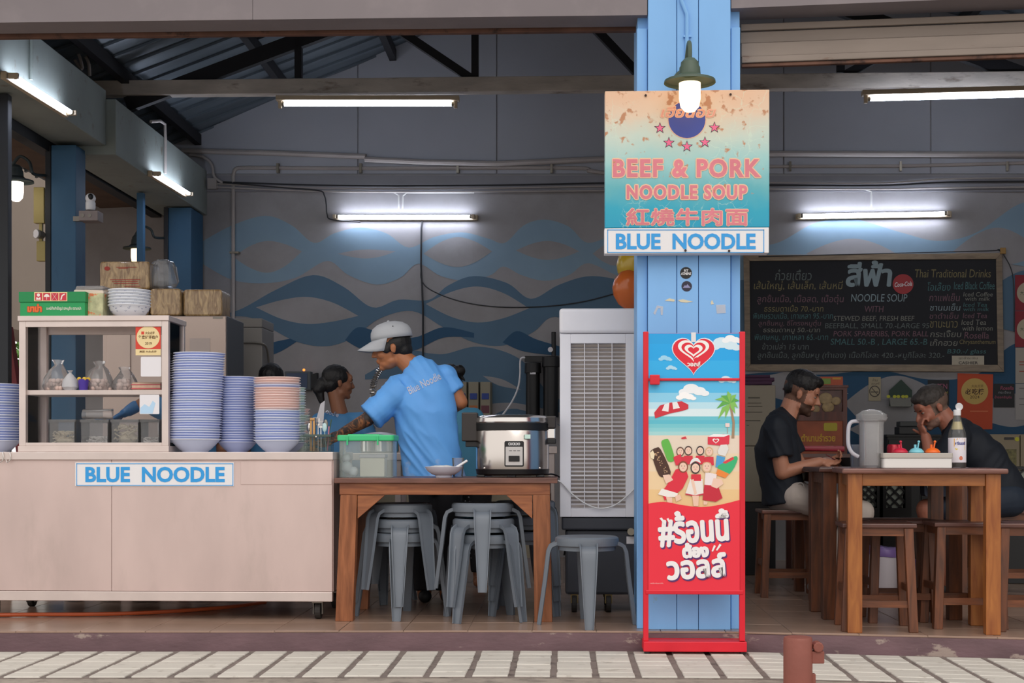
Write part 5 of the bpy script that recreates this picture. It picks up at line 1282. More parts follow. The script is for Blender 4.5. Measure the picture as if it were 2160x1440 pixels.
# noodle packs wrapped in plastic on the fridge
def pack_mat():
    m = bpy.data.materials.new('wrapped_noodles'); MATS['wrapped_noodles'] = m; nt, N, L, b = nodes_of(m)
    g_ = N.new('ShaderNodeNewGeometry'); mp = N.new('ShaderNodeMapping'); mp.inputs['Scale'].default_value = (1, 1, .25); L.new(g_.outputs['Position'], mp.inputs['Vector'])
    n = N.new('ShaderNodeTexNoise'); n.inputs['Scale'].default_value = 42; n.inputs['Detail'].default_value = 3; n.inputs['Distortion'].default_value = 1.2; L.new(mp.outputs[0], n.inputs['Vector'])
    rp = N.new('ShaderNodeValToRGB'); e = rp.color_ramp.elements; e[0].position = .35; e[1].position = .65; e[0].color = C('#8c6c46'); e[1].color = C('#c8a878'); L.new(n.outputs['Fac'], rp.inputs['Fac']); L.new(rp.outputs[0], b.inputs['Base Color'])
    bp = N.new('ShaderNodeBump'); bp.inputs['Strength'].default_value = .7; bp.inputs['Distance'].default_value = .012; L.new(n.outputs['Fac'], bp.inputs['Height']); L.new(bp.outputs[0], b.inputs['Normal'])
    b.inputs['Roughness'].default_value = .3; b.inputs['Coat Weight'].default_value = .5; b.inputs['Coat Roughness'].default_value = .1
    return m
PK = pack_mat()
def pack(label, px0, py0, px1, py1, Y, z0, dep=.24):
    a = P(px0, py1, Y); b = P(px1, py0, Y); h = b.z-a.z
    t = thing('noodle_pack', label, 'noodle pack', ((a.x+b.x)/2, Y+dep/2, z0), 0, 'wrapped noodle packs on the fridge')
    mb = MB().rbox(a.x, b.x, Y, Y+dep, z0+.0005, z0+h, .02, axis='y', n=3); mb.build('noodle_block', PK, t, smooth=True, bevel=.012, seg=3)
    return t, z0+h
zb_ = zf1+.001
_, z1_ = pack('wrapped brown noodle pack beneath the top one on the fridge', 214, 608, 312, 664, 2.02, zb_)
tp_, z2_ = pack('topmost wrapped brown noodle pack with red print', 210, 549, 315, 608.5, 2.03, z1_+.002)
pack('wrapped brown noodle pack right of the patterned bowls', 316, 606, 381, 664, 2.03, zb_); pack('wrapped brown noodle pack at the right end of the fridge', 386, 607, 468, 664, 2.06, zb_)
RDP = mat('pack_red_print', '#b03a2c', .5); mb = MB(); yq3 = 2.027
flat(mb, ell(226, 566, 6, 4.5, 16), RDP, lambda a, b: P(a, b, yq3))
for (x0, y0, x1) in ((245, 563, 288), (250, 565, 270), (232, 589, 296), (236, 593, 290), (240, 597, 292), (262, 603, 296)): flat(mb, [(x0, y0), (x1, y0-.3), (x1, y0+1), (x0, y0+1.3)], RDP, lambda a, b: P(a, b, yq3))
mb.build('red_print', None, tp_)
c0 = P(343, 606, 2.16); zz_ = zb_ + .19
mb = MB().lathe([(.001, .002), (.088, .002), (.1, .03), (.1, .08), (.09, .13), (.065, .17), (.03, .185), (.001, .19)], (c0.x, c0.y, P(343, 606, 2.16).z), 22, sy=.8); warp(mb, .028, 16)
for v in mb.v: v.z = max(v.z, P(343, 606, 2.16).z+.001)
tag(mb.build('plastic_bag', clear('grey_plastic_bag', '#f0f2f4', .4, .22, '#c8cacf', .12), smooth=True), 'bulging clear grey plastic bag on the noodle packs', 'food bag')
# grey ice machine
Yi = 2.9
ic = thing('ice_machine', 'grey two part metal cabinet behind the fridge', 'machine', (PX(531, Yi), Yi+.2, 0))
ICE = mat('ice_grey', '#8d8984', .5, .2); x0, x1 = PX(511, Yi), PX(553, Yi)
MB().box(x0-.4, x1, Yi, Yi+.4, .1, PZ(690, Yi, 530)-.002).build('lower_cabinet', ICE, ic, bevel=.006); MB().box(x0-.4, x1, Yi, Yi+.4, PZ(690, Yi, 530), PZ(671, Yi, 530)).build('upper_cabinet', ICE, ic, bevel=.006)
MB().tube(smoothpts([P(512, 722, Yi-.015), P(535, 722, Yi-.015), P(556, 726, Yi-.01), P(564, 740, Yi+.1), P(568, 775, Yi+.2)], 5), .008, 8).build('pipe', GAL, ic, smooth=True)
for x in (x0-.36, x1-.05): MB().box(x-.02, x+.02, Yi+.03, Yi+.07, 0, .1).box(x-.02, x+.02, Yi+.33, Yi+.37, 0, .1).build('foot', BLACK, ic)
# prep counter with a pot
Yp = 1.60
pc = thing('prep_counter', 'stainless steel prep counter behind the server in blue', 'counter', (PX(745, Yp), Yp+.18, 0))
x0, x1 = PX(610, Yp), PX(853, Yp); zp = PZ(955, Yp, 800)
MB().box(x0, x1, Yp, Yp+.36, zp-.045, zp).build('worktop', STEEL2, pc, bevel=.003)
for x in (x0+.03, x1-.06):
    for y in (Yp+.02, Yp+.31): MB().box(x, x+.035, y, y+.035, 0, zp-.045).build('leg', STEEL2, pc)
MB().box(x0+.03, x1-.03, Yp+.03, Yp+.33, .25, .27).build('lower_shelf', STEEL2, pc)
pq = P(800, 955, Yp+.18)
pot = thing('cooking_pot', 'wide steel pot with a pale lid on the prep counter', 'pot', (pq.x, pq.y, zp))
MB().lathe([(.11, .001), (.125, .01), (.125, .10), (.13, .104), (.12, .104), (.115, .012)], (pq.x, pq.y, zp), 28).build('pot', CHROME, pot, smooth=True)
MB().lathe([(.132, .105), (.13, .112), (.05, .13), (.001, .133)], (pq.x, pq.y, zp), 28).build('lid', mat('pale_lid', '#c9c4c6', .35, .4), pot, smooth=True)
MB().tube([(pq.x-.13, pq.y-.03, zp+.085), (pq.x-.165, pq.y-.03, zp+.088), (pq.x-.165, pq.y+.03, zp+.088), (pq.x-.13, pq.y+.03, zp+.085)], .005, 8).build('handle', GAL, pot); MB().tube([(pq.x+.13, pq.y-.03, zp+.085), (pq.x+.165, pq.y-.03, zp+.088), (pq.x+.165, pq.y+.03, zp+.088), (pq.x+.13, pq.y+.03, zp+.085)], .005, 8).build('handle', GAL, pot)
# small wall monitor with an orange light, spring tap
mn = thing('wall_monitor', 'small dark blue screened device on the wall with an orange light', 'monitor', PB(632, 822, .1))
q = [PB(600, 783, .10), PB(655, 783, .10), PB(655, 823, .10), PB(600, 823, .10)]
MB().prism(q, WN*.06).build('casing', mat('device_grey', '#4c5256', .5), mn, bevel=.006); MB().prism([PB(604, 787, .103), PB(648, 787, .103), PB(648, 819, .103), PB(604, 819, .103)], WN*.002).build('screen', mat('device_screen', '#16355c', .3), mn)
MB().prism([PB(655.5, 790, .09), PB(668, 786, .06), PB(668, 822, .06), PB(655.5, 818, .09)], WN*.05).build('side_knob', BLACK, mn); p = PB(641, 780, .08); MB().sphere(p, .012, 8, 6).build('warning_light', mat('orange_light', '#ff8a3a', .4, emit=1.5), mn)
MB().prism([PB(618, 800, .04), PB(640, 800, .04), PB(640, 812, .04), PB(618, 812, .04)], WN*.039).build('wall_bracket', GAL, mn)
tz = thing('spring_tap', 'coiled spring kitchen tap behind the server', 'tap', P(788, 900, 2.9))
pts = smoothpts([P(786, 900, 2.9), P(786, 830, 2.9), P(791, 800, 2.9), P(805, 775, 2.9), P(822, 762, 2.9), P(836, 770, 2.9)], 8)
MB().tube(pts, .010, 8).build('hose', GAL, tz, smooth=True)
mb = MB(); hx = []
for i in range(220):
    t_ = i/219*(len(pts)-1); j = min(int(t_), len(pts)-2); c_ = pts[j].lerp(pts[j+1], t_-j); d_ = (pts[j+1]-pts[j]).normalized(); u = d_.orthogonal().normalized(); w_ = d_.cross(u); an = i*.9
    hx.append(c_ + (u*math.cos(an)+w_*math.sin(an))*.022)
mb.tube(hx, .0035, 5).build('spring_coil', CHROME, tz, smooth=True); MB().cyl(P(786, 900, 2.9), P(786, 900, 2.9)+Vector((0, 0, -.14)), .02, n=12).build('tap_body', CHROME, tz, smooth=True)
# sink bench under tap
sk = thing('sink_bench', 'steel sink bench along the back of the kitchen', 'sink', (PX(760, 2.75), 3.0, 0))
x0, x1 = PX(690, 2.75), PX(1175, 2.75); zs_ = P(786, 900, 2.9).z-.14
MB().box(x0, x1, 2.75, 3.35, zs_-.05, zs_).build('worktop', STEEL2, sk, bevel=.004); MB().box(x0+.02, x1-.02, 2.78, 2.8, .15, zs_-.05).build('front_panel', mat('bench_beige', '#9c937f', .6), sk)
for x in (x0+.02, x1-.06):
    for y in (2.77, 3.29): MB().box(x, x+.04, y, y+.04, 0, zs_-.05).build('leg', STEEL2, sk)
# soap dispensers
for i, (x0, x1) in enumerate(((968, 984), (988, 1009), (1013, 1034))):
    t = thing('soap_dispenser', ('leftmost', 'middle', 'rightmost')[i]+' beige soap dispenser on the wave wall', 'dispenser', PB((x0+x1)/2, 876, .05), 0, 'soap dispensers')
    MB().prism([PB(x0, 805, .09), PB(x1, 805, .09), PB(x1, 876, .09), PB(x0, 876, .09)], WN*.0895).build('body', mat('dispenser_beige', '#8f8874', .5), t, bevel=.004)
    MB().prism([PB(x0+3, 829, .1), PB(x1-3, 829, .1), PB(x1-3, 842, .1), PB(x0+3, 842, .1)], WN*.0095).build('blue_button', mat('button_blue', '#27408c', .5), t, bevel=.003)
    MB().prism([PB(x0+2, 855, .092), PB(x1-2, 855, .092), PB(x1-2, 871, .092), PB(x0+2, 871, .092)], WN*.0018).build('label_print', mat(('label_cream', 'label_orange', 'label_maroon')[i], ('#b8a888', '#b86a34', '#6a3a44')[i], .6), t)
# water filter
wf = thing('water_filter', 'black twin cylinder water filter with a gauge on the back wall', 'filter', PB(1140, 880, .1))
for (x, y0, y1, r) in ((1124, 765, 880, .06), (1162, 752, 880, .065)):
    a = PB(x, y1, .13); b = PB(x, y0+22, .13); MB().cyl(a, b, r, n=20).build('housing', BLACK, wf, smooth=True); c_ = PB(x, y0, .13); MB().cyl(b, c_, r*1.2, r*1.15, 20).build('cap', BLACK, wf, smooth=True, bevel=.004)
MB().bar(PB(1108, 757, .1), PB(1178, 757, .1), .05, .05).build('bracket', BLACK, wf); MB().cyl(PB(1168, 752, .1), PB(1168, 700, .1), .02, n=12).build('riser', BLACK, wf, smooth=True)
MB().cyl(PB(1161, 737, .11), PB(1161, 737, .14), .022, n=16).build('gauge', PAPER, wf, smooth=True); MB().prism([PB(1118, 785, .20), PB(1130, 785, .20), PB(1130, 789, .20), PB(1118, 789, .20)], WN*.002).build('tag', PAPER, wf)
cab('filter_hose', 'white hose curving down from the water filter', [PB(1108, 754, .12), PB(1098, 758, .12), PB(1097, 790, .12), PB(1092, 820, .14), PB(1078, 850, .16), PB(1060, 875, .18)], .008, WHITE)
# outside left: security camera, boxes, trees
sc_ = thing('security_camera', 'white dome security camera on a small box at the front blue post', 'camera', P(190, 443, 2.66))
p = P(191, 443, 2.66); MB().lathe([(.03, 0), (.034, .01), (.034, .05), (.030, .06)], p, 18).build('camera_base', WHITE, sc_, smooth=True); MB().sphere(p+Vector((0, 0, .082)), (.036, .036, .036), 16, 10).build('camera_head', WHITE, sc_, smooth=True); MB().sphere(p+Vector((.008, -.022, .088)), (.02, .018, .024), 12, 8).build('lens_window', BLACK, sc_, smooth=True)
jb = thing('socket_box', 'grey box with two round sockets under the security camera', 'box', P(186, 466, 2.6))
a = P(166, 465, 2.6); b = P(206, 443.5, 2.6); MB().box(a.x, b.x, 2.6, 2.72, a.z, b.z-.001).build('box', mat('socket_grey', '#8a7f7c', .6), jb, bevel=.003)
MB().box(PX(156, 2.72), PX(170, 2.7), 2.70, 2.74, PZ(460, 2.7), PZ(450, 2.7)).build('bracket', GAL, jb)
for x in (174, 189): p = P(x, 454, 2.6); MB().cyl(p, p+Vector((0, -.004, 0)), .014, n=16).build('socket', GAL, jb)
em = thing('emergency_light', 'yellowed emergency light box on the front side post', 'lamp', P(82, 550, 2.74))
YEL = mat('yellowed_plastic', '#a8985c', .5); a = P(70, 470, 2.74); b = P(92, 394, 2.74)
MB().box(a.x, b.x, 2.745, 2.8, a.z, b.z).build('batten', YEL, em, bevel=.004); p = P(77, 493, 2.7); MB().cyl(p, p+Vector((.02, .06, 0)), .034, .026, 18).build('spot_head', GAL, em, smooth=True); MB().cyl(p+Vector((-.004, -.006, 0)), p, .03, n=18).build('spot_lens', PAPER, em, smooth=True)
a = P(76, 550, 2.74); b = P(95, 508, 2.74); MB().box(a.x, b.x, 2.745, 2.8, a.z, b.z).build('battery_box', YEL, em, bevel=.004); a = P(80, 510, 2.74); b = P(86, 468, 2.74); MB().box(a.x, b.x, 2.76, 2.79, a.z, b.z).build('stem', YEL, em)
# red leaning post and trees in the alley
tag(MB().bar(P(12, 690, 4.2), P(62, 1040, 4.2), .09, .09).build('leaning_post', mat('red_post', '#7a2a2e', .6), bevel=.004), 'dark red leaning post beyond the side opening', 'post')
LEAF = mat('alley_leaf', '#5f8f3a', .6, var=.3, vscale=9); BARK = mat('alley_bark', '#5a4a3c', .8)
def tree(label, x, y, h, r, seed):
    t = thing('alley_tree', label, 'tree', (x, y, -.06)); rnd = random.Random(seed)
    MB().cyl((x, y, -.06), (x+.1, y, h*.7), .09, .05, 8).build('trunk', BARK, t, smooth=True)
    mb = MB()
    for i in range(900):
        d = Vector((rnd.gauss(0, 1), rnd.gauss(0, 1), rnd.gauss(0, 1))).normalized()*r*rnd.random()**.4; c_ = Vector((x+.1, y, h))+Vector((d.x, d.y, d.z*.8)); a = rnd.uniform(0, 6.28); b = rnd.uniform(-1, 1)
        u = Vector((math.cos(a), math.sin(a), b)).normalized()*.09; v = u.orthogonal().normalized()*.035
        mb.add([c_-u, c_+v, c_+u, c_-v], [(0, 1, 2, 3)])
    stuff(mb.build('foliage', LEAF, t))
tree('leafy green tree in the alley seen left of the cabinet', -8.2, 9.0, 1.9, 1.0, 3); tree('leafy green tree farther along the alley', -7.6, 12.5, 2.2, 1.1, 5)
# ================================================================== DINING BAY
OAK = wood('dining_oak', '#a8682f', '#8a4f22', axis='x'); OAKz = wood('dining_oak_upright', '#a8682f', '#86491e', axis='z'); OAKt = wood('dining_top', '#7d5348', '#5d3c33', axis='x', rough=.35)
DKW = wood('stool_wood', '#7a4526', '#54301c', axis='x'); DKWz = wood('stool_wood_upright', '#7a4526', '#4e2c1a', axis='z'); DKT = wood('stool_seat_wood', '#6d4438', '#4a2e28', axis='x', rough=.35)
def dtable(label, x0, x1, y0, dep, rz, H, leg=.07, tops=OAKt, m=OAK, mz=OAKz, over=.03):
    """table whose front left top corner is (x0, y0); built in its own frame, turned by rz"""
    L_ = (x1-x0)/math.cos(rz); o = Vector((x0, y0, 0))
    t = thing('dining_table', label, 'table', o, rz)
    def bx_(n, a0, a1, b0, b1, z0, z1, mm, bev=.003):
        mb = MB().box(a0, a1, b0, b1, z0, z1); W = Matrix.Translation(o) @ Matrix.Rotation(rz, 4, 'Z'); mb.v = [W @ v for v in mb.v]; return mb.build(n, mm, t, bevel=bev)
    bx_('table_top', 0, L_, 0, dep, H-.026, H, tops, .008)
    a, b, c_, d = over, L_-over, over, dep-over
    for (x, y) in ((a, c_), (b-leg, c_), (a, d-leg), (b-leg, d-leg)): bx_('leg', x, x+leg, y, y+leg, 0, H-.026, mz)
    bx_('apron', a+leg, b-leg, c_+.012, c_+.035, H-.086, H-.026, m); bx_('apron', a+leg, b-leg, d-.035, d-.012, H-.086, H-.026, m)
    bx_('apron', a+.012, a+.035, c_+leg, d-leg, H-.086, H-.026, m); bx_('apron', b-.035, b-.012, c_+leg, d-leg, H-.086, H-.026, m)
    return t
HT = .808
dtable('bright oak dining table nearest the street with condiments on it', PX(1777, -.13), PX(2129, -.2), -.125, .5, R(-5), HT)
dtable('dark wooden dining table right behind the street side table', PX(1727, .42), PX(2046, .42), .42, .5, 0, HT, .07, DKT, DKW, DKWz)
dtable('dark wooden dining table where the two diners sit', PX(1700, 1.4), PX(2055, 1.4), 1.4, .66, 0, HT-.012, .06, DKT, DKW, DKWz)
# wooden stools
def wstool_proto():
    t = thing('wooden_stool', '', 'stool', (0, 0, 0)); H, w_, d = .535, .36, .30
    MB().box(-w_/2, w_/2, -d/2, d/2, H-.022, H).build('seat', DKT, t, bevel=.005)
    for sx in (-1, 1):
        for sy in (-1, 1):
            b0 = Vector((sx*(w_/2-.012), sy*(d/2-.012), 0)); t0 = Vector((sx*(w_/2-.038), sy*(d/2-.03), H-.022))
            q = .022
            vs = [b0+Vector((i*q-sx*q*.2, j*q, 0)) for i, j in ((-1, -1), (1, -1), (1, 1), (-1, 1))] + [t0+Vector((i*q, j*q, 0)) for i, j in ((-1, -1), (1, -1), (1, 1), (-1, 1))]
            MB().add(vs, [(3, 2, 1, 0), (4, 5, 6, 7), (0, 1, 5, 4), (1, 2, 6, 5), (2, 3, 7, 6), (3, 0, 4, 7)]).build('leg', DKWz, t, bevel=.003)
    for sy in (-1, 1):
        MB().box(-w_/2+.06, w_/2-.06, sy*(d/2-.03)-.01, sy*(d/2-.03)+.01, H-.062, H-.022).build('apron', DKW, t)
        MB().box(-w_/2+.04, w_/2-.04, sy*(d/2-.018)-.01, sy*(d/2-.018)+.01, .12, .155).build('stretcher', DKW, t)
    for sx in (-1, 1):
        MB().box(sx*(w_/2-.038)-.01, sx*(w_/2-.038)+.01, -d/2+.05, d/2-.05, H-.062, H-.022).build('apron', DKW, t)
        MB().box(sx*(w_/2-.022)-.01, sx*(w_/2-.022)+.01, -d/2+.04, d/2-.04, .19, .225).build('stretcher', DKW, t)
    return t
ws = wstool_proto(); wu = [0]
def wstool(px, Y, label, rz=0):
    loc = (PX(px, Y), Y, 0)
    if wu[0] == 0: o = ws; o.location = loc; o.rotation_euler = (0, 0, rz); wu[0] = 1
    else: o = clone(ws, loc, rz)
    o['label'] = label; o['group'] = 'wooden stools of the dining bay'
wstool(1661, 1.72, 'wooden stool under the diner in cream trousers'); wstool(1846, .09, 'wooden stool tucked under the left of the street side table', R(-4)); wstool(1894, .46, 'wooden stool behind the one under the left of the street side table')
wstool(2030, .22, 'wooden stool under the right of the street side table'); wstool(2168, .12, 'wooden stool at the right edge of the picture beside the table leg', R(-4)); wstool(2140, 1.75, 'wooden stool under the diner in navy shorts')
# ---- things on the street side table
yT = .07
pj = thing('water_pitcher', 'clear plastic lidded water pitcher on the street side table', 'pitcher', (PX(1838, yT), yT, HT))
PCL = clear('pitcher_plastic', '#fdfdfe', .4, .17, '#ffffff', .06); px_ = PX(1838, yT); sc = SCL(1838, yT); k = 27.5*sc
hz_ = lambda py: P(1838, py, yT).z
MB().lathe([(k*.82, HT+.001), (k*.9, HT+.012), (k*.93, hz_(895)), (k*1.0, hz_(885)), (k*.97, hz_(885)), (k*.89, hz_(897)), (k*.84, HT+.014), (.001, HT+.012)], (px_, yT, 0), 28, close=False).build('jug', PCL, pj, smooth=True)
MB().lathe([(k*1.1, hz_(888)), (k*1.17, hz_(885)), (k*1.17, hz_(874)), (k*.9, hz_(870)), (k*.72, hz_(866)), (k*.3, hz_(863.5)), (.001, hz_(863))], (px_, yT, 0), 28).build('lid', PCL, pj, smooth=True)
MB().prism([P(1862, 878, yT-.01), P(1873, 880, yT-.01), P(1866, 890, yT-.01), P(1860, 890, yT-.01)], (0, .02, 0)).build('spout', PCL, pj)
MB().lathe([(.001, HT+.014), (k*.82, HT+.014), (k*.84, hz_(900)), (.001, hz_(900))], (px_, yT, 0), 24).build('water', clear('pitcher_water', '#fcfcfd', .3, .2, '#ffffff', .05), pj, smooth=True)
MB().tube(smoothpts([P(1812, 888, yT), P(1798, 889, yT), P(1791, 897, yT), P(1789, 915, yT), P(1790, 940, yT), P(1798, 955, yT), P(1811, 963, yT)], 5), .010, 10).build('handle', mat('frosted_handle', '#c9c8d0', .25, alpha=.85), pj, smooth=True)
pg = (PX(1806, .32), .32)
tag(MB().lathe([(.028, .001), (.034, .12), (.032, .12), (.026, .004), (.001, .004)], (pg[0], pg[1], HT), 18).build('water_glass', clear('glass_tumbler', '#e8eaee', .3, .12, '#c0c4cc', .06), smooth=True), 'clear tumbler behind the pitcher handle', 'glass')
cy = .04
cd = thing('condiment_tray', 'white plastic condiment tray on the street side table', 'tray', (PX(1937, cy), cy, HT))
TW = mat('tray_white', '#e4e2de', .4); TC = mat('tray_cream', '#b9b3aa', .45)
a = P(1862, 983, cy-.06); b = P(2011, 955, cy-.06); zt_m = P(1930, 966, cy-.06).z
MB().rbox(a.x+.004, b.x-.004, cy-.06, cy+.07, HT+.001, zt_m, .012).build('tray_body', TW, cd, bevel=.002); MB().rbox(a.x, b.x, cy-.064, cy+.074, zt_m, b.z, .014).build('tray_rim', TC, cd, bevel=.002)
for i, (px, col, nm) in enumerate(((1899, '#c0203c', 'crimson'), (1933, '#7cc4d2', 'turquoise'), (1967, '#ea6a1e', 'orange'))):
    x = PX(px, cy); t = thing('condiment_jar', nm+' lidded condiment jar with a spoon standing in the tray', 'jar', (x, cy, b.z), 0, 'condiment jars'); m = mat('lid_'+nm, col, .35)
    MB().lathe([(.036, b.z+.0005), (.038, b.z+.004), (.036, b.z+.009), (.026, b.z+.02), (.010, b.z+.026), (.001, b.z+.027)], (x, cy, 0), 24).build('lid', m, t, smooth=True)
    MB().cyl((x-.006, cy, b.z+.02), (x-.006, cy, b.z+.042), .0065, n=12).build('lid_knob', m, t, smooth=True)
    MB().cyl((x+.006, cy, b.z+.02), (x+(.012 if i else .002), cy, b.z+.055), .004, n=8).sphere((x+(.012 if i else .002), cy, b.z+.056), .007, 10, 7).build('spoon_handle', m, t, smooth=True)
sdc = thing('soda_can', 'red drinks can behind the crimson condiment jar', 'can', (PX(1884, .2), .2, HT)); xk = PX(1884, .2); zk = P(1884, 937, .2).z-HT
MB().lathe([(.026, .001), (.032, .008), (.032, zk-.012), (.027, zk-.002), (.025, zk), (.001, zk-.002)], (xk, .2, HT), 22).build('can_body', mat('can_red', '#a8142a', .3, .3), sdc, smooth=True)
# sauce bottle
yB = .12; xB = PX(2019, yB); sB = SCL(2019, yB)
sbt = thing('sauce_bottle', 'glass sauce bottle with a white flip cap and yellow label', 'bottle', (xB, yB, HT)); bz = lambda py: P(2019, py, yB).z
BG = clear('bottle_glass', '#f0f0ee', .35, .05, '#ffffff', .04); rB = 18.5*sB
MB().lathe([(rB*.92, HT+.001), (rB, HT+.006), (rB, bz(922)), (rB*.93, bz(912)), (rB*.62, bz(895)), (rB*.42, bz(880)), (rB*.36, bz(876))], (xB, yB, 0), 26, close=False).build('glass', BG, sbt, smooth=True)
MB().lathe([(.001, HT+.004), (rB*.93, HT+.004), (rB*.95, bz(925)), (.001, bz(925))], (xB, yB, 0), 24).build('sauce', mat('dark_sauce', '#1e120c', .2), sbt, smooth=True)
MB().lathe([(rB*1.005, bz(975)), (rB*1.01, bz(974)), (rB*1.01, bz(924)), (rB*1.005, bz(923))], (xB, yB, 0), 26, close=False).build('label_wrap', mat('bottle_label', '#e4dfe6', .5), sbt, smooth=True)
def on_b(a, b): # wrap a pixel onto the bottle's front
    x = (a-2019)*sB; return Vector((xB+x, yB-math.sqrt(max((rB*1.016)**2-x*x, 1e-7)), bz(b)))
mb = MB()
for (pts, c_) in (([(2008, 925), (2014, 925), (2019, 925), (2025, 925), (2031, 925), (2031, 948), (2025, 950), (2019, 950), (2013, 948), (2008, 944)], '#e0a848'), ([(2009, 944), (2014, 946), (2019, 947), (2025, 947), (2031, 944), (2031, 949), (2019, 951), (2012, 949)], '#e8cf3c'), (ell(2022, 966, 4, 4.5, 10), '#d8785a')): mb.poly([on_b(a, b) for a, b in pts], mat('blabel_'+c_, c_, .5))
text_fit(mb, 'ศรีรสสดี', 2010, 2032, 938, 931, lambda a, b: on_b(a, b)+Vector((0, -.0012, 0)), mat('label_blue', '#2a3a8c', .5), bold=.03); mb.build('label_print', None, sbt)
MB().lathe([(rB*.62, bz(906)), (rB*.66, bz(905)), (rB*.48, bz(890)), (rB*.46, bz(889))], (xB, yB, 0), 20, close=False).build('neck_label', mat('neck_gold', '#d8c890', .5), sbt, smooth=True)
MB().lathe([(rB*.40, bz(876)), (rB*.42, bz(875)), (rB*.42, bz(864)), (.001, bz(863))], (xB, yB, 0), 20).build('cap', WHITE, sbt, smooth=True); pc_ = P(2019, 860, yB); MB().cyl((pc_.x+.008, yB-.012, pc_.z+.004), (pc_.x+.008, yB+.0, pc_.z+.008), .018, n=18).build('flip_top', WHITE, sbt, smooth=True)
# ---- bins, crates, cabinets at the back of the bay
def bin_(label, px0, px1, py0, Y):
    x = PX((px0+px1)/2, Y); r = (px1-px0)/2*SCL(px0, Y); h = P(px0, py0, Y).z; t = thing('waste_bin', label, 'bin', (x, Y, 0))
    MB().lathe([(r*.85, .001), (r*.88, .01), (r, h), (r*.97, h), (r*.8, .012)], (x, Y, 0), 26).build('bin_body', mat('bin_white', '#c9c2c8', .4), t, smooth=True)
    mb = MB().lathe([(r*1.02, h-.03), (r*1.06, h-.005), (r*1.0, h+.02), (r*.8, h+.03), (r*.4, h+.022), (.001, h+.02)], (x, Y, 0), 22); warp(mb, .012, 16, px0); mb.build('purple_liner', mat('purple_liner', '#7d64a0', .4), t, smooth=True)
bin_('white waste bin with a purple liner seen between the stool legs', 1822, 1896, 1162, 1.9); bin_('smaller white waste bin with a purple liner right of the first', 1927, 1972, 1190, 1.35)
def crate(label, px0, px1, py0, py1, Y):
    a = P(px0, py1, Y); b = P(px1, py0, Y); t = thing('lattice_crate', label, 'crate', ((a.x+b.x)/2, Y+.15, 0), 0, 'black lattice crates')
    MB().box(a.x+.01, b.x-.01, Y+.03, Y+.3, .3, b.z-.01).build('lining', mat('crate_lining', '#a2a89c', .7), t)
    mb = MB(); W_ = b.x-a.x; H_ = b.z-a.z; n_ = 3; st_ = W_/2
    x = -H_
    while x < W_:
        for s_ in (0, 1):
            x0, x1 = max(x, 0), min(x+H_, W_); z0, z1 = x0-x, x1-x
            if x1 > x0+.01:
                p, q = (a.x+x0, a.z+z0), (a.x+x1, a.z+z1)
                if s_: p, q = (a.x+W_-x0, p[1]), (a.x+W_-x1, q[1])
                mb.bar((p[0], Y+.02-.004*s_, p[1]), (q[0], Y+.02-.004*s_, q[1]), .008, .012)
        x += st_
    mb.build('lattice', BLACK, t)
    MB().box(a.x-.04, a.x, Y, Y+.3, 0, b.z+.01).box(b.x, b.x+.04, Y, Y+.3, 0, b.z+.01).box(a.x, b.x, Y, Y+.3, 0, a.z).box(a.x, b.x, Y, Y+.3, b.z, b.z+.02).build('frame', BLACK, t)
crate('black lattice crate under the table behind the left table leg', 1818, 1850, 1016, 1071, 2.6); crate('black lattice crate in the middle under the diners table', 1868, 1910, 1016, 1071, 2.6); crate('black lattice crate at the right edge behind the leaning diner', 2140, 2185, 990, 1088, 2.6)
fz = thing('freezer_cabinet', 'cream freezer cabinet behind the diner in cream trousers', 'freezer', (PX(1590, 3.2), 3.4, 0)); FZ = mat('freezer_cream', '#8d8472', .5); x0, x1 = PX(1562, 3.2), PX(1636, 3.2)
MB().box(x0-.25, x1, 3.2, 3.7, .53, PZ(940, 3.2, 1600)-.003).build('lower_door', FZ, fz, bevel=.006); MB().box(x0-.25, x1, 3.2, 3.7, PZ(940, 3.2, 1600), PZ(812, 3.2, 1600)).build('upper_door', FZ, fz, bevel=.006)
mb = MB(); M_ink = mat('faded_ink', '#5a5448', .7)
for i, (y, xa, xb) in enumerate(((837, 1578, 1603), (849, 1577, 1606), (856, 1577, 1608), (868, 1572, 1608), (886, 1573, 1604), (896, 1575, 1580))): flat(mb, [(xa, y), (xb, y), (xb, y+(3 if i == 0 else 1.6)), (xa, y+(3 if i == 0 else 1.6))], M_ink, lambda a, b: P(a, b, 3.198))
mb.build('notice_print', None, fz); MB().box(x0-.25, x1, 3.2, 3.7, 0, .527).build('dark_base', BLACK, fz)  # black block below the freezer doors, added to stand in for the shadow there
zz3 = PZ(812, 3.2, 1600); mb = MB()
for i, (w_, h) in enumerate(((.34, .03), (.36, .028), (.33, .022))):
    mb.rbox(x1-.36, x1-.36+w_+.0, 3.25, 3.6, zz3+.001+.026*i, zz3+.001+.026*i+h, .01, axis='x')
warp(mb, .008, 9)
for v in mb.v: v.z = max(v.z, zz3+.0005)
tag(mb.build('folded_cloth', mat('plum_cloth', '#4a2c46', .8), smooth=True), 'folded plum coloured cloth on the cream freezer cabinet', 'cloth')
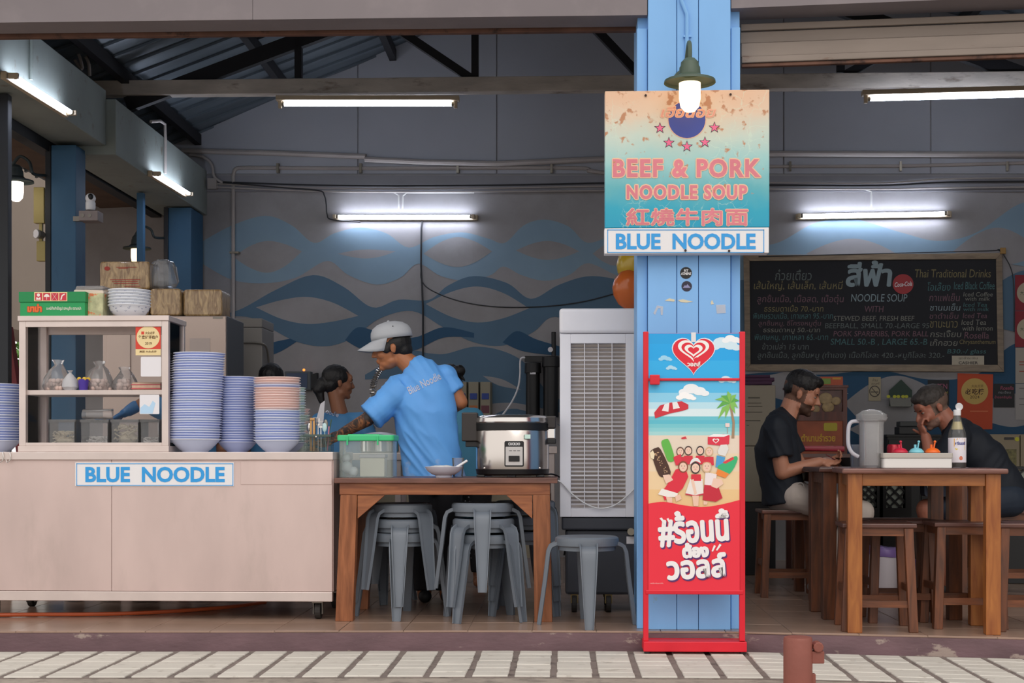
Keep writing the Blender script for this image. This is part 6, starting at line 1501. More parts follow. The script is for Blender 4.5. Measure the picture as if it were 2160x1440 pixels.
# wooden charity cabinet on a stand
Yd = 3.4
dn = thing('wooden_cabinet', 'red brown wooden cabinet with a clear window and yellow Thai lettering', 'cabinet', (PX(1730, Yd), Yd+.2, 0)); WC = wood('cabinet_wood', '#6a3020', '#4a2015', axis='z')
def dz_(py): return P(1730, py, Yd).z
x0, x1 = PX(1672, Yd), PX(1787, Yd)
MB().box(x0, x1, Yd+.03, Yd+.4, .75, dz_(812)-.02).build('carcass', WC, dn); MB().box(x0-.01, x1+.01, Yd-.005, Yd+.41, dz_(812)-.02, dz_(812)).build('top', WC, dn, bevel=.003)
for x in (x0, x1-.03): MB().box(x, x+.03, Yd, Yd+.03, .75, dz_(812)-.02).build('stile', WC, dn)
MB().box(x0+.03, x1-.03, Yd, Yd+.03, dz_(887), dz_(868)).build('rail', WC, dn); MB().box(x0+.03, x1-.03, Yd+.005, Yd+.012, dz_(868), dz_(822)).build('pane', GLASS, dn); MB().box(x0+.03, x1-.03, Yd, Yd+.03, dz_(822), dz_(812)-.02).build('rail', WC, dn)
MB().box(x0+.03, x1-.03, Yd+.01, Yd+.03, .75, dz_(887)).build('painted_panel', mat('panel_orange_brown', '#9a4a26', .5, var=.25, vscale=6), dn)
mb = MB(); YG = mat('yellow_letter', '#c89a20', .5); text_px(mb, 'ตำนานร่ำรวย', 1690, 914, 1762, 931, Yd+.0085, YG, bold=.03); mb.build('lettering', None, dn)
pv = P(1752, 900, Yd+.005); MB().rbox(pv.x-.05, pv.x+.05, Yd+.006, Yd+.0095, pv.z-.03, pv.z+.03, .012, axis='y').build('yellow_sticker', mat('sticker_yellow', '#b0a01c', .5), dn)
for x in (x0+.01, x1-.05):
    for y in (Yd+.05, Yd+.35): MB().box(x, x+.04, y, y+.04, 0, .75).build('leg', WC, dn)
BUN = mat('pale_bun', '#a89068', .6, var=.2, vscale=40)
for i, (px, py, r) in enumerate(((1743, 840, .05), (1748, 858, .045), (1722, 862, .03), (1765, 845, .035))): p = P(px, py, Yd+.0); tag(MB().sphere((p.x, Yd+.022, p.z), (r, .008, r*.9), 14, 8).build('wrapped_bun', BUN, smooth=True), ('largest pale wrapped bun behind the cabinet window', 'lower pale wrapped bun behind the cabinet window', 'small pale wrapped bun at the left of the cabinet window', 'pale wrapped bun at the right of the cabinet window')[i], 'bun', 'wrapped buns in the wooden cabinet')
cbx = thing('printed_box', 'small orange and green printed box on the wooden cabinet', 'box', (PX(1755, Yd+.1), Yd+.15, dz_(812))); a = P(1728, 812, Yd+.1); b = P(1778, 794, Yd+.1)
MB().box(a.x, b.x, Yd+.1, Yd+.2, dz_(812)+.001, b.z).build('box', mat('box_orange', '#b8502a', .5), cbx); mb = MB(); flat(mb, [(1732, 798), (1752, 798), (1752, 810), (1732, 810)], mat('box_green', '#7a9a3c', .5), lambda a, b: P(a, b, Yd+.098)); flat(mb, [(1756, 796), (1774, 796), (1774, 800), (1756, 800)], mat('box_yellow', '#c8942c', .5), lambda a, b: P(a, b, Yd+.098)); mb.build('print', None, cbx)
# red wrapped parcels before the cabinet
mb = MB().rbox(PX(1690, 2.6), PX(1780, 2.6), 2.6, 2.8, PZ(952, 2.6), PZ(940, 2.6), .01, axis='x'); warp(mb, .008, 14)
cs = thing('side_shelf', 'low dark side shelf carrying red wrapped parcels', 'shelf', (PX(1735, 2.6), 2.7, 0)); zq = PZ(953, 2.6)-.012
MB().box(PX(1680, 2.6), PX(1790, 2.6), 2.55, 2.85, zq-.025, zq).build('board', DKT, cs)
for x in (PX(1682, 2.6), PX(1782, 2.6)):
    for y in (2.57, 2.8): MB().box(x, x+.03, y, y+.03, 0, zq-.025).build('leg', DKWz, cs)
tag(mb.build('red_parcel', mat('red_wrap', '#a83040', .3), smooth=True), 'red plastic wrapped parcel on the dark side shelf', 'parcel')
# filing cabinet on the right, card printer
Yv = 3.3
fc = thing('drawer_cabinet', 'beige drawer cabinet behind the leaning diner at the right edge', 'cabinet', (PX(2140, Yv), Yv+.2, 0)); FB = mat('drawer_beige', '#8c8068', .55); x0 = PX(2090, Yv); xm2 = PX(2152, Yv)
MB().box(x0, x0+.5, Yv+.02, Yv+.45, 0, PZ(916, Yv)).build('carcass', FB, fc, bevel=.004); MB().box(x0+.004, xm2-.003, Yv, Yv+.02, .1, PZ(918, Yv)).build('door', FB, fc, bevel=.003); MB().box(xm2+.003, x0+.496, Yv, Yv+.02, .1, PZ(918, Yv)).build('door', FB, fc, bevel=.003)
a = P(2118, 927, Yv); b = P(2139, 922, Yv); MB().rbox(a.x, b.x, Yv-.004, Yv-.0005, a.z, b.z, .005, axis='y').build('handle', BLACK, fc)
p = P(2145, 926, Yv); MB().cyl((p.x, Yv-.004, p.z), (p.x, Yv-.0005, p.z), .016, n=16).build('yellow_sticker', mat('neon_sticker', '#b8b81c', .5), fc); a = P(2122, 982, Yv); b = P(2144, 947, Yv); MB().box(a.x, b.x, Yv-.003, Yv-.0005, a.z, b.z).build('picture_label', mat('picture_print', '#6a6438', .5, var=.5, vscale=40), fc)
rg = thing('card_printer', 'black till printer on the sideboard behind the diners', 'printer', P(1916, 916, 3.9)); a = P(1896, 916, 3.9); b = P(1940, 888, 3.9)
MB().box(a.x, b.x, 3.9, 4.05, a.z, (a.z+b.z)/2+.01).build('base', BLACK, rg, bevel=.006); MB().box(a.x+.01, b.x-.01, 3.91, 4.03, (a.z+b.z)/2+.01, b.z).build('top', mat('printer_grey', '#3c3f3e', .5), rg, bevel=.006)
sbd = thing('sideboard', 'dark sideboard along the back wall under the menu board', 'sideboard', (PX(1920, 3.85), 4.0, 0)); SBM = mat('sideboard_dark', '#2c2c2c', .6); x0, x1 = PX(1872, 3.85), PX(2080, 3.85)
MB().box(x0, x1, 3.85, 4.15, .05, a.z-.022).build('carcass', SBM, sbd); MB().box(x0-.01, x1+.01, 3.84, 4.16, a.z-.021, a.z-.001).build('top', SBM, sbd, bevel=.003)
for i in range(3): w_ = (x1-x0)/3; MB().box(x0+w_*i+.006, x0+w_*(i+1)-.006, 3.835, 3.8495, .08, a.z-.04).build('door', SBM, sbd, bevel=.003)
MB().box(x0+.02, x1-.02, 3.9, 4.1, 0, .05).build('dark_base', SBM, sbd)
# ---- chalkboard menu
ch = thing('chalkboard_menu', 'large framed chalkboard menu on the back wall of the dining bay', 'chalkboard', PB(1842, 783, .03))
FRW = wood('board_frame_wood', '#8e7c64', '#74634f', axis='x')
MB().prism([PB(1580, 548, .022), PB(2102, 545, .022), PB(2106, 772, .022), PB(1584, 768, .022)], WN*.0215).build('slate', mat('chalkboard_black', '#14161c', .7, var=.15, vscale=3), ch)
O = [(1568, 538), (2114, 533), (2118, 784), (1572, 782)]; I = [(1581, 550), (2101, 546), (2105, 769), (1583, 768)]
for i in range(4):
    j = (i+1) % 4; MB().prism([PB(*O[i], .035), PB(*O[j], .035), PB(*I[j], .035), PB(*I[i], .035)], WN*.034).build('frame_rail', FRW, ch, bevel=.002)
CH = {'w': mat('chalk_white', '#88887f', .9), 'g': mat('chalk_grey', '#68706e', .9), 'y': mat('chalk_yellow', '#857a56', .9), 'p': mat('chalk_pink', '#7c5c66', .9), 'b': mat('chalk_blue', '#4a5c98', .9), 't': mat('chalk_teal', '#4f7475', .9), 's': mat('chalk_slate_blue', '#8fa0a4', .9)}
lines = [('ก๋วยเตี๋ยว', 1635, 568, 1712, 591, 'g'), ('เส้นใหญ่, เส้นเล็ก, เส้นหมี่', 1590, 592, 1778, 613, 'y'), ('ลูกชิ้นเนื้อ, เนื้อสด, เนื้อตุ๋น', 1597, 621, 1780, 642, 'p'), ('ธรรมดาเนื้อ 70.-บาท', 1612, 643, 1737, 657, 'y'), ('พิเศษรวมเนื้อ, เกาเหลา 95.-บาท', 1589, 658, 1757, 674, 't'), ('ลูกชิ้นหมู, ซี่โครงหมูตุ๋น', 1600, 675, 1732, 690, 'p'), ('ธรรมดาหมู 50.-บาท', 1610, 691, 1730, 704, 'w'), ('พิเศษหมู, เกาเหลา 65.-บาท', 1592, 705, 1747, 721, 't'), ('ข้าวเปล่า 15 บาท', 1608, 723, 1706, 737, 'g'),
 ('ลูกชิ้นเนื้อ, ลูกชิ้นหมู (ทำเอง) เนื้อกิโลละ 420.-หมูกิโลละ 320.-', 1598, 741, 1992, 759, 'g'), ('NOODLE SOUP', 1795, 620, 1914, 636, 's'), ('WITH', 1824, 645, 1864, 658, 'p'), ('STEWED BEEF, FRESH BEEF', 1758, 666, 1929, 678, 'w'), ('BEEFBALL, SMALL 70.-LARGE 95', 1740, 681, 1960, 694, 'g'), ('PORK SPARERIBS, PORK BALL', 1758, 698, 1958, 711, 'p'), ('SMALL 50.-B , LARGE 65.-B', 1752, 714, 1956, 729, 't'),
 ('Thai Traditional Drinks', 1930, 568, 2090, 585, 'y'), ('โอเลี้ยง', 1957, 595, 2005, 613, 't'), ('Iced Black Coffee', 2012, 594, 2098, 610, 't'), ('กาแฟเย็น', 1960, 618, 2025, 635, 'p'), ('Iced Coffee', 2032, 616, 2094, 625, 'w'), ('with milk', 2036, 626, 2088, 634, 'w'), ('ชานมเย็น', 1962, 640, 2026, 655, 's'), ('Iced Tea', 2032, 638, 2082, 647, 't'), ('with milk', 2032, 648, 2086, 656, 't'), ('ชาดำเย็น', 1961, 659, 2022, 672, 'p'), ('Iced Tea', 2031, 660, 2082, 671, 'p'), ('ชามะนาว', 1962, 677, 2020, 691, 'y'), ('Iced Tea', 2028, 674, 2080, 685, 'w'), ('with lemon', 2030, 687, 2094, 697, 'w'), ('กระเจี๊ยบ', 1962, 696, 2028, 711, 'w'), ('Rosella', 2034, 700, 2086, 714, 'p'), ('เก๊กฮวย', 1962, 715, 2020, 729, 'w'), ('Chrysanthemum', 2024, 716, 2100, 728, 'y'), ('B30.-/ glass', 1998, 736, 2080, 748, 't')]
for (s, x0, y0, x1, y1_, c_) in lines:
    mb = MB(); text_fit(mb, s, x0, x1, y1_, y0, lambda a, b: PB(a, b, .0235), CH[c_], shear=.12); mb.build('chalk_lettering', None, ch)
mb = MB(); text_fit(mb, 'สีฟ้า', 1786, 1880, 603, 551, lambda a, b: PB(a, b, .0235), CH['s'], fat=2.0, shear=.1); mb.build('chalk_lettering', None, ch)
cc_ = thing('round_drink_sign', 'red round soft drink disc on the chalkboard', 'sign', PB(1905, 620, .02)); MB().prism([PB(a, b, .028) for a, b in ell(1905, 599, 22, 21, 32)][::-1], WN*.005).build('disc', mat('disc_red', '#a01c24', .4), cc_); mb = MB(); text_fit(mb, 'Coca-Cola', 1887, 1924, 604, 594, lambda a, b: PB(a, b, .0295), mat('disc_white', '#d8d0d0', .5), bold=.02, shear=.35, rot=-.08); mb.build('lettering', None, cc_)
def wposter(name, label, cat, pts, col, prints, off=.013, parent_grp=None):
    t = thing(name, label, cat, PB(*pts[-1], off), 0, parent_grp); MB().prism([PB(a, b, off) for a, b in pts], WN*.003).build('sheet', mat('sheet_'+col, col, .6), t); mb = MB(); prints(mb, lambda a, b: PB(a, b, off+.0012), lambda a, b: PB(a, b, off+.0024)); 
    if mb.v: mb.build('print', None, t)
    return t
def R4(x0, y0, x1, y1_): return [(x0, y0), (x1, y0), (x1, y1_), (x0, y1_)]
K = lambda h: mat('pink_'+h, h, .6)
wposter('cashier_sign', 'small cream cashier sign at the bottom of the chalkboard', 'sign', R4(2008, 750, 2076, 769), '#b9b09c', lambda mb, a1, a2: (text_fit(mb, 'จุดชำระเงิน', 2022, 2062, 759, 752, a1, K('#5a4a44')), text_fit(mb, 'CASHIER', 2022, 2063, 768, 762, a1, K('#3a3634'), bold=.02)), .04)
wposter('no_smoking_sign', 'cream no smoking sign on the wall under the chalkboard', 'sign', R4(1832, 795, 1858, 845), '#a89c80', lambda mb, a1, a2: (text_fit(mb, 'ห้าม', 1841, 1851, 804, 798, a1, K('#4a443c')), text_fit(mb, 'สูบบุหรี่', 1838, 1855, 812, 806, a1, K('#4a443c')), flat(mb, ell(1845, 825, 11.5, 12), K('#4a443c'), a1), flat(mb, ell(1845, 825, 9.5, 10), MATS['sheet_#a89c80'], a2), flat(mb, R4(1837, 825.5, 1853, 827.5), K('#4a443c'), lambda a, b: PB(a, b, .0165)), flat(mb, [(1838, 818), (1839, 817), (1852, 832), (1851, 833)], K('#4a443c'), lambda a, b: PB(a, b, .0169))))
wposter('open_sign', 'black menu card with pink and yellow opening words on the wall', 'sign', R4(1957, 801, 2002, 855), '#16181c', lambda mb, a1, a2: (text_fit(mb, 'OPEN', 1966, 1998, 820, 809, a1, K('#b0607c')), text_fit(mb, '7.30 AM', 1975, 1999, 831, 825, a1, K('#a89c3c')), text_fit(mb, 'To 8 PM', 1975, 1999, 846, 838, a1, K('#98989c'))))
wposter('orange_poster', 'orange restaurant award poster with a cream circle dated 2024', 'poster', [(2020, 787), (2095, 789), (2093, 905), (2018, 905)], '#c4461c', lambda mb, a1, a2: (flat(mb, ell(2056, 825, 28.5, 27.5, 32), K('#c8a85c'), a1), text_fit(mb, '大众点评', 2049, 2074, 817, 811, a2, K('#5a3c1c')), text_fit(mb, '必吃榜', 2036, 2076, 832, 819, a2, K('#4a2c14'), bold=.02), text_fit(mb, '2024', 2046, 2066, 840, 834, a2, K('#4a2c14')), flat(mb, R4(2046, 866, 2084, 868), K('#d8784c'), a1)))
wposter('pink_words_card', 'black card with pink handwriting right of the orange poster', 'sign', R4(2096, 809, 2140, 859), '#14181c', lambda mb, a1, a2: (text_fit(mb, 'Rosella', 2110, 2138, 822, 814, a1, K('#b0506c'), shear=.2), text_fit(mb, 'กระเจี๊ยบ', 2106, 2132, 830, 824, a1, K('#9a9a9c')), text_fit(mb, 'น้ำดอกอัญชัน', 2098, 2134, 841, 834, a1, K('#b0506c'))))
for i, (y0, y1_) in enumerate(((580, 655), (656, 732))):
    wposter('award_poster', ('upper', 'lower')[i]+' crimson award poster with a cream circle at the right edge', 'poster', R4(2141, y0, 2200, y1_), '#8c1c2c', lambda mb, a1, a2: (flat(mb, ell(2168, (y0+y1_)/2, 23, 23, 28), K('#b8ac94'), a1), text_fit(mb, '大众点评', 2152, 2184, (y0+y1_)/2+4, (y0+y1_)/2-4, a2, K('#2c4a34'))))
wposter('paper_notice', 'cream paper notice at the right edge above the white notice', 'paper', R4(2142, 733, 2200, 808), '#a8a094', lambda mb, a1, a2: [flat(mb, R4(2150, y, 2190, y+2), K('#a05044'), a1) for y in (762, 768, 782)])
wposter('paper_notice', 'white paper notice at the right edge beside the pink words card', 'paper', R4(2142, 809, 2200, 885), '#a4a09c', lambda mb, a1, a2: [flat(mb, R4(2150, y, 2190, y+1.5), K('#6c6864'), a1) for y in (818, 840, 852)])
# house shaped green hanging organiser
hg = thing('wall_shrine', 'dark green house shaped wall rack with yellow tags and clear packets', 'rack', PB(1900, 857, .1)); GD = mat('rack_green', '#243c30', .6)
MB().prism([PB(a, b, .04) for a, b in ((1876, 823), (1901, 800), (1924, 823), (1924, 856), (1876, 856))], WN*.038).build('back_board', GD, hg); MB().prism([PB(a, b, .12) for a, b in ((1876, 838), (1924, 838), (1922, 857), (1879, 857))], WN*.078).build('clear_pocket', clear('pocket_plastic', '#d0d4d0', .3, .25, '#a8a498', .1), hg)
for x in (1874, 1887, 1895, 1905, 1912): MB().prism([PB(a, b, .125) for a, b in ell(x, 836, 4, 3.4, 10)][::-1], WN*.003).build('yellow_tag', MATS['neon_sticker'], hg)
# ---- bollard on the pavement
Yo = -1.16
bl = thing('bollard', 'chipped red brown metal bollard with a hinge lug on the pavement edge', 'bollard', (PX(1683, Yo), Yo, -.103)); BRN = mat('bollard_paint', '#8f5347', .55, .1, var=.08, dirt='#5d8088', dscale=9, dlo=.7, dhi=.73, bump=.15); xq = PX(1683, Yo); rq = 30.5*SCL(1683, Yo); zq_ = P(1683, 1342, Yo).z
MB().lathe([(rq, -.102), (rq, zq_-.012), (rq*.94, zq_-.002), (rq*.8, zq_), (.001, zq_)], (xq, Yo, 0), 28).build('tube', BRN, bl, smooth=True)
p = P(1722, 1375, Yo); MB().box(xq+rq*.9, p.x+.03, Yo-.02, Yo+.02, P(1722, 1398, Yo).z, P(1722, 1372, Yo).z).build('hinge_plate', BRN, bl, bevel=.004); mb = MB().cyl((p.x+.004, Yo-.03, P(1722, 1363, Yo).z), (p.x+.004, Yo+.03, P(1722, 1363, Yo).z), .022, n=10); mb.build('hinge_knuckle', BRN, bl, bevel=.004)
p = P(1714, 1440, Yo); MB().box(xq+rq*.9, xq+rq+.012, Yo-.015, Yo+.015, P(1714, 1436, Yo).z-.02, P(1714, 1420, Yo).z).build('lower_lug', BRN, bl, bevel=.003)

pipe('board_cable', 'thin black cable running over the chalkboard and down its right side', [(1600, 541), (1800, 536), (2080, 529), (2105, 527), (2122, 545), (2136, 580), (2139, 640), (2139, 700)], .004, M_cab, .045, True)
tag(MB().prism([PB(a, b, .05) for a, b in R4(2110, 522, 2122, 535)], WN*.03).build('cable_clip', mat('clip_ochre', '#a07a3c', .5), bevel=.003), 'ochre clip at the top right corner of the chalkboard', 'clip')
bgx = thing('striped_bag', 'dark bag with white stripes on the knee of the leaning diner', 'bag', P(1975, 1052, 1.55))
mb = MB().rbox(PX(1950, 1.5), PX(2008, 1.5), 1.5, 1.6, PZ(1046, 1.5), PZ(1016, 1.5), .02, axis='y'); warp(mb, .008, 12); mb.build('bag_body', mat('bag_navy', '#141c2e', .7), bgx, smooth=True)
for x in (1955, 1962, 1969): MB().tube([P(x, 1018, 1.488), P(x+3, 1030, 1.486), P(x+8, 1045, 1.488)], .004, 6).build('stripe', mat('stripe_white', '#a8aaa4', .7), bgx)
# ================================================================== PEOPLE
from mathutils.bvhtree import BVHTree
def basis(F, U=(0, 0, 1)):
    F = Vector(F).normalized(); Rr = F.cross(Vector(U)).normalized(); U = Rr.cross(F).normalized(); return Rr, F, U
def frame(c, F, U=(0, 0, 1), k=1.0):
    Rr, F, U = basis(F, U); M = Matrix((Rr, F, U)).transposed().to_4x4(); return Matrix.Translation(Vector(c)) @ M @ Matrix.Scale(k, 4)
def caps(mb, p0, p1, r0, r1=None):
    r1 = r0 if r1 is None else r1
    mb.cyl(p0, p1, r0, r1, 16); mb.sphere(p0, r0, 14, 9); mb.sphere(p1, r1, 14, 9)
def frust(mb, p0, p1, r0, r1): mb.cyl(p0, p1, r0, r1, 18)
def elli(mb, c, r, F=(0, 1, 0), U=(0, 0, 1)): mb.sphere((0, 0, 0), r, 18, 12, M=frame(c, F, U))
def head_prims(mb, M, jaw=1.0, nose=1.0):
    S = lambda c, r: mb.sphere(c, r, 18, 12, M=M)
    S((0, -.014, .036), (.074, .094, .082)); S((0, .028, -.018), (.062, .064, .082)); S((0, .034, -.078), (.046*jaw, .05, .034)); S((0, .070, -.096), (.022*jaw, .019, .017)); S((0, .018, -.07), (.056*jaw, .05, .034))
    S((0, .074, .034), (.052, .020, .030)); S((0, .083, .018), (.046, .012, .008))
    for s in (-1, 1):
        S((s*.036, .058, -.028), (.024, .026, .026)); S((s*.075, -.006, -.012), (.008, .016, .026)); S((s*.079, -.011, -.004), (.007, .014, .017)); S((s*.010, .096, -.030), (.008, .010, .007))
    a = M @ Vector((0, .088, .010)); b = M @ Vector((0, .106*nose, -.026)); caps(mb, a, b, .0085, .0115)
    S((0, .088, -.055), (.022, .010, .0055)); S((0, .086, -.066), (.020, .010, .006))
def hand_prims(mb, wrist, d, nrm, curl=.5, thumb=1, k=1.0):
    d = Vector(d).normalized(); n = Vector(nrm); n = (n - d*n.dot(d)).normalized(); w_ = d.cross(n)
    wrist = Vector(wrist); c = wrist + d*.048*k
    mb.sphere((0, 0, 0), (.041*k, .05*k, .016*k), 14, 9, M=frame(c, d, n))
    caps(mb, wrist-d*.02, wrist+d*.02, .024*k, .024*k)
    for i, (o, ln) in enumerate(((-.030, .92), (-.010, 1.05), (.011, 1.0), (.031, .8))):
        p = wrist + d*(.088*k) + w_*(o*k); dd = d.copy(); 
        for j, L_ in enumerate((.040, .026, .021)):
            a = curl*(.7 if j == 0 else 1.0); ax = w_
            dd = Matrix.Rotation(a, 3, ax) @ dd; q = p + dd*(L_*ln*k); caps(mb, p, q, (.0095-.0008*j)*k, (.009-.001*j)*k); p = q
    p = wrist + d*(.03*k) + w_*(thumb*.032*k); dd = (d*.75 + w_*(.75*thumb) - n*.25).normalized()
    for L_, r in ((.038, .0115), (.030, .0095)):
        q = p + dd*(L_*k); caps(mb, p, q, r*k, r*.9*k); p = q; dd = (dd + d*.35 - n*.2).normalized()
def remesh(mb, name, mats, parent, vox=.006, it=3, matfn=None, wrinkle=0.0, wsc=(9, 9, 4), seed=0, fold=None):
    me = bpy.data.meshes.new('remesh_tmp'); me.from_pydata([tuple(v) for v in mb.v], [], mb.f); o = bpy.data.objects.new('remesh_tmp', me)
    m = o.modifiers.new('r', 'REMESH'); m.mode = 'VOXEL'; m.voxel_size = vox; m.use_smooth_shade = True
    if it: s_ = o.modifiers.new('s', 'SMOOTH'); s_.factor = .5; s_.iterations = it
    out = evaluated_mesh(o); bpy.data.objects.remove(o); bpy.data.meshes.remove(me)
    if wrinkle:
        nr = [v.normal.copy() for v in out.vertices]; co = []
        for v, n_ in zip(out.vertices, nr):
            c = v.co
            if fold:   # long folds running along one direction
                al, fa, fc = Vector(fold[0]).normalized(), fold[1], fold[2]; ac = Vector((-al.z, 0, al.x)); q = Vector((c.dot(al)*fa+seed, c.dot(ac)*fc, c.y*4)); a = wrinkle*(noise.noise(q)*.8 + (.5-abs(noise.noise(q*1.7+Vector((5, 3, 1))))*2)*.6)
            else: q = Vector((c.x*wsc[0]+seed, c.y*wsc[1], c.z*wsc[2])); a = wrinkle*(noise.noise(q) + .5*noise.noise(q*2.1))
            co += [c.x+n_.x*a, c.y+n_.y*a, c.z+n_.z*a]
        out.vertices.foreach_set('co', co); out.update()
    if matfn:
        idx = [matfn(p.center) for p in out.polygons]
    M = INV.get(parent.name)
    if M is not None: out.transform(M)
    out.name = name
    for q in (mats if isinstance(mats, list) else [mats]): out.materials.append(q)
    if matfn: out.polygons.foreach_set('material_index', idx)
    out.shade_smooth()
    ob = bpy.data.objects.new(name, out); COL.objects.link(ob); ob.parent = parent; INV[ob.name] = M
    return ob
def eyes(parent, M, brow='#1a1412'):
    wh = mat('eye_white', '#9a8c82', .3); ir = mat('eye_dark', '#1a1210', .2); bw = mat('brow_'+brow, brow, .8)
    for s in (-1, 1):
        e_ = MB(); e_.sphere((s*.031, .0765, .001), (.0115, .0080, .0050), 12, 8, M=M); e = e_.build('eye', wh, parent, smooth=True)
        MB().sphere((s*.031, .0825, .001), (.0055, .0035, .0048), 10, 6, M=M).build('iris', ir, e, smooth=True)
        b_ = MB(); b_.sphere((s*.032, .086, .020), (.020, .006, .0042), 10, 6, M=M); b_.build('eyebrow', bw, parent, smooth=True)
def loft(mb, rings, A, n=30, pw=2.3):
    C_ = [Vector(r[0]) for r in rings]; o = len(mb.v); A = Vector(A).normalized(); k = len(rings); vs = []
    for j in range(k):
        tn = (C_[min(j+1, k-1)]-C_[max(j-1, 0)]).normalized(); a = (A - tn*A.dot(tn)).normalized(); b = tn.cross(a)
        for i in range(n):
            t = 2*math.pi*i/n; c, s = math.cos(t), math.sin(t)
            vs.append(C_[j] + a*(rings[j][1]*math.copysign(abs(c)**(2/pw), c)) + b*(rings[j][2]*math.copysign(abs(s)**(2/pw), s)))
    fs = [(j*n+i, j*n+(i+1) % n, (j+1)*n+(i+1) % n, (j+1)*n+i) for j in range(k-1) for i in range(n)]
    fs += [tuple(range(n))[::-1], tuple(range((k-1)*n, k*n))]
    mb.add(vs, fs)
def limb(mb, a, b, c, r): caps(mb, a, b, r[0], r[1]); caps(mb, b, c, r[1], r[2])
def foot_prims(mb, ankle, d):
    d = Vector(d).normalized(); a = Vector(ankle); caps(mb, a, a+Vector((0, 0, -.05)), .035, .04); t = a + Vector((0, 0, -.055)); caps(mb, t - d*.04, t + d*.13, .032, .028)
SK1 = mat('skin_tan', '#b0704a', .5, var=.06, vscale=14); SK2 = mat('skin_light', '#b27a60', .5, var=.07, vscale=14); SK3 = mat('skin_ruddy', '#a86a54', .5, var=.08, vscale=14); SK4 = mat('skin_olive', '#8a5a40', .5)
HAIR = mat('black_hair', '#0e0c0d', .55, bump=.3, bscale=120); HAIRG = mat('greying_hair', '#3a3430', .6, var=.2, vscale=60, bump=.3, bscale=140); STUB = mat('beard_stubble', '#4a3226', .7, var=.2, vscale=60); FADE = mat('faded_hair_sides', '#6a4a3a', .7, var=.15, vscale=80)
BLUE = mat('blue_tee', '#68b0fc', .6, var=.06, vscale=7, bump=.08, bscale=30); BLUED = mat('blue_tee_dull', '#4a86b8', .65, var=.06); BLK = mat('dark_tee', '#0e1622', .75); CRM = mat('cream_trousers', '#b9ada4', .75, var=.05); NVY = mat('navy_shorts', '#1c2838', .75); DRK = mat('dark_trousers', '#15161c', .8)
def tattoo():
    m = bpy.data.materials.new('tattooed_skin'); nt, N, L, b = nodes_of(m); g_ = N.new('ShaderNodeNewGeometry'); n = N.new('ShaderNodeTexNoise'); n.inputs['Scale'].default_value = 18; n.inputs['Detail'].default_value = 3; n.inputs['Distortion'].default_value = 2.5; L.new(g_.outputs['Position'], n.inputs['Vector'])
    r_ = N.new('ShaderNodeValToRGB'); e = r_.color_ramp.elements; e[0].position = .42; e[0].color = C('#3e3430'); e[1].position = .62; e[1].color = C('#a06a44'); q = e.new(.5); q.color = C('#6a4a38'); L.new(n.outputs['Fac'], r_.inputs['Fac']); L.new(r_.outputs[0], b.inputs['Base Color']); b.inputs['Roughness'].default_value = .5; return m
TAT = tattoo(); SHOE = mat('dark_shoe', '#1a1a1c', .6)
def near(c, a, b, r):
    ab = b-a; t = max(0, min(1, (c-a).dot(ab)/ab.length_squared)); return (c-(a+ab*t)).length < r
# ---------------------------------------------------------------- the server in blue
Y0 = 1.22
w0 = thing('person', 'server in a blue t-shirt and pale grey cap reaching left behind the work table', 'person', (PX(905, Y0), Y0, 0))
Fh = Vector((-1, -.12, -.22)); HM = frame(P(826, 733, Y0), Fh, (0, 0, 1), 1.1)
sL, eL, wL = P(842, 816, Y0-.04), P(775, 884, Y0-.10), P(722, 913, Y0-.06)
sR, eR, wR = P(940, 793, Y0+.02), P(972, 848, Y0+.02), P(925, 880, Y0+.26)
nk = P(866, 770, Y0)
mb = MB(); head_prims(mb, HM); caps(mb, HM @ Vector((0, -.03, -.05)), nk, .054, .062)
elli(mb, P(893, 850, Y0), (.165, .105, .17), (0, 1, 0), (.25, 0, 1)); elli(mb, P(910, 940, Y0), (.145, .10, .16)); elli(mb, P(918, 1010, Y0), (.155, .11, .13)); caps(mb, sL, sR, .055)
limb(mb, sL, eL, wL, (.052, .043, .03)); limb(mb, sR, eR, wR, (.05, .042, .029))
hand_prims(mb, wL, (-.8, 0, -.5), (.2, -.5, .8), .35, 1); hand_prims(mb, wR, (-.8, .5, -.1), (0, 0, 1), .5, -1)
for hx in (895, 942): limb(mb, P(hx, 1030, Y0), P(hx, 1150, Y0+.02), P(hx, 1250, Y0), (.085, .058, .042)); foot_prims(mb, Vector((PX(hx, Y0), Y0, .09)), (-.2, 1, 0))
remesh(mb, 'body', [SK1, TAT], w0, .0055, 3, lambda c: 1 if (near(c, eL+(sL-eL)*.35, wL, .075) or near(c, wL, wL+Vector((-.1, 0, -.06)), .06)) else 0)
eyes(w0, HM)
mb = MB()
loft(mb, [(P(x, y, Y0), rx, ry) for x, y, rx, ry in ((868, 764, .062, .06), (880, 776, .10, .085), (889, 800, .15, .115), (892, 830, .182, .132), (896, 870, .186, .138), (901, 910, .180, .136), (908, 950, .176, .136), (915, 990, .180, .142), (919, 1020, .184, .146))], (1, .08, .2)); caps(mb, sL+Vector((.02, 0, .005)), sR+Vector((-.01, 0, 0)), .072, .070);
frust(mb, sL+Vector((.03, 0, .0)), sL+(eL-sL)*.93, .09, .088); mb.sphere(sL, .078, 14, 9); frust(mb, sR+Vector((-.02, 0, 0)), sR+(eR-sR)*.62, .076, .066); mb.sphere(sR, .073, 14, 9)
shirt = remesh(mb, 'tshirt', BLUE, w0, .007, 8, None, .013, None, 3, ((.62, 0, -.78), 2.0, 11))
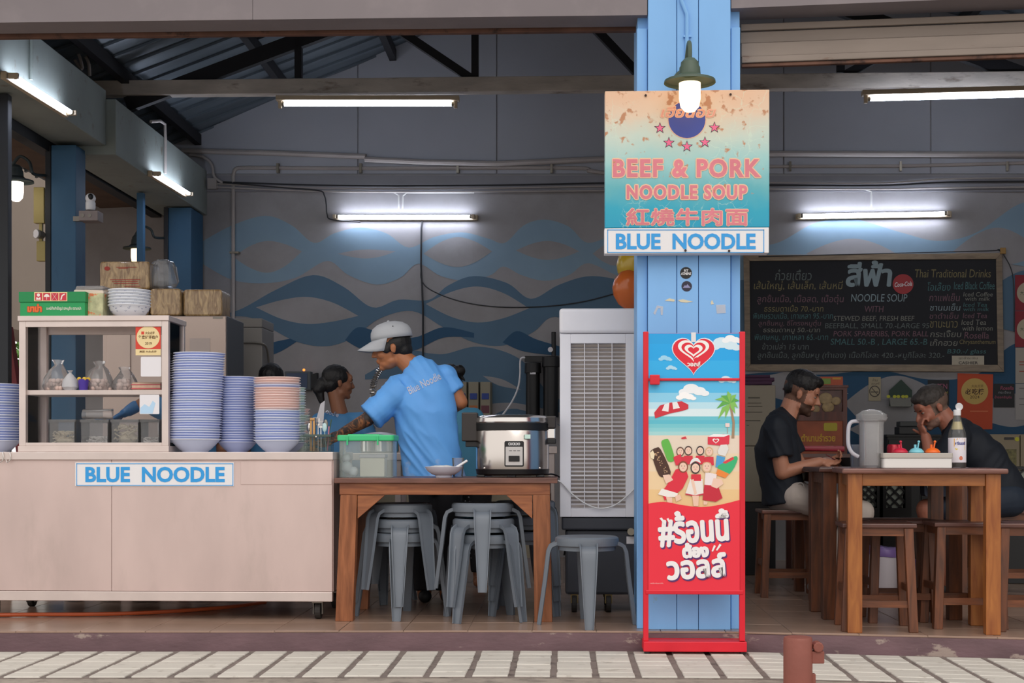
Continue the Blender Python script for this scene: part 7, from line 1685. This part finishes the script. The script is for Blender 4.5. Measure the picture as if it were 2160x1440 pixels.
def hem_print():
    nt = BLUE.node_tree; N, L = nt.nodes, nt.links; b = N['Principled BSDF']; src = b.inputs['Base Color'].links[0].from_socket
    g_ = N.new('ShaderNodeNewGeometry'); sp2 = N.new('ShaderNodeSeparateXYZ'); L.new(g_.outputs['Position'], sp2.inputs[0])
    mr = N.new('ShaderNodeMapRange'); mr.inputs['From Min'].default_value = .93; mr.inputs['From Max'].default_value = .70; mr.inputs['To Min'].default_value = -.25; mr.inputs['To Max'].default_value = .12; L.new(sp2.outputs['Z'], mr.inputs['Value'])
    n = N.new('ShaderNodeTexNoise'); n.inputs['Scale'].default_value = 11; n.inputs['Detail'].default_value = 4; L.new(g_.outputs['Position'], n.inputs['Vector'])
    ad = N.new('ShaderNodeMath'); L.new(n.outputs['Fac'], ad.inputs[0]); L.new(mr.outputs[0], ad.inputs[1])
    r_ = N.new('ShaderNodeValToRGB'); r_.color_ramp.elements[0].position = .5; r_.color_ramp.elements[1].position = .62; r_.color_ramp.elements[1].color = (.6, .6, .6, 1); L.new(ad.outputs[0], r_.inputs['Fac'])
    mx = N.new('ShaderNodeMix'); mx.data_type = 'RGBA'; L.new(r_.outputs[0], mx.inputs['Factor']); L.new(src, mx.inputs['A']); mx.inputs['B'].default_value = C('#b9c8ea'); L.new(mx.outputs['Result'], b.inputs['Base Color'])
hem_print()
# lettering follows the back of the shirt
def project_text(s, x0, y0, x1, y1, ang, obj, root, m, size_h, off=.003):
    """lay words over a mesh, along the viewing rays of the photograph"""
    vs, fs = text_raw(s, .012); a0 = min(v.x for v in vs); a1 = max(v.x for v in vs); b0 = min(v.y for v in vs); b1 = max(v.y for v in vs)
    L_ = math.hypot(x1-x0, y1-y0); k = L_/(a1-a0); kv = size_h/(b1-b0); ux, uy = (x1-x0)/L_, (y1-y0)/L_
    W = INV[root.name].inverted(); me = obj.data; tree = BVHTree.FromPolygons([W @ v.co for v in me.vertices], [tuple(p.vertices) for p in me.polygons]); out = []
    for v in vs:
        a = (v.x-a0)*k; b = (v.y-b0)*kv; px = x0+ux*a+uy*b; py = y0+uy*a-ux*b
        r = ray(px, py).normalized(); loc, n_, _i, _dd = tree.ray_cast(CAMP, r)
        out.append(loc - r*off if loc is not None else CAMP + r*(Y0-CAM_Y-.16))
    mb = MB(); mb.add(out, fs, m); return mb.build('lettering', None, root)
LET = mat('shirt_letter', '#c8cde0', .6)
project_text('Blue Noodle', 865, 832, 932, 799, 0, shirt, shirt, LET, 17)
mb = MB()
for hx in (895, 942): caps(mb, P(hx, 1020, Y0), P(hx, 1150, Y0+.02), .10, .075); frust(mb, P(hx, 1150, Y0+.02), P(hx, 1245, Y0), .075, .06)
elli(mb, P(918, 1012, Y0), (.168, .122, .12)); remesh(mb, 'trousers', DRK, w0, .009, 2)
for hx in (895, 942): mb = MB(); a = Vector((PX(hx, Y0), Y0, .042)); caps(mb, a+Vector((.01, -.05, 0)), a+Vector((-.02, .14, 0)), .04, .036); remesh(mb, 'shoe', SHOE, w0, .009, 2)
mb = MB(); mb.sphere((0, -.024, .02), (.078, .090, .080), 18, 12, M=HM); mb.sphere((0, -.06, -.025), (.064, .05, .05), 16, 10, M=HM); mb.sphere((.066, .03, .0), (.012, .028, .03), 10, 8, M=HM); mb.sphere((-.066, .03, .0), (.012, .028, .03), 10, 8, M=HM); remesh(mb, 'hair', HAIR, w0, .006, 1)
CAPC = mat('cap_grey', '#b9bcc2', .8, var=.04, bump=.1, bscale=60)
cp = MB()
prof = [(1.0, 0), (1.0, .25), (.97, .45), (.86, .68), (.62, .87), (.3, .97), (.001, 1.0)]
for i, (r, z) in enumerate(prof): pass
cp.lathe([(r*1.0, z*.095) for r, z in prof], (0, 0, 0), 32, None, .089, .112, M=HM @ Matrix.Translation((0, -.012, .046)) @ Matrix.Rotation(R(4), 4, 'X'), close=False)
cap_o = cp.build('cap', CAPC, w0, smooth=True, ang=60); cap_o.modifiers.new('solid', 'SOLIDIFY').thickness = .003
br_ = MB(); n1 = 14; vs = []; fs = []
for i in range(n1+1):
    t_ = R(-78+156*i/n1)
    for j in range(5):
        q = j/4; ex = .088*math.sin(t_)*(1-.12*q); ey = .112*math.cos(t_)*1.0 + q*.082*math.cos(t_)**.6 if math.cos(t_) > 0 else 0
        vs.append((ex, ey-.012, .050 - .030*q*1.0 - .035*(math.sin(t_)**2)*q))
for i in range(n1):
    for j in range(4): fs.append((i*5+j, i*5+j+1, (i+1)*5+j+1, (i+1)*5+j))
br_.add(vs, fs, None, HM); bo_ = br_.build('brim', CAPC, cap_o, smooth=True, ang=60); bo_.modifiers.new('solid', 'SOLIDIFY').thickness = .004
MB().sphere((0, -.012, .142), (.008, .008, .005), 10, 6, M=HM).build('button', CAPC, cap_o, smooth=True)
for (x, y, z) in ((-.066, .03, .105), (-.078, -.03, .105), (-.055, -.075, .105)): MB().sphere((x*1.02, y, z), .0035, 8, 5, M=HM).build('eyelet', mat('eyelet_grey', '#70737a', .6), cap_o)
# ---------------------------------------------------------------- generic standing worker seen from behind
def worker(label, hp, k, F, sL, sR, eL, wL, eR, wR, Y, shirtm, skin, hairfn, hip_px, pants=DRK, extra=None):
    t = thing('person', label, 'person', (PX(hip_px, Y), Y, 0)); H = frame(P(*hp, Y), F, (0, 0, 1), k); nk = (sL+sR)/2 + Vector((0, 0, .03))
    mb = MB(); head_prims(mb, H); caps(mb, H @ Vector((0, -.03, -.05)), nk, .048, .055); caps(mb, sL, sR, .05)
    ch = (sL+sR)/2; wd = min((sR-sL).length/2, .19); zc_ = ch.z; hip = Vector((PX(hip_px, Y), Y, min(.86, zc_-.42)))
    ang = (sR-sL); fw = Vector((-ang.y, ang.x, 0))
    elli(mb, ch+(hip-ch)*.3, (wd*.9, .1, .18), fw); elli(mb, ch+(hip-ch)*.7, (.13, .095, .16), fw); elli(mb, hip, (.15, .11, .13), fw)
    limb(mb, sL, eL, wL, (.046, .038, .027)); limb(mb, sR, eR, wR, (.046, .038, .027)); hand_prims(mb, wL, wL-eL, (0, 0, 1), .4, 1, .92); hand_prims(mb, wR, wR-eR, (0, 0, 1), .4, -1, .92)
    lt = ang.normalized()
    for s in (-1, 1):
        a = hip + lt*(.08*s); limb(mb, a, Vector((a.x, a.y, hip.z*.53)), Vector((a.x, a.y, .09)), (.08, .055, .04)); foot_prims(mb, Vector((a.x, a.y, .09)), fw)
    remesh(mb, 'body', skin, t, .007, 2); eyes(t, H)
    mb = MB(); loft(mb, [(ch+(hip-ch)*t_+Vector((0, 0, dz2)), rx, ry) for t_, dz2, rx, ry in ((0, .05, .06, .06), (0, .03, .1, .08), (.06, 0, wd*.95, .105), (.25, 0, wd*1.02, .125), (.5, 0, .15, .118), (.75, 0, .15, .12), (1.0, -.05, .158, .128))], sR-sL); caps(mb, sL, sR, .063)
    frust(mb, sL, sL+(eL-sL)*.8, .07, .066); frust(mb, sR, sR+(eR-sR)*.8, .07, .066); mb.sphere(sL, .066); mb.sphere(sR, .066); sh_ = remesh(mb, 'tshirt', shirtm, t, .009, 10, None, .008, (7, 7, 3.5), hip_px)
    mb = MB(); elli(mb, hip, (.165, .125, .13), fw)
    for s in (-1, 1): a = hip + lt*(.08*s); caps(mb, a, Vector((a.x, a.y, hip.z*.53)), .095, .07); frust(mb, Vector((a.x, a.y, hip.z*.53)), Vector((a.x, a.y, .1)), .07, .055)
    remesh(mb, 'trousers', pants, t, .01, 2)
    mb = MB(); hairfn(mb, H); remesh(mb, 'hair', HAIR, t, .006, 1, None, .003, (60, 60, 20))
    return t, sh_, H
def hair_full(mb, H): mb.sphere((0, -.022, .034), (.083, .098, .088), 18, 12, M=H); mb.sphere((0, -.055, -.02), (.07, .055, .06), 16, 10, M=H)
def hair_tail(mb, H):
    hair_full(mb, H); caps(mb, H @ Vector((0, -.11, -.02)), H @ Vector((0, -.135, -.06)), .045, .04); caps(mb, H @ Vector((0, -.135, -.06)), H @ Vector((.01, -.11, -.14)), .035, .02)
def hair_bun(mb, H): hair_full(mb, H); mb.sphere((0, -.12, .05), (.045, .045, .042), 14, 9, M=H); caps(mb, H @ Vector((0, -.12, .02)), H @ Vector((.02, -.14, -.02)), .015, .006)
Y3 = 2.2
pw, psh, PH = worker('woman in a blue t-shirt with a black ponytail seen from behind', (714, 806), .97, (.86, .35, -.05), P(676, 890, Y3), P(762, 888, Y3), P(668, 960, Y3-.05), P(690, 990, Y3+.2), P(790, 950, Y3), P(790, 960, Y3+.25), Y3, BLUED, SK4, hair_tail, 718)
project_text('oodle', 686, 871, 713, 880, 0, psh, psh, LET, 10)
mb = MB(); a = P(683, 848, Y3-.14); b = P(673, 890, Y3-.15); mb.add([a+Vector((-.02, 0, -.01)), a+Vector((.008, 0, 0.01)), b+Vector((.03, 0, 0)), b+Vector((-.022, 0, 0))], [(0, 1, 2, 3)]); o = mb.build('cloth_strip', PAPER, pw); o.modifiers.new('solid', 'SOLIDIFY').thickness = .006
DOT = None
def dots():
    m = bpy.data.materials.new('dotted_black'); nt, N, L, b = nodes_of(m); g_ = N.new('ShaderNodeNewGeometry'); v = N.new('ShaderNodeTexVoronoi'); v.inputs['Scale'].default_value = 32; v.inputs['Randomness'].default_value = .25; L.new(g_.outputs['Position'], v.inputs['Vector']); r_ = N.new('ShaderNodeValToRGB'); e = r_.color_ramp.elements; e[0].position = .22; e[0].color = C('#8a8a90'); e[1].position = .26; e[1].color = C('#0e0e12'); L.new(v.outputs['Distance'], r_.inputs['Fac']); L.new(r_.outputs[0], b.inputs['Base Color']); b.inputs['Roughness'].default_value = .8; return m
worker('woman with a hair bun in blue and dotted black trousers behind the server', (944, 806), .97, (-.75, .6, -.2), P(940, 876, Y3), P(1000, 880, Y3-.02), P(925, 940, Y3+.05), P(910, 960, Y3+.2), P(1006, 940, Y3-.05), P(985, 955, Y3+.16), Y3, mat('teal_blue_tee', '#4a8fb0', .65), SK4, hair_bun, 985, dots())
Y4 = 2.45
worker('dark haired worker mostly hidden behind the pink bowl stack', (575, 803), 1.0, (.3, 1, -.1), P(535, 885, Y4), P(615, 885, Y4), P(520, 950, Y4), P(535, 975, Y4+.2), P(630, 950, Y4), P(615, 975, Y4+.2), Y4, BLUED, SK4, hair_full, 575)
Y5 = 1.42
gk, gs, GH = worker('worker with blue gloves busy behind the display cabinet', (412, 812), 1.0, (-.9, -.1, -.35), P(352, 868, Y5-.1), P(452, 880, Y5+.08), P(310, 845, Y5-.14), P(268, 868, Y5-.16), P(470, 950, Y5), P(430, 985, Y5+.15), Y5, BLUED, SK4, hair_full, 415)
gl = MB(); hand_prims(gl, P(268, 868, Y5-.16), P(268, 868, Y5-.16)-P(310, 845, Y5-.14), (0, 0, 1), .4, 1, 1.12); caps(gl, P(272, 866, Y5-.16), P(285, 858, Y5-.155), .034, .038); remesh(gl, 'glove', mat('blue_glove', '#2f6aa0', .35), gk, .006, 2)
# ---------------------------------------------------------------- diner on the left
Yl_ = 1.72
d1 = thing('person', 'bearded diner in a dark t-shirt and cream trousers seated facing right', 'person', (PX(1660, Yl_), Yl_, 0))
DH = frame(P(1690, 830, Yl_), (1, -.16, -.34), (0, 0, 1), 1.12)
pel = P(1662, 1046, Yl_); chs = P(1640, 925, Yl_); nk = P(1662, 878, Yl_)
s1, e1, w1 = P(1636, 902, Yl_-.16), P(1650, 996, Yl_-.17), P(1728, 974, Yl_-.12)
s2, e2, w2 = P(1648, 900, Yl_+.17), P(1690, 990, Yl_+.18), P(1765, 972, Yl_+.1)
mb = MB(); head_prims(mb, DH, 1.06, 1.05); caps(mb, DH @ Vector((0, -.03, -.05)), nk, .060, .066); caps(mb, s1, s2, .06)
elli(mb, chs, (.14, .09, .15), (1, 0, 0), (.1, 0, 1)); elli(mb, P(1648, 990, Yl_), (.135, .095, .15), (1, 0, 0)); elli(mb, pel, (.16, .12, .12), (1, 0, 0))
limb(mb, s1, e1, w1, (.058, .046, .031)); limb(mb, s2, e2, w2, (.055, .045, .031)); hand_prims(mb, w1, (.9, .1, .05), (0, -.6, .8), .75, 1, 1.0); hand_prims(mb, w2, (.95, -.1, -.2), (0, -.2, 1), .3, -1, 1.0)
for dy in (-.11, .11):
    h_ = pel + Vector((.02, dy, 0)); kn = P(1818, 1082, Yl_+dy); an = Vector((PX(1740, Yl_), Yl_+dy, .09)); limb(mb, h_, kn, an, (.085, .062, .042)); foot_prims(mb, an, (1, 0, 0))
def dmat(c):
    q = DH.inverted() @ c
    if q.y > .018 and q.z < -.048 and q.length < .16 and not (abs(q.x) < .022 and q.z > -.072 and q.y > .08): return 1
    if q.length < .12 and q.z > -.05 and q.y < .03 and q.z < .05 and abs(q.x) < .074: return 2
    return 0
remesh(mb, 'body', [SK2, STUB, FADE], d1, .0055, 3, dmat); eyes(d1, DH)
mb = MB(); mb.sphere((0, -.012, .058), (.080, .096, .078), 18, 12, M=DH); mb.sphere((0, .052, .086), (.058, .048, .034), 16, 10, M=DH); mb.sphere((0, -.06, .02), (.066, .045, .05), 14, 9, M=DH); remesh(mb, 'hair', HAIR, d1, .006, 1, None, .003, (60, 60, 30))
mb = MB(); loft(mb, [(P(x, y, Yl_), rx, ry) for x, y, rx, ry in ((1664, 872, .065, .065), (1653, 884, .13, .09), (1644, 908, .185, .115), (1640, 945, .195, .135), (1643, 985, .18, .132), (1650, 1025, .176, .132), (1656, 1058, .182, .142))], (0, 1, 0)); caps(mb, s1, s2, .078); caps(mb, P(1643, 890, Yl_-.08), P(1643, 890, Yl_+.08), .075)
frust(mb, s1, s1+(e1-s1)*.66, .085, .082); mb.sphere(s1, .08); frust(mb, s2, s2+(e2-s2)*.66, .08, .078); mb.sphere(s2, .078); remesh(mb, 'tshirt', BLK, d1, .008, 8, None, .010, None, 9, ((.5, 0, -.86), 2.2, 11))
mb = MB(); elli(mb, pel, (.175, .145, .125), (1, 0, 0))
for dy in (-.11, .11): h_ = pel + Vector((.02, dy, 0)); kn = P(1818, 1082, Yl_+dy); an = Vector((PX(1743, Yl_), Yl_+dy, .22)); caps(mb, h_, kn, .1, .078); frust(mb, kn, an, .078, .062)
remesh(mb, 'trousers', CRM, d1, .009, 3, None, .006, (8, 8, 6), 2)
MB().tube(smoothpts([P(1690, 1034, Yl_-.16), P(1682, 1022, Yl_-.17), P(1690, 1018, Yl_-.17), P(1696, 1026, Yl_-.17), P(1690, 1044, Yl_-.16)], 4), .004, 6).build('drawstring', mat('drawstring_white', '#c8c0b8', .7), d1, smooth=True)
for dy in (-.11, .11): mb = MB(); a = Vector((PX(1740, Yl_), Yl_+dy, .044)); caps(mb, a+Vector((-.05, 0, 0)), a+Vector((.15, 0, 0)), .042, .036); remesh(mb, 'shoe', mat('pale_shoe', '#8d8480', .6), d1, .009, 2)
kp = w1+Vector((.09, -.01, .0))
for i in (0, 1): tag(MB().cyl(kp+Vector((-.05, .004*i, .045)), kp+Vector((.13, .03+.012*i, -.055)), .003, .0022, 6).build('chopstick', mat('chopstick_red', '#6a2c2c', .5)), ('nearer dark chopstick in the hand of the bearded diner', 'farther dark chopstick in the hand of the bearded diner')[i], 'chopstick', 'chopsticks')
sbw = (PX(1788, 1.62), 1.62); ztt = HT-.012
tag(MB().lathe([(.05, .001), (.055, .01), (.085, .04), (.10, .06), (.097, .06), (.05, .014), (.001, .012)], (sbw[0]+.02, sbw[1], ztt), 26).build('dark_bowl', mat('dark_bowl', '#1e2022', .4), smooth=True), 'dark bowl in front of the bearded diner', 'bowl')
# ---------------------------------------------------------------- diner on the right
Yr_ = 1.75
d2 = thing('person', 'grey haired diner in a dark t-shirt leaning forward with a hand at the mouth', 'person', (PX(2120, Yr_), Yr_, 0))
EH = frame(P(1967, 858, Yr_), (-1, -.14, -.55), (0, 0, 1), 1.1)
pel = P(2122, 1052, Yr_); chs = P(2055, 950, Yr_); nk = P(2005, 898, Yr_)
s1, e1, w1 = P(2020, 920, Yr_-.17), P(1972, 1000, Yr_-.16), P(1953, 922, Yr_-.06)
s2, e2, w2 = P(2030, 915, Yr_+.17), P(1960, 990, Yr_+.2), P(1905, 972, Yr_+.14)
mb = MB(); head_prims(mb, EH, 1.04, 1.08); caps(mb, EH @ Vector((0, -.03, -.05)), nk, .058, .066); caps(mb, s1, s2, .06)
elli(mb, chs, (.14, .085, .14), (-1, 0, 0), (-.45, 0, 1)); elli(mb, P(2088, 1000, Yr_), (.14, .1, .13), (-1, 0, 0), (-.3, 0, 1)); elli(mb, pel, (.165, .13, .12), (-1, 0, 0))
limb(mb, s1, e1, w1, (.058, .047, .032)); limb(mb, s2, e2, w2, (.055, .045, .031)); hand_prims(mb, w1, (-.35, .1, .8), (.9, .2, .2), 1.15, 1, .95); hand_prims(mb, w2, (-.95, -.2, -.2), (0, 0, 1), .4, 1, 1.0)
for dy in (-.12, .12):
    h_ = pel + Vector((-.02, dy, 0)); kn = P(1955, 1074, Yr_+dy); an = Vector((PX(1990, Yr_), Yr_+dy, .09)); limb(mb, h_, kn, an, (.09, .066, .044)); foot_prims(mb, an, (-1, 0, 0))
def emat(c):
    q = EH.inverted() @ c
    if q.y > .02 and q.z < -.055 and q.length < .15 and not (abs(q.x) < .022 and q.z > -.07 and q.y > .08): return 1
    if q.length < .12 and q.z > -.04 and q.y < .03 and q.z < .05 and abs(q.x) < .074: return 2
    return 0
remesh(mb, 'body', [SK3, mat('grey_stubble', '#8a6a5c', .7, var=.15, vscale=70), mat('grey_fade', '#6d564a', .7, var=.15, vscale=80)], d2, .0055, 3, emat); eyes(d2, EH, '#3a302c')
mb = MB(); mb.sphere((0, -.012, .054), (.079, .095, .074), 18, 12, M=EH); mb.sphere((0, .048, .080), (.056, .044, .030), 16, 10, M=EH); remesh(mb, 'hair', HAIRG, d2, .006, 1, None, .003, (60, 60, 30))
mb = MB(); loft(mb, [(P(x, y, Yr_), rx, ry) for x, y, rx, ry in ((2001, 890, .065, .065), (2013, 902, .13, .09), (2034, 928, .185, .12), (2058, 958, .195, .145), (2080, 988, .19, .152), (2102, 1024, .186, .155), (2118, 1060, .188, .16))], (0, 1, 0)); caps(mb, s1, s2, .08); caps(mb, P(2024, 906, Yr_-.08), P(2024, 906, Yr_+.08), .078)
frust(mb, s1, s1+(e1-s1)*.62, .086, .084); mb.sphere(s1, .082); frust(mb, s2, s2+(e2-s2)*.62, .082, .08); mb.sphere(s2, .08); remesh(mb, 'tshirt', BLK, d2, .008, 8, None, .010, None, 5, ((-.6, 0, -.8), 2.2, 11))
mb = MB(); elli(mb, pel, (.18, .15, .125), (-1, 0, 0))
for dy in (-.12, .12): h_ = pel + Vector((-.02, dy, 0)); kn = P(1955, 1074, Yr_+dy); frust(mb, h_, h_+(kn-h_)*.86, .11, .088); mb.sphere(h_, .11)
remesh(mb, 'shorts', NVY, d2, .009, 3, None, .006, (8, 8, 6), 2)
for dy in (-.12, .12): mb = MB(); a = Vector((PX(1990, Yr_), Yr_+dy, .044)); caps(mb, a+Vector((.05, 0, 0)), a+Vector((-.15, 0, 0)), .042, .036); remesh(mb, 'shoe', SHOE, d2, .009, 2)
bpy.data.scenes.remove(TMP)
